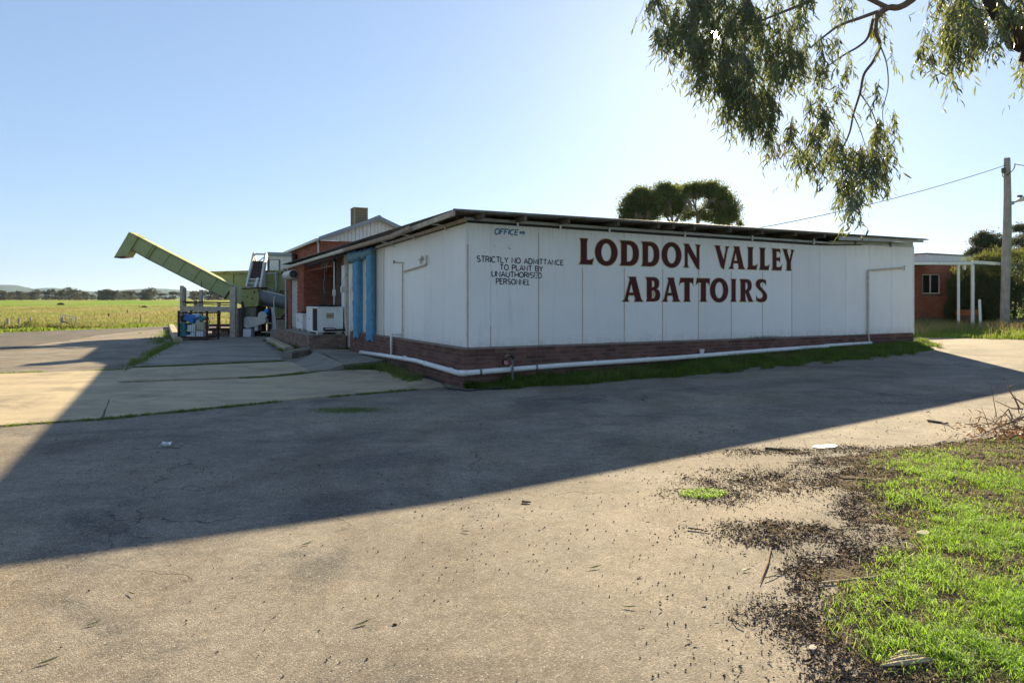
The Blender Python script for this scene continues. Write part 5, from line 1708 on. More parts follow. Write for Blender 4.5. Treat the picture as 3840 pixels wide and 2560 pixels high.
drum('low white drum lying beside the teal crates in the cage', 'whitep', kx(436), kx(540), cy + .1, cy + .5, fl, kz(1265), cap_=False)
drum('white drum in the middle of the bottom layer of the cage', 'whitep', kx(544), kx(650), cy + .08, cy + .55, fl, kz(1195))
drum('white drum with a foot groove on the middle layer of the cage', 'whitep', kx(470), kx(660), cy + .08, cy + .55, kz(1195), kz(1010))
drum('white drum at the bottom right of the cage', 'whitep', kx(678), kx(860), cy + .08, cy + .55, fl, kz(1160))
drum('cream drum standing on the right hand white drum in the cage', 'creamp', kx(690), kx(885), cy + .08, cy + .55, kz(1160), kz(940))
drum('bright blue drum tipped over on top of the cage load', 'bluep', kx(330), kx(590), cy + .1, cy + .55, kz(950), kz(770), rx=.42)
drum('white drum lying behind the tipped blue drum in the cage', 'whitep', kx(450), kx(600), cy + .62, cy + .95, kz(980), kz(745))
drum('dark blue drum leaning at the upper left of the cage', 'black', kx(240), kx(320), cy + .3, cy + .7, kz(960), kz(790), rx=-.15, cap_=False)
drum('small teal bin tipped on its side at the upper right of the cage', 'teal', kx(660), kx(790), cy + .3, cy + .7, kz(900), kz(810), rx=.5, nm='plastic_crate', cat_='crate', cap_=False)
drum('clear white drum between the blue and the cream drum in the cage', 'whitep', kx(600), kx(690), cy + .3, cy + .75, kz(1030), kz(900), rx=.15)

# white cabin behind the hopper
cab = thing('white_cabin', 'small white corrugated cabin with grey fascia behind the hopper', 'cabin', (q1(2150, 0, 38.0).x, 38.6, 0))
cY = 37.95
x0, x1 = q1(2030, 0, cY).x, q1(2330, 0, cY).x
z0, z1 = 1.2, q1(0, 402, cY).z
dL = 1.5
part(MB().box(x0 + .05, x1, cY + .05, cY + dL, 0, z1), 'core', M['steelw'], cab)
for k in range(24):
    z = z0 + k * (z1 - z0) / 24; h_ = (z1 - z0) / 24
    part(MB().prism([(0, z), (-.02, z + h_ * .3), (-.02, z + h_ * .7), (0, z + h_ * .98)], lambda u, v, t: (t, cY + .04 + u, v), x0 + .03, x1), 'cladding_board', M['white'], cab)
    part(MB().prism([(0, z), (-.02, z + h_ * .3), (-.02, z + h_ * .7), (0, z + h_ * .98)], lambda u, v, t: (x0 + .045 + u, t, v), cY + .06, cY + dL), 'cladding_board', M['white'], cab)
part(MB().box(x0 - .03, x0 + .06, cY - .02, cY + .06, 0, z1), 'corner_post', M['steelw'], cab)
part(pris(MB(), [(2025, 352), (2330, 364), (2330, 402), (2025, 402)], cY - .08, cY + dL), 'fascia', M['greyp'], cab)
d0, d1 = q1(2052, 0, cY).x, q1(2168, 0, cY).x
fr = part(MB().box(d0 - .09, d0, cY - .02, cY + .03, z0, q1(0, 446, cY).z).box(d1, d1 + .07, cY - .02, cY + .03, z0, q1(0, 446, cY).z).box(d0, d1, cY - .02, cY + .03, q1(0, 452, cY).z, q1(0, 443, cY).z), 'door_frame', M['grey'], cab)
part(MB().box(d0, d1, cY - .005, cY + .03, z0, q1(0, 452, cY).z), 'door', M['white'], cab)
# sloping dark side skirt of the cabin roof
part(MB().add([q1(1912, 465, 39.4), q1(2035, 370, cY), q1(2035, 390, cY), q1(1915, 478, 39.4)], [(0, 1, 2, 3)]), 'side_fascia', M['greyp'], cab)

# ================================================================== OFFICE, POLE AND HEDGE ON THE RIGHT
off = thing('brick_office', 'low red brick office with white flat roof fascia and a verandah', 'building', (20.5, 33, gzf(20.5, 33)))
c7 = lambda x, y, Y: P(3400 + x / 3.409, 840 + y / 3.409, Y)
oy = 33.0
X0, X1 = 13.0, c7(1000, 0, oy).x
gzr = gzf(21, 32)
def opart(m, n, mt, par=None, **k): return part(m, n, mt, par or off, **k)
w0, w1 = c7(205, 0, oy).x, c7(432, 0, oy).x
wz0, wz1 = c7(0, 890, oy).z, c7(0, 640, oy).z
ztop = c7(0, 515, oy).z
m = MB().box(X0, w0, oy, oy + .25, gzr - .3, ztop).box(w1, X1 + 1, oy, oy + .25, gzr - .3, ztop).box(w0, w1, oy, oy + .25, gzr - .3, wz0 - .09).box(w0, w1, oy, oy + .25, wz1, ztop)
m.box(X0, X1 + 1, oy + .25, oy + 6, gzr - .3, ztop)
opart(m, 'wall', M['officeb'])
opart(MB().box(X0, X1 + .5, oy - .012, oy + .001, gzr - .3, c7(0, 1195, oy).z), 'base_course', M['dtimber'])
wn_ = opart(MB().box(w0, w0 + .05, oy + .06, oy + .12, wz0, wz1).box(w1 - .05, w1, oy + .06, oy + .12, wz0, wz1).box(w0 + .05, w1 - .05, oy + .06, oy + .12, wz1 - .05, wz1).box(w0 + .05, w1 - .05, oy + .06, oy + .12, wz0, wz0 + .05).box(c7(305, 0, oy).x, c7(318, 0, oy).x, oy + .05, oy + .12, wz0 + .05, wz1 - .05), 'window_frame', M['steelw'])
for a, b in ((w0 + .05, c7(305, 0, oy).x), (c7(318, 0, oy).x, w1 - .05)):
    opart(MB().box(a, b, oy + .09, oy + .10, wz0 + .05, wz1 - .05), 'pane', M['glass'], wn_)
opart(MB().box(w0 - .06, w1 + .06, oy - .05, oy + .06, wz0 - .11, wz0 - .015), 'window_sill', M['dtimber'])
opart(MB().box(w0, w1, oy - .02, oy + .08, wz1, wz1 + .04), 'window_head', M['dtimber'])
# upper roof box, corner towards the viewer
cr = c7(252, 376, 34.5)
rx_, ry_ = Vector((CT, ST, 0)), Vector((-ST, CT, 0))
def ub(a0, a1, b0, b1, z0, z1):
    m = MB()
    base = Vector((cr.x, cr.y, 0))
    vs = [base + rx_ * a + ry_ * b + Vector((0, 0, z)) for z in (z0, z1) for a, b in ((a0, b0), (a1, b0), (a1, b1), (a0, b1))]
    return m.add(vs, [(0, 3, 2, 1), (4, 5, 6, 7), (0, 1, 5, 4), (1, 2, 6, 5), (2, 3, 7, 6), (3, 0, 4, 7)])
zt_ = cr.z
opart(ub(0, 9.5, 0, 7, zt_ - .98, zt_), 'upper_fascia', M['white'])
opart(ub(-.05, 9.6, -.05, 7.1, zt_ - .03, zt_ + .03), 'upper_capping', M['grey'])
opart(ub(.15, 9, .15, 6.8, zt_ - 1.5, zt_ - .98), 'upper_wall', M['officeb'])
vy = 29.6
bz0, bz1 = c7(0, 520, vy).z, c7(0, 482, vy).z
bx1 = c7(852, 0, vy).x
opart(MB().box(X0 + 1, bx1, vy, vy + .12, bz0, bz1), 'verandah_fascia', M['white'])
opart(MB().box(X0 + 1, bx1 - .02, vy + .13, oy - .001, bz0 + .12, bz0 + .16), 'verandah_roof', M['oldroof'])
opart(MB().bar((bx1, vy + .06, bz0 + .12), (bx1 + 4.6, vy + 2.4, bz0 + .06), .10, .14), 'verandah_fascia', M['white'])
for x, y1, w_ in ((672, 1300, .08), (855, 1300, .10)):
    xx = c7(x, 0, vy).x
    opart(MB().box(xx - w_ / 2, xx + w_ / 2, vy + .01, vy + .01 + w_, gzr - .3, bz0), 'verandah_post', M['white'])
xx = c7(783, 0, vy).x
opart(MB().box(xx - .05, xx + .05, vy + .2, vy + .3, c7(0, 580, vy).z, bz0), 'hanger', M['white'])
opart(MB().box(c7(690, 0, oy - .2).x, c7(1000, 0, oy).x, oy - .5, oy - .3, c7(0, 585, oy).z, c7(0, 525, oy).z), 'lintel_panel', M['steelw'])
opart(MB().box(c7(638, 0, oy).x, c7(760, 0, oy).x, oy - .06, oy - .013, c7(0, 1170, oy).z, c7(0, 1000, oy).z), 'lower_panel', M['teal'])

g = G(3677, 1221)
bo = thing('white_bollard', 'slim white painted post standing in the long grass', 'post', tuple(g))
part(MB().tube([(0, 0, -.1), (-.04, 0, 1.12)], .055, 10), 'shaft', M['white'], bo, world=False)
part(MB().tube([(-.04, 0, 1.12), (-.041, 0, 1.15)], .048, 10), 'cap', M['steelw'], bo, world=False)
p = c7(840, 1250, 30.6)
rb = thing('rusty_box', 'rust brown planter box on a brick base beside the verandah', 'planter', (p.x, 30.9, gzf(p.x, 30.9)))
xa, xb = c7(752, 0, 30.6).x, c7(935, 0, 30.6).x
mrb = mk('rust_orange', (0.34, 0.14, 0.06), (0.22, 0.085, 0.04), 4, 0.9, 0.1, grain=0.3, gs=25)
part(MB().bbox(xa, xb, 30.6, 31.3, c7(0, 1170, 30.6).z, c7(0, 1095, 30.6).z, .02), 'box', mrb, rb)
part(MB().bbox(xa + .05, xb - .05, 30.65, 31.25, gzr - .2, c7(0, 1172, 30.6).z, .02), 'base', M['brownb'], rb)

# power pole
pg = G(3768, 1216)
pole = thing('power_pole', 'tall weathered timber power pole with a street lamp', 'power pole', tuple(pg))
py_ = pg.y
def pp6(x, y): return P(3300 + x / 2.1185, 560 + y / 2.1185, py_) - pg
pts = [pp6(991, 1400), pp6(993, 1250), pp6(1000, 1000), pp6(1010, 700), pp6(1013, 400), pp6(1008, 70)]
pts = [Vector((p.x, 0, p.z)) for p in pts]
pts[0].z = -.3
def shaft():
    m = MB()
    n = 16
    rr = [.185, .178, .172, .165, .145, .122]
    tt = np.linspace(0, 5, 31)
    for t in tt:
        i = min(4, int(t)); f = t - i
        c = pts[i].lerp(pts[i + 1], f); r = rr[i] + (rr[i + 1] - rr[i]) * f
        for k in range(n):
            a = 2 * math.pi * k / n
            q = r * (1 + .10 * (float(fbm(math.cos(a) * 4 + 9, t * .5 + math.sin(a) * 4, 3)) - .47) * 2)
            m.v.append((c.x + q * math.cos(a), q * math.sin(a), c.z))
    for i in range(len(tt) - 1):
        for k in range(n):
            m.f.append((i * n + k, i * n + (k + 1) % n, (i + 1) * n + (k + 1) % n, (i + 1) * n + k))
    m.f.append(tuple((len(tt) - 1) * n + k for k in range(n)))
    return m
part(shaft(), 'shaft', mk('pole_timber', (0.42, 0.37, 0.32), (0.29, 0.255, 0.22), 3, 0.95, 0.1, bump=1.0, bs=14, bd=0.03, streak=((0.08, 0.065, 0.05), 0.6), grain=0.2, gs=30), pole, world=False, smooth=True)
lm = pp6(1075, 400); l0 = pp6(1028, 420)
part(MB().bar((l0.x - .1, -.14, l0.z - .06), (l0.x + .06, -.16, l0.z - .06), .14, .14), 'bracket', M['galv'], pole, world=False)
part(MB().tube([(l0.x, -.2, l0.z - .05), (l0.x + .15, -.3, l0.z)], .035, 8), 'lamp_arm', M['galv'], pole, world=False)
hd = MB()
for t, hw, hh in ((0, .06, .05), (.12, .12, .10), (.45, .14, .12), (.62, .10, .09), (.70, .03, .04)):
    c = Vector((l0.x + .10 + t * .85, -.30 - t * .5, l0.z + .02 + t * .30))
    for k in range(10):
        a = 2 * math.pi * k / 10
        hd.v.append((c.x, c.y + hw * math.cos(a), c.z + hh * math.sin(a)))
for i in range(4):
    for k in range(10):
        hd.f.append((i * 10 + k, i * 10 + (k + 1) % 10, (i + 1) * 10 + (k + 1) % 10, (i + 1) * 10 + k))
hd.f.append(tuple(range(10))); hd.f.append(tuple(40 + k for k in range(10)))
part(hd, 'lamp_head', M['steelw'], pole, world=False, smooth=True)
part(MB().bar((l0.x + .25, -.38, l0.z - .01), (l0.x + .62, -.60, l0.z + .14), .16, .04), 'lamp_lens', M['creamp'], pole, world=False)
part(MB().bbox(l0.x + .12, l0.x + .30, -.40, -.28, l0.z + .16, l0.z + .26, .02), 'photocell', M['grey'], pole, world=False)
b6 = pp6(976, 168)
part(MB().bbox(b6.x - .06, b6.x + .06, -.1, .02, b6.z - .12, b6.z + .1, .01), 'insulator_box', M['dtimber'], pole, world=False)
lp = [pp6(x, y) for x, y in ((975, 185), (955, 195), (948, 215), (960, 228), (985, 212), (1030, 175), (1046, 150), (1050, 120))]
part(MB().tube([(p.x, -.17, p.z) for p in lp], .018, 6), 'cable_loop', M['black'], pole, world=False)
# service wires
w1a = pg + Vector((pp6(985, 130).x, -.1, pp6(985, 130).z)); w1b = P(2830, 858, 24.0)
mb = MB(); wp = []
for k in range(21):
    t = k / 20
    p = w1a.lerp(w1b, t); p.z -= .55 * 4 * t * (1 - t) * .35
    wp.append(p)
mb.tube(wp, .013, 5)
single(mb, 'service_wire', M['black'], 'black service wire sloping from the power pole down to the roof', 'wire', tuple(w1b))
w2a = pg + Vector((pp6(1050, 120).x, -.1, pp6(1050, 120).z)); w2b = P(4500, 640, 27.0)
mb = MB()
wp = [w2a.lerp(w2b, k / 12) - Vector((0, 0, .3 * 4 * (k / 12) * (1 - k / 12))) for k in range(13)]
mb.tube(wp, .016, 5)
single(mb, 'service_wire', M['black'], 'short black wire leaving the power pole to the right', 'wire', tuple(w2a))

# far paddock fence, gate and stumps
def fpost(label, x, yt, yb, w_, mat='timber', lean=0.0, brace=None, group=None):
    g_ = G(x, yb)
    h_ = (yb - yt) / FPX * g_.y
    W_ = w_ / FPX * g_.y
    t = thing('fence_post', label, 'fence post', tuple(g_), 0, group)
    m = MB().tube([(0, 0, -.1), (lean * .5, 0, h_ * .5), (lean, 0, h_ * .97), (lean, 0, h_)], [W_ * .52, W_ * .5, W_ * .48, W_ * .4], 9)
    part(m, 'shaft', M[mat], t, world=False)
    if brace:
        part(MB().tube([(brace[0], -.15, .0), (.03, -.12, h_ * brace[1])], W_ * .22, 6), 'brace', M['palewood'] if brace[0] < 0 else M['dtimber'], t, world=False)
fpost('grey fence stump with a pale timber offcut leaning on it', 29, 1193, 1229, 10, brace=(-.3, .55))
fpost('plain grey fence stump second from the left in the paddock edge', 71, 1193, 1226, 9)
fpost('grey fence stump behind the round green shrub', 115, 1192, 1226, 8)
fpost('thick strainer post with a dark diagonal stay beside the gate', 234, 1188, 1228, 11, brace=(1.35, .62))
fpost('thin rusty steel picket standing alone at the road edge', 526, 1178, 1220, 2.4, 'rust')
fpost('short dark stump far out in the dry grass', 408, 1175, 1186, 6, 'dtimber')
fpost('small thin dark post beyond the short stump in the paddock', 478, 1162, 1172, 4, 'dtimber')
fpost('tiny dark post standing farthest out in the paddock near a bush', 522, 1144, 1154, 3, 'dtimber')
gg = G(258, 1222)
gt_ = thing('farm_gate', 'old pale pipe farm gate with wire mesh behind the strainer post', 'gate', tuple(gg))
k_ = gg.y / FPX
gw, gh = 60 * k_, 40 * k_
for a, b in (((-gw / 2, 0, .1), (-gw / 2, 0, gh)), ((gw / 2, 0, .05), (gw / 2, 0, gh - .12)), ((-gw / 2, 0, gh), (gw / 2, 0, gh - .12))):
    part(MB().tube([a, b], .028, 8), 'frame_pipe', M['steelw'], gt_, world=False)
part(MB().tube([(0.1, 0, .05), (0.1, 0, gh - .06)], .012, 6), 'stay', M['grey'], gt_, world=False)
part(MB().tube([(-gw * .18, 0, .05), (-gw * .18, 0, gh - .04)], .012, 6), 'stay', M['grey'], gt_, world=False)
for k in range(6):
    z = .1 + (gh - .25) * k / 6
    part(MB().tube([(-gw / 2, 0, z), (gw / 2, 0, z)], .007, 5), 'mesh_wire', M['grey'], gt_, world=False)
part(MB().box(gw * .2, gw * .27, -.03, -.02, gh * .62, gh * .78), 'tag', M['whitep'], gt_, world=False)
# shrub by the stumps, bush dots in the paddock
def shrub(label, x, y, wpx, hpx, mat, seed, n=1400, nm='shrub'):
    g_ = G(x, y); k = g_.y / FPX
    r = np.random.default_rng(seed)
    u = r.normal(size=(n, 3)); u /= np.linalg.norm(u, axis=1)[:, None]
    u[:, 2] = np.abs(u[:, 2])
    rad = r.uniform(.55, 1.05, n)[:, None]
    c = u * rad * np.array([wpx * k / 2, wpx * k / 2, hpx * k])
    c *= (0.85 + .3 * vn(u[:, 0] * 3 + 5, u[:, 2] * 3 + u[:, 1] * 2, seed))[:, None]
    d = u + r.normal(size=(n, 3)) * .6; d /= np.linalg.norm(d, axis=1)[:, None]
    V, F = leafcloud(c, d, r.uniform(.06, .16, n) * max(1, k * 40), r.uniform(.02, .05, n) * max(1, k * 60), seed)
    t = thing(nm, label, 'shrub', tuple(g_))
    o = link(bpy.data.objects.new('foliage', npmesh('foliage', V, F, M[mat]))); o.parent = t; o['kind'] = 'stuff'
    part(MB().tube([(0, 0, -.1), (0.02, 0, hpx * k * .6)], [.05, .02], 6), 'stem', M['darkbark'], t, world=False)
shrub('round dark green shrub at the paddock edge in front of a stump', 110, 1228, 46, 22, 'pineleaf', 2)
shrub('small dark bush alone in the bright far paddock', 539, 1127, 11, 12, 'farleaf', 3, 500)
shrub('low dark bush just below the far tree line', 460, 1118, 22, 6, 'farleaf', 4, 500)
shrub('low dark tussock in the middle of the paddock', 540, 1153, 16, 4, 'farleaf', 5, 400)
shrub('grey green tussock in the left part of the paddock', 228, 1139, 18, 5, 'farleaf', 6, 400)

# ================================================================== OVERHANGING GUM TREE
TX, TY = 9.6, 8.6
gum = thing('gum_tree', 'large gum tree whose leafy branches hang into the top right corner', 'tree', (TX, TY, gzf(TX, TY)))
iv = Vector((TX, TY, gzf(TX, TY)))
def gpart(m, nm, mat): return part(m, nm, M[mat], gum, smooth=True)
def curve(pts, n=6):
    """smooth path through points"""
    pts = [Vector(p) for p in pts]
    out = []
    for i in range(len(pts) - 1):
        p0 = pts[max(i - 1, 0)]; p1 = pts[i]; p2 = pts[i + 1]; p3 = pts[min(i + 2, len(pts) - 1)]
        for k in range(n):
            t = k / n
            out.append(0.5 * ((2 * p1) + (p2 - p0) * t + (2 * p0 - 5 * p1 + 4 * p2 - p3) * t * t + (3 * p1 - p0 - 3 * p2 + p3) * t ** 3))
    out.append(pts[-1])
    return out
def limb(pts, r0, r1, mat='bark', nm='branch', n=8):
    c = curve(pts)
    rs = [r0 + (r1 - r0) * i / (len(c) - 1) for i in range(len(c))]
    gpart(MB().tube(c, rs, n), nm, mat)
    return c
gY = 9.0
trunk_top = Vector((9.2, 8.8, 4.4))
limb([(TX, TY, -.2), (TX - .05, TY, 1.5), (TX - .15, TY + .1, 3.0), trunk_top, (8.6, 9.2, 7.5), (8.2, 9.4, 9.5)], .48, .18, 'darkbark', 'trunk', 14)
main = limb([trunk_top, (8.3, 8.7, 5.1), P(3870, 165, 8.9), P(3800, 110, 8.9), P(3755, 60, 9.0), P(3700, -40, 9.2), P(3640, -250, 9.4)], .16, .09, 'darkbark', 'limb', 10)
limb([P(3850, 150, 8.9), P(3848, 200, 8.8), P(3838, 230, 8.8)], .07, .06, 'darkbark', 'branch_stub', 8)
b1 = limb([(8.6, 9.2, 7.2), P(3700, -260, 9.6), P(3420, 0, 9.4), P(3330, 30, 9.3), P(3290, 60, 9.2)], .060, .034)
hangb = limb([P(3290, 50, 9.2), P(3285, 120, 9.2), P(3300, 170, 9.2), P(3275, 230, 9.2), P(3240, 280, 9.15), P(3225, 350, 9.1), P(3200, 430, 9.1), P(3185, 500, 9.05), P(3150, 570, 9.0), P(3110, 600, 9.0)], .026, .008)
limb([P(3290, 45, 9.2), P(3220, 70, 9.1), P(3150, 95, 9.0), P(3100, 130, 8.9), P(3040, 180, 8.9)], .026, .010)
limb([P(3275, 70, 9.2), P(3255, 140, 9.3), P(3220, 175, 9.3), P(3160, 210, 9.4), P(3060, 280, 9.5)], .022, .008)
limb([P(3330, 30, 9.3), P(3150, -40, 9.6), P(3000, 20, 9.8), P(2900, 60, 9.9), P(2800, 100, 9.9)], .035, .012)
limb([P(3150, -60, 9.6), P(2900, -80, 9.2), P(2700, -20, 8.8), P(2560, 60, 8.6)], .03, .010)
limb([P(2900, -80, 9.2), P(2760, 60, 9.4), P(2700, 200, 9.5), P(2720, 330, 9.5)], .02, .006)
limb([P(3300, 170, 9.2), P(3325, 240, 9.1), P(3330, 330, 9.0), P(3310, 420, 9.0), P(3320, 520, 8.9)], .010, .004)
limb([P(3225, 350, 9.1), P(3270, 420, 9.0), P(3300, 520, 8.9), P(3290, 620, 8.9)], .009, .004)
limb([P(3200, 430, 9.1), P(3230, 500, 9.0), P(3260, 600, 8.9)], .008, .003)

# leafy masses: photo centre, half sizes, depth, leaves
masses = [
 (2480, 30, 60, 60, 8.7, 500), (2560, 90, 110, 100, 8.7, 2600), (2500, 170, 60, 60, 8.6, 420), (2640, 40, 130, 90, 8.9, 3000), (2640, 170, 120, 90, 8.9, 2700),
 (2780, 70, 110, 110, 9.2, 1900), (2800, 170, 130, 90, 9.3, 2300), (2700, 260, 110, 70, 9.1, 2100), (2850, 260, 130, 80, 9.4, 2500),
 (2720, 330, 90, 70, 9.2, 1800), (2830, 350, 110, 80, 9.4, 2300), (2790, 430, 90, 60, 9.3, 1500), (2900, 430, 70, 70, 9.5, 1200), (2890, 490, 60, 50, 9.4, 700), (2940, 500, 40, 50, 9.4, 380),
 (2960, 60, 100, 90, 9.6, 1100), (2990, 170, 70, 90, 9.6, 1000), (3010, 260, 60, 70, 9.6, 800),
 (3080, 60, 70, 80, 9.2, 420), (3110, 190, 60, 60, 9.0, 380), (3090, 290, 60, 60, 9.1, 520), (3160, 260, 50, 50, 9.2, 160), (3085, 370, 55, 60, 9.1, 560),
 (3080, 450, 50, 60, 9.0, 520), (3050, 540, 60, 70, 9.0, 800), (3060, 620, 80, 60, 9.0, 900), (3120, 700, 90, 70, 9.0, 1300), (3180, 780, 90, 60, 8.9, 1200),
 (3240, 700, 90, 80, 8.9, 1400), (3290, 640, 60, 70, 8.9, 700), (3310, 560, 45, 60, 8.9, 420), (3325, 450, 40, 70, 8.9, 420), (3300, 350, 40, 60, 8.9, 170), (3220, 630, 60, 50, 8.9, 260),
 (3250, 800, 80, 40, 8.9, 600), (3300, 90, 60, 60, 9.1, 300), (3220, 60, 50, 60, 9.1, 200), (3330, 160, 30, 60, 9.1, 90),
 (3560, 30, 90, 70, 8.6, 1500), (3500, 180, 60, 70, 8.5, 560), (3580, 120, 80, 80, 8.6, 1400), (3660, 60, 90, 90, 8.7, 1700), (3650, 170, 60, 60, 8.7, 700), (3560, 240, 45, 50, 8.5, 320), (3545, 300, 25, 30, 8.5, 110),
 (3760, 20, 80, 60, 8.8, 1200), (3830, 60, 40, 70, 8.8, 500), (3830, 230, 35, 60, 8.7, 240), (3700, 120, 60, 60, 8.8, 600),
]
# the crown goes on above the frame
masses += [(x, y, 220, 130, 9.3, 1400) for x, y in ((2700, -150), (3000, -180), (3350, -220), (3650, -180), (3900, -120), (3150, -420), (3550, -450), (3950, -420))]
LV, SV = [], []
rl = np.random.default_rng(5)
for cx, cy, hx, hy, Y, n in masses:
    x_ = cx
    if cy > 520: cy -= 45
    if cy > 640: cy -= 30
    n = int(n * ((0.43 if x_ < 3000 else 0.38) if cy > -100 else 0.7))
    # hanging strings of leaves
    ns = max(4, n // 9)
    u = rl.normal(size=(ns, 3)) * .5
    ncl = max(2, ns // 7)
    u = u[rl.integers(0, ncl, ns)] + rl.normal(size=(ns, 3)) * .13
    px = cx + u[:, 0] * hx; py = cy - .25 * hy - 32 + u[:, 1] * hy; pY = Y + u[:, 2] * .9
    top = np.stack([(px - 1920) / FPX * pY, pY, CAMZ + (HOR - py) / FPX * pY], 1)
    ln = rl.uniform(.15, .5, ns)
    sway = rl.normal(0, .10, (ns, 2))
    per = 9
    t = np.tile(np.linspace(.12, 1.0, per), ns) + rl.uniform(-.05, .05, ns * per)
    base = np.repeat(top, per, 0)
    L = np.repeat(ln, per); sw = np.repeat(sway, per, 0)
    c = base + np.stack([sw[:, 0] * t ** 2 * L * 3, sw[:, 1] * t ** 2 * L * 3, -t * L], 1)
    d = np.stack([rl.normal(0, .42, ns * per) + sw[:, 0], rl.normal(0, .42, ns * per), -np.ones(ns * per) * rl.uniform(.45, 1.2, ns * per)], 1)
    d /= np.linalg.norm(d, axis=1)[:, None]
    LV.append(leafcloud(c, d, rl.uniform(.075, .16, ns * per), rl.uniform(.014, .027, ns * per), int(cx) + int(cy), .22))
    for k in range(0, ns, 2):
        m = top[k]; e = m + np.array([sway[k, 0] * ln[k] * 3, sway[k, 1] * ln[k] * 3, -ln[k]])
        mid = (m + e) / 2 + rl.normal(0, .015, 3)
        SV.append((m, mid, e))
V, F = cat(LV)
# a gap in the leaves where the low sun breaks through
lc = V.reshape(-1, 6, 3)
rl_ = lc[:, 3] - np.array([0, 0, CAMZ]); sd_ = np.array(SUND)
dist = np.linalg.norm(rl_ - (rl_ @ sd_)[:, None] * sd_, axis=1)
okl = dist > .03 * (1 + .7 * np.sin(np.arange(len(dist)) * 1.7))
lc = lc[okl]; V = lc.reshape(-1, 3)
b_ = (np.arange(len(lc)) * 6)[:, None]
F = np.concatenate([b_ + np.array([0, 1, 2]), b_ + np.array([1, 3, 2]), b_ + np.array([3, 4, 2]), b_ + np.array([3, 5, 4])], 0)
o = link(bpy.data.objects.new('crown', npmesh('crown', V - np.array(iv), F, M['gumleaf']))); o.parent = gum; o['kind'] = 'stuff'
tv, tf_ = [], []
for m, mid, e in SV:
    b = len(tv)
    for p, r in ((m, .0035), (mid, .0028), (e, .0015)):
        for a in (0, 2.094, 4.189):
            tv.append((p[0] + r * math.cos(a), p[1] + r * math.sin(a), p[2]))
    for i in (0, 3):
        for k in range(3):
            tf_.append((b + i + k, b + i + (k + 1) % 3, b + i + 3 + (k + 1) % 3, b + i + 3 + k))
o = link(bpy.data.objects.new('twigs', npmesh('twigs', np.array(tv) - np.array(iv), np.array(tf_), M['bark']))); o.parent = gum; o['kind'] = 'stuff'
# one dead brown spray
n = 70
c = np.stack([(2915 + rl.normal(0, 16, n) - 1920) / FPX * 9.4, 9.4 + rl.normal(0, .08, n), CAMZ + (HOR - 565 + rl.normal(0, 20, n)) / FPX * 9.4], 1)
d = np.stack([rl.normal(0, .3, n), rl.normal(0, .3, n), -np.ones(n)], 1); d /= np.linalg.norm(d, axis=1)[:, None]
V, F = leafcloud(c, d, rl.uniform(.06, .11, n), rl.uniform(.01, .018, n), 3)
o = link(bpy.data.objects.new('dead_spray', npmesh('dead_spray', V - np.array(iv), F, M['brownleaf']))); o.parent = gum; o['kind'] = 'stuff'

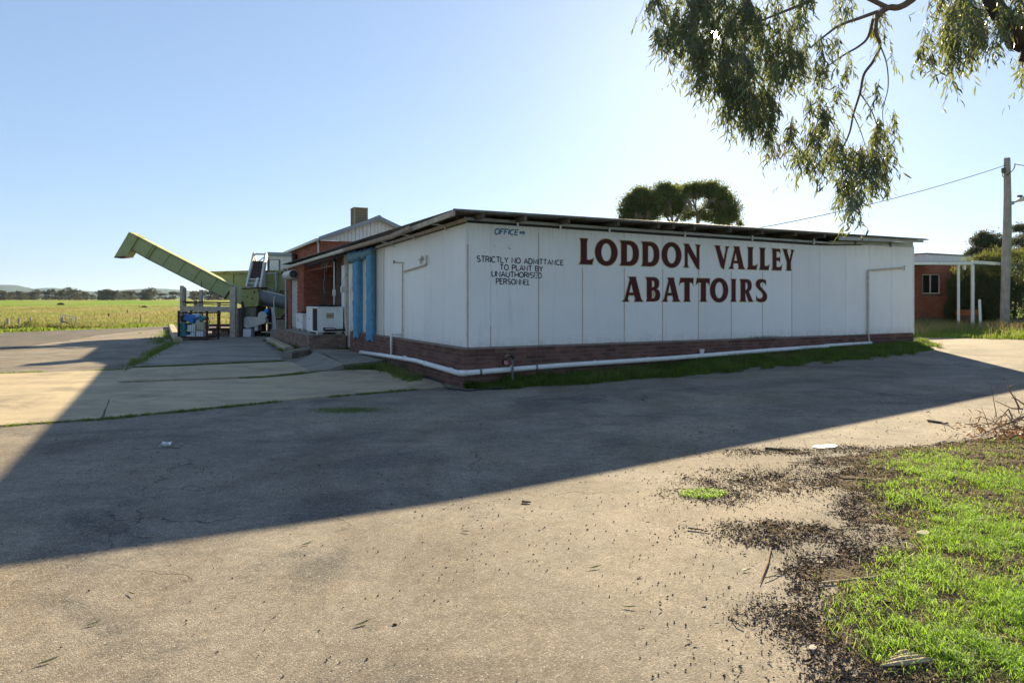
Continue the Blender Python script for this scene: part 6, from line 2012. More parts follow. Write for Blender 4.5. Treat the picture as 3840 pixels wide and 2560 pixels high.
# ================================================================== TREES BEHIND
def grow(m, p, d, L, r, depth, tips, r_, spread, up=.15, keep=None):
    """recursive limbs; collects tips"""
    q = p + d * L
    mid = (p + q) / 2 + Vector((r_.normal(0, .05), r_.normal(0, .05), r_.normal(0, .03))) * L
    if r > .012:
        m.tube([p, mid, q], [r, r * .85, r * .65], 6 if r > .06 else 4, cap=False)
    if depth == 0:
        tips.append(q)
        return
    k = 2 + (r_.random() < .55)
    for i in range(k):
        v = Vector((r_.normal(), r_.normal(), r_.normal() * .6)).normalized()
        nd = (d + v * spread + Vector((0, 0, up))).normalized()
        grow(m, q, nd, L * r_.uniform(.62, .86), r * .62, depth - 1, tips, r_, spread, up)
        if depth <= 2:
            tips.append(q)
def cloud_tree(name, label, cat_, loc, trunks, blobs, leafmat_, nleaf, lsize, seed, bark='greybark', brown=0, limbs=True):
    """trunks: list of (base offset, direction, length, radius, depth); blobs: (centre offset, radii, weight)"""
    r_ = np.random.default_rng(seed)
    t = thing(name, label, cat_, loc)
    tips = []
    for k, (b, d, L, r, dep) in enumerate(trunks):
        m = MB()
        if dep > 10:                       # tall clear trunk first, then a fan of limbs
            top = Vector(b) + Vector(d).normalized() * L
            m.tube([b, (Vector(b) + top) / 2 + Vector((.05, 0, 0)), top], [r * 1.2, r, r * .8], 8, cap=False)
            for q_ in range(5):
                an = q_ * 1.257 + .4
                grow(m, top, Vector((math.cos(an) * .75, math.sin(an) * .6, 1.0)).normalized(), .68, r * .5, dep - 10, tips, r_, .45)
        else:
            grow(m, Vector(b), Vector(d).normalized(), L, r, dep, tips, r_, .55)
        part(m, 'trunk', M[bark], t, world=False, smooth=True)
    w = np.array([b[2] for b in blobs], float); w /= w.sum()
    per = 34
    idx = r_.choice(len(blobs), nleaf // per, p=w)
    cc = np.array([b[0] for b in blobs])[idx]; rr = np.array([b[1] for b in blobs])[idx]
    u = r_.normal(size=(len(idx), 3)); u /= np.linalg.norm(u, axis=1)[:, None]
    rad = r_.uniform(.12, 1.0, len(idx)) ** .6
    ctr = cc + u * rr * rad[:, None] * (0.45 + 1.0 * fbm(u[:, 0] * 3.5 + idx * 3, u[:, 2] * 3.5 + u[:, 1] * 3, seed, 3))[:, None] * 1.12
    sp_ = np.repeat(r_.uniform(.8, 2.6, len(ctr)), per)[:, None]
    c = np.repeat(ctr, per, 0) + r_.normal(0, lsize, (len(ctr) * per, 3)) * sp_ * np.array([1, 1, .7])
    d = np.repeat(u, per, 0) * .6 + r_.normal(size=c.shape); d /= np.linalg.norm(d, axis=1)[:, None]
    V, F = leafcloud(c, d, r_.uniform(.7, 1.5, len(c)) * lsize, r_.uniform(.35, .75, len(c)) * lsize, seed)
    o = link(bpy.data.objects.new('crown', npmesh('crown', V, F, M[leafmat_]))); o.parent = t; o['kind'] = 'stuff'
    if brown:
        k = brown
        i2 = r_.choice(len(blobs), k)
        cc = np.array([b[0] for b in blobs])[i2]; rr = np.array([b[1] for b in blobs])[i2]
        u = r_.normal(size=(k, 3)); u[:, 2] = -np.abs(u[:, 2]); u /= np.linalg.norm(u, axis=1)[:, None]
        c = cc + u * rr * r_.uniform(.4, .9, k)[:, None]
        d = r_.normal(size=c.shape); d /= np.linalg.norm(d, axis=1)[:, None]
        V, F = leafcloud(c, d, r_.uniform(.7, 1.5, k) * lsize, r_.uniform(.3, .6, k) * lsize, seed + 1)
        o = link(bpy.data.objects.new('dry_foliage', npmesh('dry_foliage', V, F, M['pinebrown']))); o.parent = t; o['kind'] = 'stuff'
    return t
CY = 46.0
kk = CY / FPX
k8 = lambda x, y: (2300 + x / 4.523, 660 + y / 4.523)
def rel(x, y, base, Y):
    s = k8(x, y); p = P(s[0], s[1], Y)
    return (p.x - base[0], p.y - base[1], p.z - base[2])
bA = (P(k8(900, 0)[0], 0, CY).x, CY, gzf(14, CY)); bB = (P(k8(1400, 0)[0], 0, CY + 2).x, CY + 2, gzf(16, CY))
bl = lambda base, lst, Y: [(rel(x, y, base, Y + dy), (rx / 4.523 * kk, rx / 4.523 * kk * .9, rz / 4.523 * kk), w) for x, y, rx, rz, dy, w in lst]
hA = rel(920, 700, bA, CY)[2]
cloud_tree('cypress_tree', 'dense dark cypress tree rising behind the roof, left of the pair', 'tree', bA,
    [((-.6, 0, -.2), (-.25, 0, 1), hA * .86, .22, 13), ((.3, .1, -.2), (.03, 0, 1), hA * .95, .20, 13), ((-1.6, .3, -.2), (-.3, .1, 1), hA * .82, .18, 13)],
    bl(bA, [(250, 560, 150, 150, 0, 3), (330, 420, 170, 130, .4, 4), (480, 330, 190, 110, 0, 4), (650, 380, 220, 130, -.4, 6), (840, 330, 220, 110, 0, 5), (950, 250, 170, 80, .3, 3), (850, 190, 110, 50, 0, 2), (500, 250, 90, 40, 0, 1.2),
          (560, 560, 200, 120, .3, 5), (750, 560, 150, 120, 0, 2.5), (180, 680, 90, 90, 0, 1.5), (420, 680, 170, 80, .3, 2.2), (1010, 420, 130, 80, .2, 2), (900, 480, 150, 90, 0, 3), (950, 620, 120, 80, .3, 1.6), (1090, 400, 120, 90, 0, 2.2), (1120, 560, 100, 90, .2, 1.6), (620, 690, 160, 70, 0, 2)], CY),
    'pineleaf', 40000, .11, 21, brown=5000)
cloud_tree('cypress_tree', 'open dark cypress tree with bare fanning limbs rising behind the roof, right of the pair', 'tree', bB,
    [((0, 0, -.2), (.02, 0, 1), rel(1400, 590, bB, CY + 2)[2] * .96, .17, 13), ((2.4, .2, -.2), (.0, 0, 1), rel(1540, 600, bB, CY + 2)[2] * .92, .17, 13)],
    bl(bB, [(1150, 240, 170, 80, 0, 2.6), (1330, 210, 190, 80, 0, 3.4), (1500, 190, 190, 90, .3, 4), (1650, 170, 170, 80, 0, 4), (1780, 270, 190, 110, 0, 5), (1890, 400, 180, 150, .2, 6), (1970, 560, 160, 130, 0, 5), (2020, 690, 110, 90, 0, 2.6),
          (1800, 560, 160, 130, 0, 2.6), (1720, 700, 190, 90, .3, 3), (1850, 760, 180, 70, 0, 2.5), (1640, 330, 90, 60, 0, 1), (2140, 800, 60, 50, 0, .9), (1250, 330, 90, 40, 0, .7), (1240, 700, 130, 70, .4, 1.3), (1180, 560, 110, 80, 0, 1.6), (1300, 640, 90, 70, .3, 1.2), (1390, 330, 120, 60, 0, 1.6), (1480, 600, 80, 70, .4, 1.0), (1120, 300, 130, 70, .2, 2), (1560, 300, 120, 70, 0, 1.4), (1640, 480, 110, 110, .2, 1.8), (1560, 700, 120, 80, 0, 1.6)], CY + 2),
    'pineleaf', 30000, .11, 22, brown=2500)

# gums on the far right
for i, (x, yb, lab, bls, n) in enumerate((
    (3700, 1000, 'leafy gum tree standing behind the office roof', [(3680, 900, 36, 26, 3), (3715, 905, 40, 36, 3), (3750, 925, 40, 30, 2), (3655, 950, 28, 22, 1.5), (3690, 955, 30, 20, 1.2), (3770, 960, 40, 30, 2)], 8000),
    (3825, 1000, 'slender gum tree at the right edge behind the hedge', [(3825, 855, 18, 10, 1.4), (3815, 905, 22, 16, 1.4), (3835, 940, 26, 20, 2), (3810, 970, 30, 20, 2), (3870, 900, 40, 40, 3), (3850, 980, 40, 24, 2)], 6500))):
    Y = 62.0 + i * 5; k_ = Y / FPX
    b = ((x - 1920) * k_, Y, gzf(25, 50))
    tr = [((0, 0, -.2), (-.03, 0, 1), 1.9, .20, 4), ((.6, .2, -.2), (.15, 0, 1), 2.0, .16, 4)]
    cloud_tree('gum_tree', lab, 'tree', b, tr, [((((px - x) * k_), 0, CAMZ + (HOR - py) * k_ - b[2]), (rx * k_, rx * k_, rz * k_), w) for px, py, rx, rz, w in bls], 'farleaf', n * 2, .13, 31 + i)

# far tree line: a handful of variants, many individuals
def far_tree(seed, wide, tall):
    r_ = np.random.default_rng(seed)
    m = MB(); tips = []
    grow(m, Vector((0, 0, -.5)), Vector((.05, 0, 1)), tall * .34, .26, 3, tips, r_, .6)
    bl_ = []
    for k in range(9):
        a = r_.uniform(0, 6.28); q = r_.uniform(.1, .75)
        bl_.append(((math.cos(a) * wide * q * .5, math.sin(a) * wide * q * .5, tall * (.92 - .38 * q + r_.uniform(-.12, .05))), (wide * .24, wide * .24, tall * .13)))
    bl_.append(((0, 0, tall * .42), (wide * .42, wide * .42, tall * .22)))
    for k in range(4):
        a = r_.uniform(0, 6.28)
        bl_.append(((math.cos(a) * wide * .3, math.sin(a) * wide * .3, tall * .22), (wide * .26, wide * .26, tall * .2)))
    idx = r_.integers(0, len(bl_), 190)
    cc = np.array([b[0] for b in bl_])[idx]; rr = np.array([b[1] for b in bl_])[idx]
    u = r_.normal(size=(190, 3)); u /= np.linalg.norm(u, axis=1)[:, None]
    ctr = cc + u * rr * r_.uniform(.5, 1, 190)[:, None]
    c = np.repeat(ctr, 12, 0) + r_.normal(0, .28, (2280, 3))
    d = r_.normal(size=c.shape); d /= np.linalg.norm(d, axis=1)[:, None]
    V, F = leafcloud(c, d, r_.uniform(.35, .8, len(c)), r_.uniform(.2, .42, len(c)), seed)
    return mesh_of('trunk', m.v, m.f, M['greybark']), npmesh('crown', V, F, M['farleaf'])
variants = [far_tree(100 + k, w, 8.0) for k, w in enumerate((8.5, 11, 7, 10))]
FY = 430.0
kf = FY / FPX
def put_tree(x, ytop, var, label, group=None, sx=1.0, dY=0.0):
    Y = FY + dY
    X = (x - 1920) / FPX * Y
    z = gzf(X, Y)
    top = CAMZ + (HOR - ytop) / FPX * Y
    s = (top - z) / 8.0
    t = thing('gum_tree', label, 'tree', (X, Y, z), random.uniform(0, 6.28), group)
    t.scale = (s * sx, s * sx, s)
    for nm, me in zip(('trunk', 'crown'), variants[var]):
        o = link(bpy.data.objects.new(nm, me)); o.parent = t
        if nm == 'crown': o['kind'] = 'stuff'
put_tree(262, 1078, 1, 'broad domed gum standing highest in the far tree line on the left', sx=1.25)
put_tree(562, 1079, 1, 'tall broad gum near the right end of the left tree line, above the road', sx=1.1)
put_tree(400, 1081, 3, 'gum with a spreading flat crown at the gap in the far tree line', sx=1.05)
put_tree(832, 1072, 3, 'gum tree seen far off through the gap under the chute', sx=1.3)
put_tree(728, 1096, 2, 'small lone gum seen between the posts of the loading race', sx=.9)
GRP = 'gums of the far tree line'
LBL = 'dark gum in the far tree line across the paddock'
for k in range(62):
    x = -120 + k * 15.6 + random.uniform(-6, 6)
    if 300 < x < 375:
        yt = random.uniform(1094, 1100)
    elif x < 250:
        yt = random.uniform(1088, 1099)
    elif x < 620:
        yt = random.uniform(1086, 1097)
    else:
        yt = random.uniform(1090, 1101)
    if random.random() < .22: continue
    yt += random.uniform(-5, 7)
    put_tree(x, yt, k % 4, LBL, GRP, sx=random.uniform(1.0, 1.5), dY=random.uniform(-10, 60))

# hedge on the right
r_ = np.random.default_rng(77)
hdg = thing('hedge_bush', 'big dense olive green hedge bush around the power pole', 'hedge', (24.5, 31.0, gzf(24.5, 31)))
hb = np.array([(24.5, 31.0, gzf(24.5, 31))])
blobs = []
for x, y, rx, rz, Y in ((3610, 1100, 48, 80, 32.0), (3625, 1050, 50, 60, 32.0), (3660, 1080, 90, 120, 31.5), (3700, 1010, 60, 55, 31.5), (3730, 1060, 90, 130, 31.2), (3790, 1030, 80, 100, 31.0), (3850, 1040, 90, 110, 31.0), (3780, 1140, 90, 90, 30.8), (3860, 1150, 90, 100, 30.5), (3690, 1160, 80, 70, 31.5), (3940, 1080, 120, 140, 30.5), (3590, 1165, 40, 45, 32.2), (4080, 1090, 130, 140, 31)):
    p = P(x, y, Y); blobs.append((p, rx * Y / FPX, rz * Y / FPX))
n = 52000
idx = r_.integers(0, len(blobs), n)
cc = np.array([b[0][:] for b in blobs])[idx]; rr = np.array([(b[1], b[1], b[2]) for b in blobs])[idx]
u = r_.normal(size=(n, 3)); u /= np.linalg.norm(u, axis=1)[:, None]
c = cc + u * rr * (r_.uniform(.6, 1.0, n) ** .5)[:, None] * (.85 + .3 * vn(u[:, 0] * 4 + idx, u[:, 2] * 4 + u[:, 1] * 3, 9))[:, None]
c[:, 2] = np.maximum(c[:, 2], gz(c[:, 0], c[:, 1]))
d = u * .5 + np.array([0, 0, .7]) + r_.normal(size=c.shape) * .45; d /= np.linalg.norm(d, axis=1)[:, None]
V, F = leafcloud(c, d, r_.uniform(.07, .17, n), r_.uniform(.018, .04, n), 12)
o = link(bpy.data.objects.new('foliage', npmesh('foliage', V - hb, F, M['hedgeleaf']))); o.parent = hdg; o['kind'] = 'stuff'
for k, (x, Y) in enumerate(((3740, 31.2), (3800, 31.0), (3690, 31.5), (3860, 30.8))):
    p = P(x, 1200, Y)
    part(MB().tube([(p.x, Y, gzf(p.x, Y) - .1), (p.x + .1, Y, 1.6), (p.x + .3, Y + .1, 2.8)], [.07, .05, .03], 6), 'stem', M['darkbark'], hdg)

# ================================================================== GRASSES
# strip along the front wall
r_ = np.random.default_rng(41)
n = 42000
a = r_.uniform(-.1, 15.2, n)
wd = np.interp(a, [-.1, .3, 2, 5, 9, 11.5, 13.5, 15.2], [.02, .45, .85, 1.25, 1.5, 1.6, 1.1, .5]) * (.75 + .5 * vn(a * 1.7, a * 0, 6))
tt = r_.uniform(0, 1, n) ** 1.25
b = -.14 - tt * wd
wx = OX + a * CT - b * ST; wy = OY + a * ST + b * CT
h = (.06 + .26 * (1 - tt) ** .8 * (.25 + 1.1 * vn(a * 2.2, b * 2, 8))) * r_.uniform(.6, 1.15, n)
pz_ = gz(wx, wy) - .01
V1 = blades(wx, wy, pz_, h, .010, .9, 1)
ncl = 150
ca = r_.uniform(.4, 14.6, ncl); cb = -.16 - r_.uniform(0, 1, ncl) ** .8 * np.interp(ca, [0, 2, 5, 9, 12, 15], [.4, .9, 1.35, 1.65, 1.7, .7])
per_ = 40
a2 = np.repeat(ca, per_) + r_.normal(0, .05, ncl * per_); b2 = np.minimum(np.repeat(cb, per_) + r_.normal(0, .05, ncl * per_), -.13)
x2 = OX + a2 * CT - b2 * ST; y2 = OY + a2 * ST + b2 * CT
V2 = blades(x2, y2, gz(x2, y2) - .01, np.repeat(r_.uniform(.10, .36, ncl), per_) * r_.uniform(.5, 1.1, ncl * per_), .011, 1.1, 21)
V1 = cat([V1, V2])
stuff('wall_grass', *V1, M['weed'], 'green grass strip growing along the foot of the lettered wall', 'grass')
n = 1500
a = r_.uniform(.5, 14, n); b = -.15 - r_.uniform(.1, .9, n)
keep = vn(a * 1.1, b, 15) > .55
a, b = a[keep], b[keep]; n = len(a)
wx = OX + a * CT - b * ST; wy = OY + a * ST + b * CT
stuff('dry_stalks', *blades(wx, wy, gz(wx, wy), r_.uniform(.2, .42, n), .006, .7, 2), M['dry'], 'dry pale grass stalks among the green strip by the wall', 'grass')
# soil under the strip
mb = MB()
def strip(u, v):
    a = -.1 + 15.6 * u
    w_ = float(np.interp(a, [-.1, .3, 2, 5, 9, 11.5, 13.5, 15.5], [.1, .5, .85, 1.2, 1.45, 1.5, 1.0, .3])) * .72 * (.8 + .4 * float(vn(a * 1.7, 0, 6)))
    p = L2W(a, -.09 - w_ * v, 0)
    return (p.x, p.y, gzf(p.x, p.y) + .035 * (1 - v) - .012 * (v > .99))
mb.grid([i / 80 for i in range(81)], [i / 6 for i in range(7)], strip)
struct(mb, 'soil_strip', M['soil'])

# joints of the concrete, edges and kerbs
T = []
T.append(tufts_along(gpts([(500, 1381), (640, 1376), (800, 1369), (1066, 1356)]), 756, .035, .03, .11, .007, 3))
T.append(tufts_along(gpts([(900, 1420), (985, 1417), (1110, 1405), (1250, 1389), (1320, 1386)]), 432, .04, .03, .10, .007, 4))
T.append(tufts_along(gpts([(390, 1572), (700, 1543), (1000, 1512), (1300, 1484), (1560, 1463)]), 468, .03, .03, .09, .006, 5))
T.append(tufts_along(gpts([(0, 1600), (200, 1585), (380, 1573)]), 126, .03, .03, .07, .006, 6))
T.append(tufts_along(gpts([(0, 1402), (200, 1396), (470, 1388)]), 288, .05, .03, .09, .008, 7))
T.append(tufts_along(gpts([(480, 1385), (540, 1350), (600, 1315), (660, 1288)]), 594, .13, .06, .22, .009, 8))
T.append(tufts_along(gpts([(600, 1290), (625, 1265), (632, 1240)]), 432, .28, .06, .2, .010, 9))
T.append(tufts_along(gpts([(1000, 1277), (1040, 1300), (1075, 1325)]), 216, .08, .05, .18, .009, 10))
T.append(tufts_along(gpts([(1070, 1300), (1120, 1312), (1160, 1324)]), 252, .10, .06, .25, .009, 11))
T.append(tufts_along(gpts([(1200, 1318), (1260, 1317), (1320, 1322)]), 594, .16, .10, .3, .010, 12))
T.append(tufts_along(gpts([(1300, 1392), (1370, 1384), (1440, 1378), (1450, 1396)]), 468, .10, .06, .24, .009, 13))
T.append(tufts_along(gpts([(1440, 1385), (1480, 1400), (1530, 1425), (1600, 1440)]), 270, .12, .06, .28, .008, 14))
T.append(tufts_along(gpts([(1000, 1262), (1040, 1258), (1080, 1262)]), 270, .3, .08, .3, .012, 15))
T.append(tufts_along(gpts([(870, 1266), (890, 1264)]), 72, .15, .1, .35, .012, 16))
T.append(tufts_along(gpts([(540, 1250), (570, 1247)]), 45, .2, .05, .12, .012, 17))
V, F = cat(T)
stuff('weed_tufts', V, F, M['weed'], 'small weeds growing in the joints of the concrete slabs', 'weeds')
T = [tufts_along(gpts([(480, 1385), (600, 1315), (660, 1288)]), 108, .15, .12, .35, .006, 18, 4), tufts_along(gpts([(1430, 1380), (1480, 1400), (1550, 1420)]), 126, .18, .15, .42, .006, 19, 4),
     tufts_along(gpts([(1080, 1305), (1160, 1322)]), 108, .12, .12, .32, .006, 20, 4)]
V, F = cat(T)
stuff('dry_weed_stalks', V, F, M['dry'], 'dry straw coloured weed stalks around the slabs and kerb', 'weeds')
# ledge weeds on the plinth top
r_ = np.random.default_rng(9)
n = 260
a = np.concatenate([r_.normal(8.6, .25, n // 2), r_.normal(8.05, .2, n // 4), r_.uniform(1, 9.5, n // 4)])
b = r_.uniform(-.08, -.01, len(a))
stuff('ledge_weeds', *blades(OX + a * CT - b * ST, OY + a * ST + b * CT, np.full(len(a), .79), r_.uniform(.02, .12, len(a)), .006, .9, 3), M['weed'], 'tiny weeds sprouting on the ledge below the white panels', 'weeds')
# mossy patch on the asphalt
n = 2600
c = G(1310, 1537)
u = r_.normal(size=(n, 2)) * np.array([.30, .16])
stuff('moss_patch', *blades(c.x + u[:, 0], c.y + u[:, 1], gz(c.x + u[:, 0], c.y + u[:, 1]), r_.uniform(.006, .02, n), .008, 1.5, 5), M['weed'], 'low green moss patch on the shaded asphalt', 'moss')

# verge of long grass in front of the office
n = 20000
y = r_.uniform(19, 31.5, n)
x = np.interp(y, XRY, XRX) + r_.uniform(-.1, 1, n) ** 1.4 * 13
keep = x < y * .80 + 2
x, y = x[keep], y[keep]; n = len(x)
V, F = blades(x, y, gz(x, y) - .07, r_.uniform(.14, .40, n) * (.5 + vn(x * .9, y * .9, 4)), .016, .8, 6)
stuff('verge_grass', V, F, M['weed'], 'green grass verge in front of the brick office', 'grass')
n = 9000
y = r_.uniform(21, 31.5, n)
x = np.interp(y, XRY, XRX) + .5 + r_.uniform(0, 1, n) * 12
keep = (x < y * .80 + 2) & (vn(x * .7, y * .7, 14) > .42)
x, y = x[keep], y[keep]; n = len(x)
stuff('verge_dry_grass', *blades(x, y, gz(x, y) - .07, r_.uniform(.35, .62, n), .012, .8, 7), M['dry'], 'pale dry long grass on the verge by the bollard', 'grass')

# paddock grass: near tufts
n = 26000
y = 44 + r_.uniform(0, 1, n) ** 1.6 * 120
xl = np.where(y < 53, np.interp(y, XLY, XLX) - .3, -.34 * y)
x = xl - r_.uniform(-.02, 1, n) * (y * .80 + xl + 4)
keep = ((y > 53.5) & (x > -.80 * y)) | (x < np.interp(y, XLY, XLX))
x, y = x[keep], y[keep]; n = len(x)
stuff('paddock_grass', *blades(x, y, gz(x, y) - .06, r_.uniform(.12, .42, n) * (.6 + vn(x * .3, y * .12, 4)), .05, 1.0, 8), M['fieldgrass'], 'rough mixed green and dry grass over the paddock', 'grass')
n = 9000
y = r_.uniform(32, 54, n)
x = np.interp(y, XLY, XLX) + r_.normal(-.7, .7, n)
keep = r_.uniform(0, 1, n) < np.clip(fbm(x * .45, y * .45, 91) * 3 - .9, .08, 1)
x, y = x[keep], y[keep]; n = len(x)
stuff('roadside_grass', *blades(x, y, gz(x, y) - .05, r_.uniform(.1, .34, n) * (.3 + 1.2 * vn(x * .5, y * .5, 5)), .045, .9, 9), M['bank'], 'bright green grass bank between the gravel road and the paddock', 'grass')

# ---- foreground lawn, litter and twigs on the right
BY = np.array([1.0, 2.85, 3.3, 3.64, 4.3, 4.7, 5.2, 5.68, 6.2, 6.9, 7.3, 7.8]); BX = np.array([1.15, 1.27, 1.22, 1.36, 1.85, 2.25, 2.5, 2.7, 2.75, 3.1, 4.4, 6.2])
def lawn(x, y):
    m = (x - np.interp(y, BY, BX)) / .45 + (fbm(x * 2.2, y * 2.2, 31) - .47) * 1.7
    m = np.where(y > 7.9, m - (y - 7.9) * 6, m)
    for cx, cy, rx, ry in ((1.66, 5.78, .27, .22), (2.35, 6.05, .68, .50), (1.9, 4.78, .46, .27), (1.75, 5.75, .42, .3), (3.2, 7.2, .9, .2)):
        e = 1.1 - np.hypot((x - cx) / rx, (y - cy) / ry) + (fbm(x * 5, y * 5, 33) - .47) * 1.2
        m = np.maximum(m, e * .8)
    return m
mb = MB()
xs = np.linspace(.8, 9.0, 170); ys = np.linspace(1.2, 8.6, 150)
XX, YY = np.meshgrid(xs, ys)
MM = lawn(XX, YY)
ZZ = gz(XX, YY) + np.clip(MM - .75, -1, 1) * .016 + np.clip(MM - 1.5, 0, 4) * .010 + (fbm(XX * 6, YY * 6, 7) - .47) * .035
vv = np.stack([XX.ravel(), YY.ravel(), ZZ.ravel()], 1)
w_ = len(xs)
i, j = np.meshgrid(np.arange(w_ - 1), np.arange(len(ys) - 1))
k0 = (j * w_ + i).ravel()
ok = MM[:-1, :-1].ravel() > -.2
ff = np.stack([k0, k0 + 1, k0 + w_ + 1, k0 + w_], 1)[ok]
o = link(bpy.data.objects.new('lawn_soil', npmesh('lawn_soil', vv, ff, M['soil'], True)))
props(o, kind='structure')
def lawn_z(x, y):
    m = lawn(x, y)
    return gz(x, y) + np.clip(m - .75, 0, 1) * .016 + np.clip(m - 1.5, 0, 4) * .010
r_ = np.random.default_rng(55)
n = 950000
y = 1.6 + r_.uniform(0, 1, n) ** .9 * 6.2; x = 1.0 + r_.uniform(0, 1, n) * np.minimum(y * .82 + .4, 5.6)
m = lawn(x, y)
dens = np.clip((m - .8) / 2.6, 0, 1) ** 1.1 * np.clip(1.25 - (y - 4.1) / 2.9, .18, 1)
dens *= np.clip(fbm(x * 2.1, y * 2.1, 61) * 3.4 - 1.0 + np.clip(4.2 - y, 0, 1) * .5, .12, 1) * np.clip(fbm(x * 9, y * 9, 62) * 3 - .8, .15, 1)
dens = np.maximum(dens, np.where(np.hypot((x - 1.66) / .2, (y - 5.78) / .14) < 1, .35, 0))
keep = r_.uniform(0, 1, n) < dens * .9
x, y = x[keep], y[keep]; n = len(x)
h = r_.uniform(.02, .075, n) * (.45 + .9 * vn(x * 2.5, y * 2.5, 8)) * np.clip(1.2 - (y - 3) * .10, .5, 1.2)
stuff('lawn_grass', *blades(x, y, lawn_z(x, y) - .004, h, .0031, 1.6, 10), M['grass'], 'bright sunlit green lawn in the lower right corner', 'grass')
n = 60000
y = 1.6 + r_.uniform(0, 1, n) * 6; x = 1.0 + r_.uniform(0, 1, n) * np.minimum(y * .82 + .4, 5.6)
keep = r_.uniform(0, 1, n) < np.clip((lawn(x, y) - .3) / 2, 0, .6)
x, y = x[keep], y[keep]; n = len(x)
stuff('dry_lawn_blades', *blades(x, y, lawn_z(x, y) - .004, r_.uniform(.015, .05, n), .004, 2.2, 12), M['dry'], 'dry straw blades mixed through the lawn and its litter', 'grass')
# litter: chips, gumnuts and bits of bark
n = 300000
y = 1.8 + r_.uniform(0, 1, n) * 6.2; x = .7 + r_.uniform(0, 1, n) * np.minimum(y * .82 + .8, 6.0)
m = lawn(x, y)
dens = np.exp(-(np.clip(m - .55, -9, 0) / .45) ** 2) * np.where(m > 1.6, .75, 1.0) + .012 * np.exp(-np.clip(-m, 0, 9) * .5)
dens *= np.clip(fbm(x * 4, y * 4, 81) * 2.4 - .35, .25, 1)
keep = r_.uniform(0, 1, n) < dens * np.where(m < .75, 1.0, .6)
x, y = x[keep], y[keep]; n = len(x)
c = np.stack([x, y, lawn_z(x, y) + .004], 1)
d = np.stack([r_.normal(size=n), r_.normal(size=n), r_.normal(0, .25, n)], 1); d /= np.linalg.norm(d, axis=1)[:, None]
half = r_.uniform(0, 1, n) < .62
for sel, mt, nm, lb in ((half, 'litter', 'leaf_litter', 'dark brown bark and leaf litter along the edge of the lawn'), (~half, 'litterpale', 'pale_litter', 'pale chips and dry leaf bits mixed into the dark litter')):
    k = sel.sum()
    V, F = leafcloud(c[sel], d[sel], np.clip(r_.lognormal(-4.2, .55, k), .005, .07), r_.uniform(.003, .011, k), 5, .35)
    stuff(nm, V, F, M[mt], lb, 'leaf litter')
# small round gumnuts and pebbles on the asphalt
def octs(x, y, z, r, seed):
    q = np.random.default_rng(seed)
    n = len(x)
    base = np.array([(1, 0, 0), (0, 1, 0), (-1, 0, 0), (0, -1, 0), (0, 0, 1), (0, 0, -.6)])
    fac = np.array([(0, 1, 4), (1, 2, 4), (2, 3, 4), (3, 0, 4), (1, 0, 5), (2, 1, 5), (3, 2, 5), (0, 3, 5)])
    V = base[None] * (r[:, None, None] * q.uniform(.6, 1.4, (n, 6, 1)))
    V = V + np.stack([x, y, z], 1)[:, None]
    F = fac[None] + (np.arange(n) * 6)[:, None, None]
    return V.reshape(-1, 3), F.reshape(-1, 3)
n = 2300
y = 2.6 + r_.uniform(0, 1, n) ** 1.4 * 8.5; x = (r_.uniform(-1, 1, n)) * y * .85
clus = fbm(x * .9, y * .9, 71)
near = np.exp(-np.clip(np.interp(y, BY, BX) - x, 0, 9) / .5)
keep = (r_.uniform(0, 1, n) < np.clip((clus - .44) * 3.2, .07, 1) * .5 + near * .8) & (x < np.interp(y, BY, BX) + .4)
x, y = x[keep], y[keep]; n = len(x)
stuff('loose_gumnuts', *octs(x, y, gz(x, y) + .004, np.clip(r_.lognormal(-5.55, .42, n), .0015, .012) * (.75 + .06 * y), 3), M['litter'], 'loose dark gumnuts and grit scattered over the asphalt', 'gumnuts')
n = 4200
y = 2.6 + r_.uniform(0, 1, n) * 9; x = (r_.uniform(-1, 1, n)) * y * .85
keep = r_.uniform(0, 1, n) < np.clip((fbm(x * .6, y * .6, 75) - .40) * 3, .05, 1)
x, y = x[keep], y[keep]; n = len(x)
stuff('loose_gravel', *octs(x, y, gz(x, y) + .003, r_.uniform(.003, .007, n) * (.8 + .06 * y), 4), M['pebble'], 'loose pale gravel scattered over the asphalt', 'gravel')
# twigs
def twig_pts(x, y, L, an, seed, bow=.15):
    q = np.random.default_rng(seed)
    p = []
    for k in range(5):
        t = k / 4 - .5
        xx = x + math.cos(an) * L * t - math.sin(an) * bow * L * (4 * t * t - 1) * .5
        yy = y + math.sin(an) * L * t + math.cos(an) * bow * L * (4 * t * t - 1) * .5
        p.append((xx + q.normal(0, .01 * L), yy + q.normal(0, .01 * L), float(lawn_z(np.array(xx), np.array(yy))) + .008 + .03 * L * q.random()))
    return p
tm = MB(); tm2 = MB()
for k in range(420):
    y = 2.2 + random.random() * 5.6
    x = float(np.interp(y, BY, BX)) + random.random() ** 1.3 * min(3.4, y * .8) - .15
    if lawn(np.array(x), np.array(y)) < -.1: continue
    L = random.choice((.06, .10, .14, .2, .3))
    (tm if k % 3 else tm2).tube(twig_pts(x, y, L, random.uniform(0, 3.14), k, random.uniform(-.3, .3)), random.uniform(.0015, .0045), 4)
o = link(bpy.data.objects.new('twig_litter', mesh_of('twig_litter', tm.v, tm.f, M['twig'])))
props(o, 'fallen dry twigs strewn over the lawn and its edge', 'twigs', kind='stuff')
o = link(bpy.data.objects.new('straw_litter', mesh_of('straw_litter', tm2.v, tm2.f, M['dry'])))
props(o, 'pale straw and bark strips lying in the lawn', 'straw', kind='stuff')
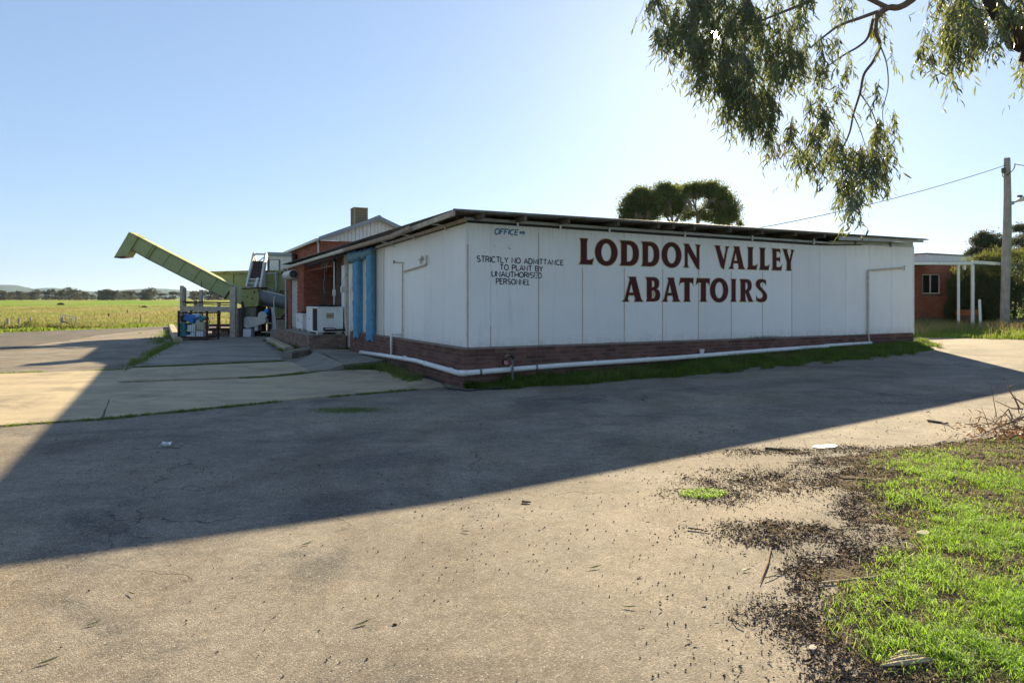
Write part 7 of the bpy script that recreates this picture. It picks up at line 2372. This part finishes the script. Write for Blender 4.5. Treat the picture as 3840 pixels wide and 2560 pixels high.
# named sticks
def stick(label, x0, y0, x1, y1, r, mat='twig', lift=.012, side_=None):
    a, b = G(x0, y0), G(x1, y1)
    mid = (a + b) / 2 + Vector(((b - a).y, -(b - a).x, 0)) * random.uniform(-.08, .08)
    z = lambda p: Vector((p.x, p.y, p.z + lift))
    m = MB().tube([z(a), z(a.lerp(mid, .6)), z(mid), z(mid.lerp(b, .5)), z(b)], [r, r * .95, r * .9, r * .8, r * .5], 6)
    if side_:
        m2 = None
    single(m, 'stick', M[mat], label, 'stick', tuple(a))
stick('thick dark stick lying near the shadow edge on the right', 3480, 1580, 3555, 1591, .016, 'dtimber')
stick('long dark stick lying flat in the litter by the white tray', 2870, 1683, 3000, 1690, .012, 'dtimber')
stick('dark bark strip lying on the litter in the middle right', 3160, 1800, 3290, 1806, .014, 'dtimber')
stick('short dark stick in the shallow hollow on the sunlit asphalt', 1958, 1884, 1992, 1886, .010, 'dtimber')
stick('pale bleached stick standing out in the lower lawn', 3385, 2150, 3430, 2080, .011, 'palewood')
stick('thin forked dark twig left of the litter patches', 2580, 1984, 2640, 1992, .006, 'dtimber')
stick('long bowed pale twig crossing the litter edge in the lower right', 2890, 2060, 2850, 2190, .007, 'twig')
stick('long grey twig lying across the lower lawn', 3080, 2190, 3420, 2140, .006, 'palewood')
# split wood lump, lid, stones
wl = thing('split_wood', 'pale split lump of wood lying in the lawn at the bottom', 'wood', tuple(G(3420, 2490)))
g_ = G(3420, 2490)
for k in range(4):
    L_ = (.16, .12, .09, .05)[k]
    m = MB().tube([(-L_, -.03 + .024 * k, .012 + .004 * k), (-L_ * .4, -.022 + .026 * k, .018 + .006 * (k % 2)), (L_ * .4, .0 + .024 * k, .020), (L_ * .95, .02 + .018 * k, .014)], [.004, .013, .015, .005], 5)
    part(m, 'splinter', M['palewood'], wl, world=False)
def slabthing(nm, label, cat_, x, y, sx, sy, h, mat, rz):
    g_ = G(x, y)
    pts = [(sx * math.cos(t) * (1 + .08 * math.sin(3 * t)), sy * math.sin(t) * (1 + .1 * math.cos(2 * t))) for t in [2 * math.pi * k / 18 for k in range(18)]]
    m = MB().prism(pts, lambda u, v, t: (g_.x + u * math.cos(rz) - v * math.sin(rz), g_.y + u * math.sin(rz) + v * math.cos(rz), float(lawn_z(np.array(g_.x), np.array(g_.y))) - .004 + t + .05 * u), 0, h)
    single(m, nm, M[mat], label, cat_, tuple(g_))
slabthing('plastic_tray', 'flat white plastic tray lying among the dark litter', 'tray', 3095, 1676, .135, .07, .016, 'whitep', .1)
slabthing('white_stone', 'smooth white stone lying in the grass right of centre', 'stone', 3463, 2008, .045, .035, .020, 'creamstone', .3)
slabthing('white_stone', 'small white stone at the litter edge near the bottom', 'stone', 3048, 2431, .024, .018, .014, 'creamstone', .8)
slabthing('white_stone', 'small pale stone in the litter halfway up the lawn edge', 'stone', 3075, 2110, .02, .016, .012, 'creamstone', .2)
slabthing('white_stone', 'tiny white stone in the far part of the lawn', 'stone', 3645, 1928, .03, .022, .014, 'creamstone', .5)
g_ = G(622, 1677)
pb = thing('paper_scrap', 'crumpled white paper scrap on the shaded asphalt', 'litter', tuple(g_))
m = MB(); q = np.random.default_rng(4)
m.grid([i / 5 for i in range(6)], [j / 5 for j in range(6)], lambda u, v: ((u - .5) * .12, (v - .5) * .10, .01 + .06 * float(vn(u * 3.3, v * 3.3, 12))))
part(m, 'sheet', M['whitep'], pb, world=False)
part(MB().tube([(.05, -.02, .01), (.12, -.05, .008), (.2, -.06, .006)], .004, 5), 'string', M['dtimber'], pb, world=False)
g_ = G(30, 1247)
# fallen leaves on the asphalt
LG = 'fallen gum leaves on the sunlit asphalt'
lv = [(-.06, 0, .004), (-.02, .011, .006), (-.02, -.011, .003), (.02, .009, .008), (.02, -.008, .005), (.06, .004, .012), (-.02, 0, .009), (.02, .001, .012)]
lme = mesh_of('fallen_leaf', lv, [(0, 2, 6), (0, 6, 1), (2, 4, 7, 6), (6, 7, 3, 1), (4, 5, 7), (7, 5, 3)], M['greenleaf'])
for x, y in ((545, 2015), (1150, 2042), (350, 2342), (495, 2228), (180, 2483), (1360, 2340), (2230, 2130), (2360, 2278), (1745, 1995), (2800, 2140)):
    g_ = G(x, y)
    o = link(bpy.data.objects.new('fallen_leaf', lme))
    o.location = (g_.x, g_.y, g_.z + .006); o.rotation_euler = (random.uniform(-.06, .06), 0, random.uniform(-.6, 1.1))
    o.scale = [random.uniform(.7, 1.0)] * 3
    props(o, 'pale gum leaf lying on the sunlit asphalt', 'leaf', LG)
# twig heap at the right edge
g_ = G(3830, 1640)
hp_ = thing('twig_heap', 'heap of cut dry twigs at the right edge of the lawn', 'twig heap', tuple(g_))
q = np.random.default_rng(8)
def h6(x, y, dy=0.0):
    Y = g_.y + dy
    return P(3300 + x / 2.613, 1150 + y / 2.613, Y) - g_
main_tw = [[(1365, 990, .1), (1320, 900, .0), (1255, 800, -.05), (1250, 715, -.05), (1205, 705, -.02)], [(1400, 1000, 0), (1290, 995, 0), (1240, 970, .1), (1130, 920, .15)], [(1420, 1070, 0), (1300, 1120, .05), (1200, 1160, .1), (1150, 1200, .1)],
           [(1300, 1100, 0), (1260, 1000, .1), (1190, 1080, .2)], [(1420, 960, .1), (1340, 905, .1), (1290, 890, .1)], [(1300, 1180, -.1), (1340, 1090, 0), (1420, 1040, 0)], [(1250, 790, 0), (1335, 760, .1)]]
for tw in main_tw:
    part(MB().tube([h6(*p) for p in tw], [.010 - .006 * k / (len(tw) - 1) for k in range(len(tw))], 5), 'twig', M['twig'], hp_, world=False)
for k in range(70):
    a = Vector((q.normal(.05, .30), q.normal(0, .25), abs(q.normal(.06, .09))))
    d = Vector((q.normal(), q.normal() * .7, q.normal() * .45 + .15)).normalized() * q.uniform(.12, .42)
    part(MB().tube([a, a + d * .5 + Vector((0, 0, .02)), a + d], [.005, .004, .002], 4), 'twig', M['twig'], hp_, world=False)
n = 420
c = np.stack([q.normal(-.02, .32, n), q.normal(0, .28, n), np.abs(q.normal(.05, .07, n))], 1)
d = q.normal(size=(n, 3)); d /= np.linalg.norm(d, axis=1)[:, None]
V, F = leafcloud(c, d, q.uniform(.04, .11, n), q.uniform(.01, .02, n), 4)
o = link(bpy.data.objects.new('dead_leaves', npmesh('dead_leaves', V, F, M['brownleaf']))); o.parent = hp_; o['kind'] = 'stuff'

# ================================================================== AIR
HAZE = 0.00006
hz = MB().box(-4600, 4600, -450, 5600, -9, 140)
me = bpy.data.meshes.new('haze'); me.from_pydata(hz.v, [], hz.f); me.update()
hm = bpy.data.materials.new('haze_air'); hm.use_nodes = True
nt = hm.node_tree
nt.nodes.remove(nt.nodes['Principled BSDF'])
pv = nt.nodes.new('ShaderNodeVolumePrincipled')
pv.inputs['Color'].default_value = (0.50, 0.70, 1.0, 1)
pv.inputs['Density'].default_value = HAZE
pv.inputs['Anisotropy'].default_value = 0.3
nt.links.new(pv.outputs[0], nt.nodes['Material Output'].inputs['Volume'])
me.materials.append(hm)
ho = link(bpy.data.objects.new('haze', me))
props(ho, kind='stuff')
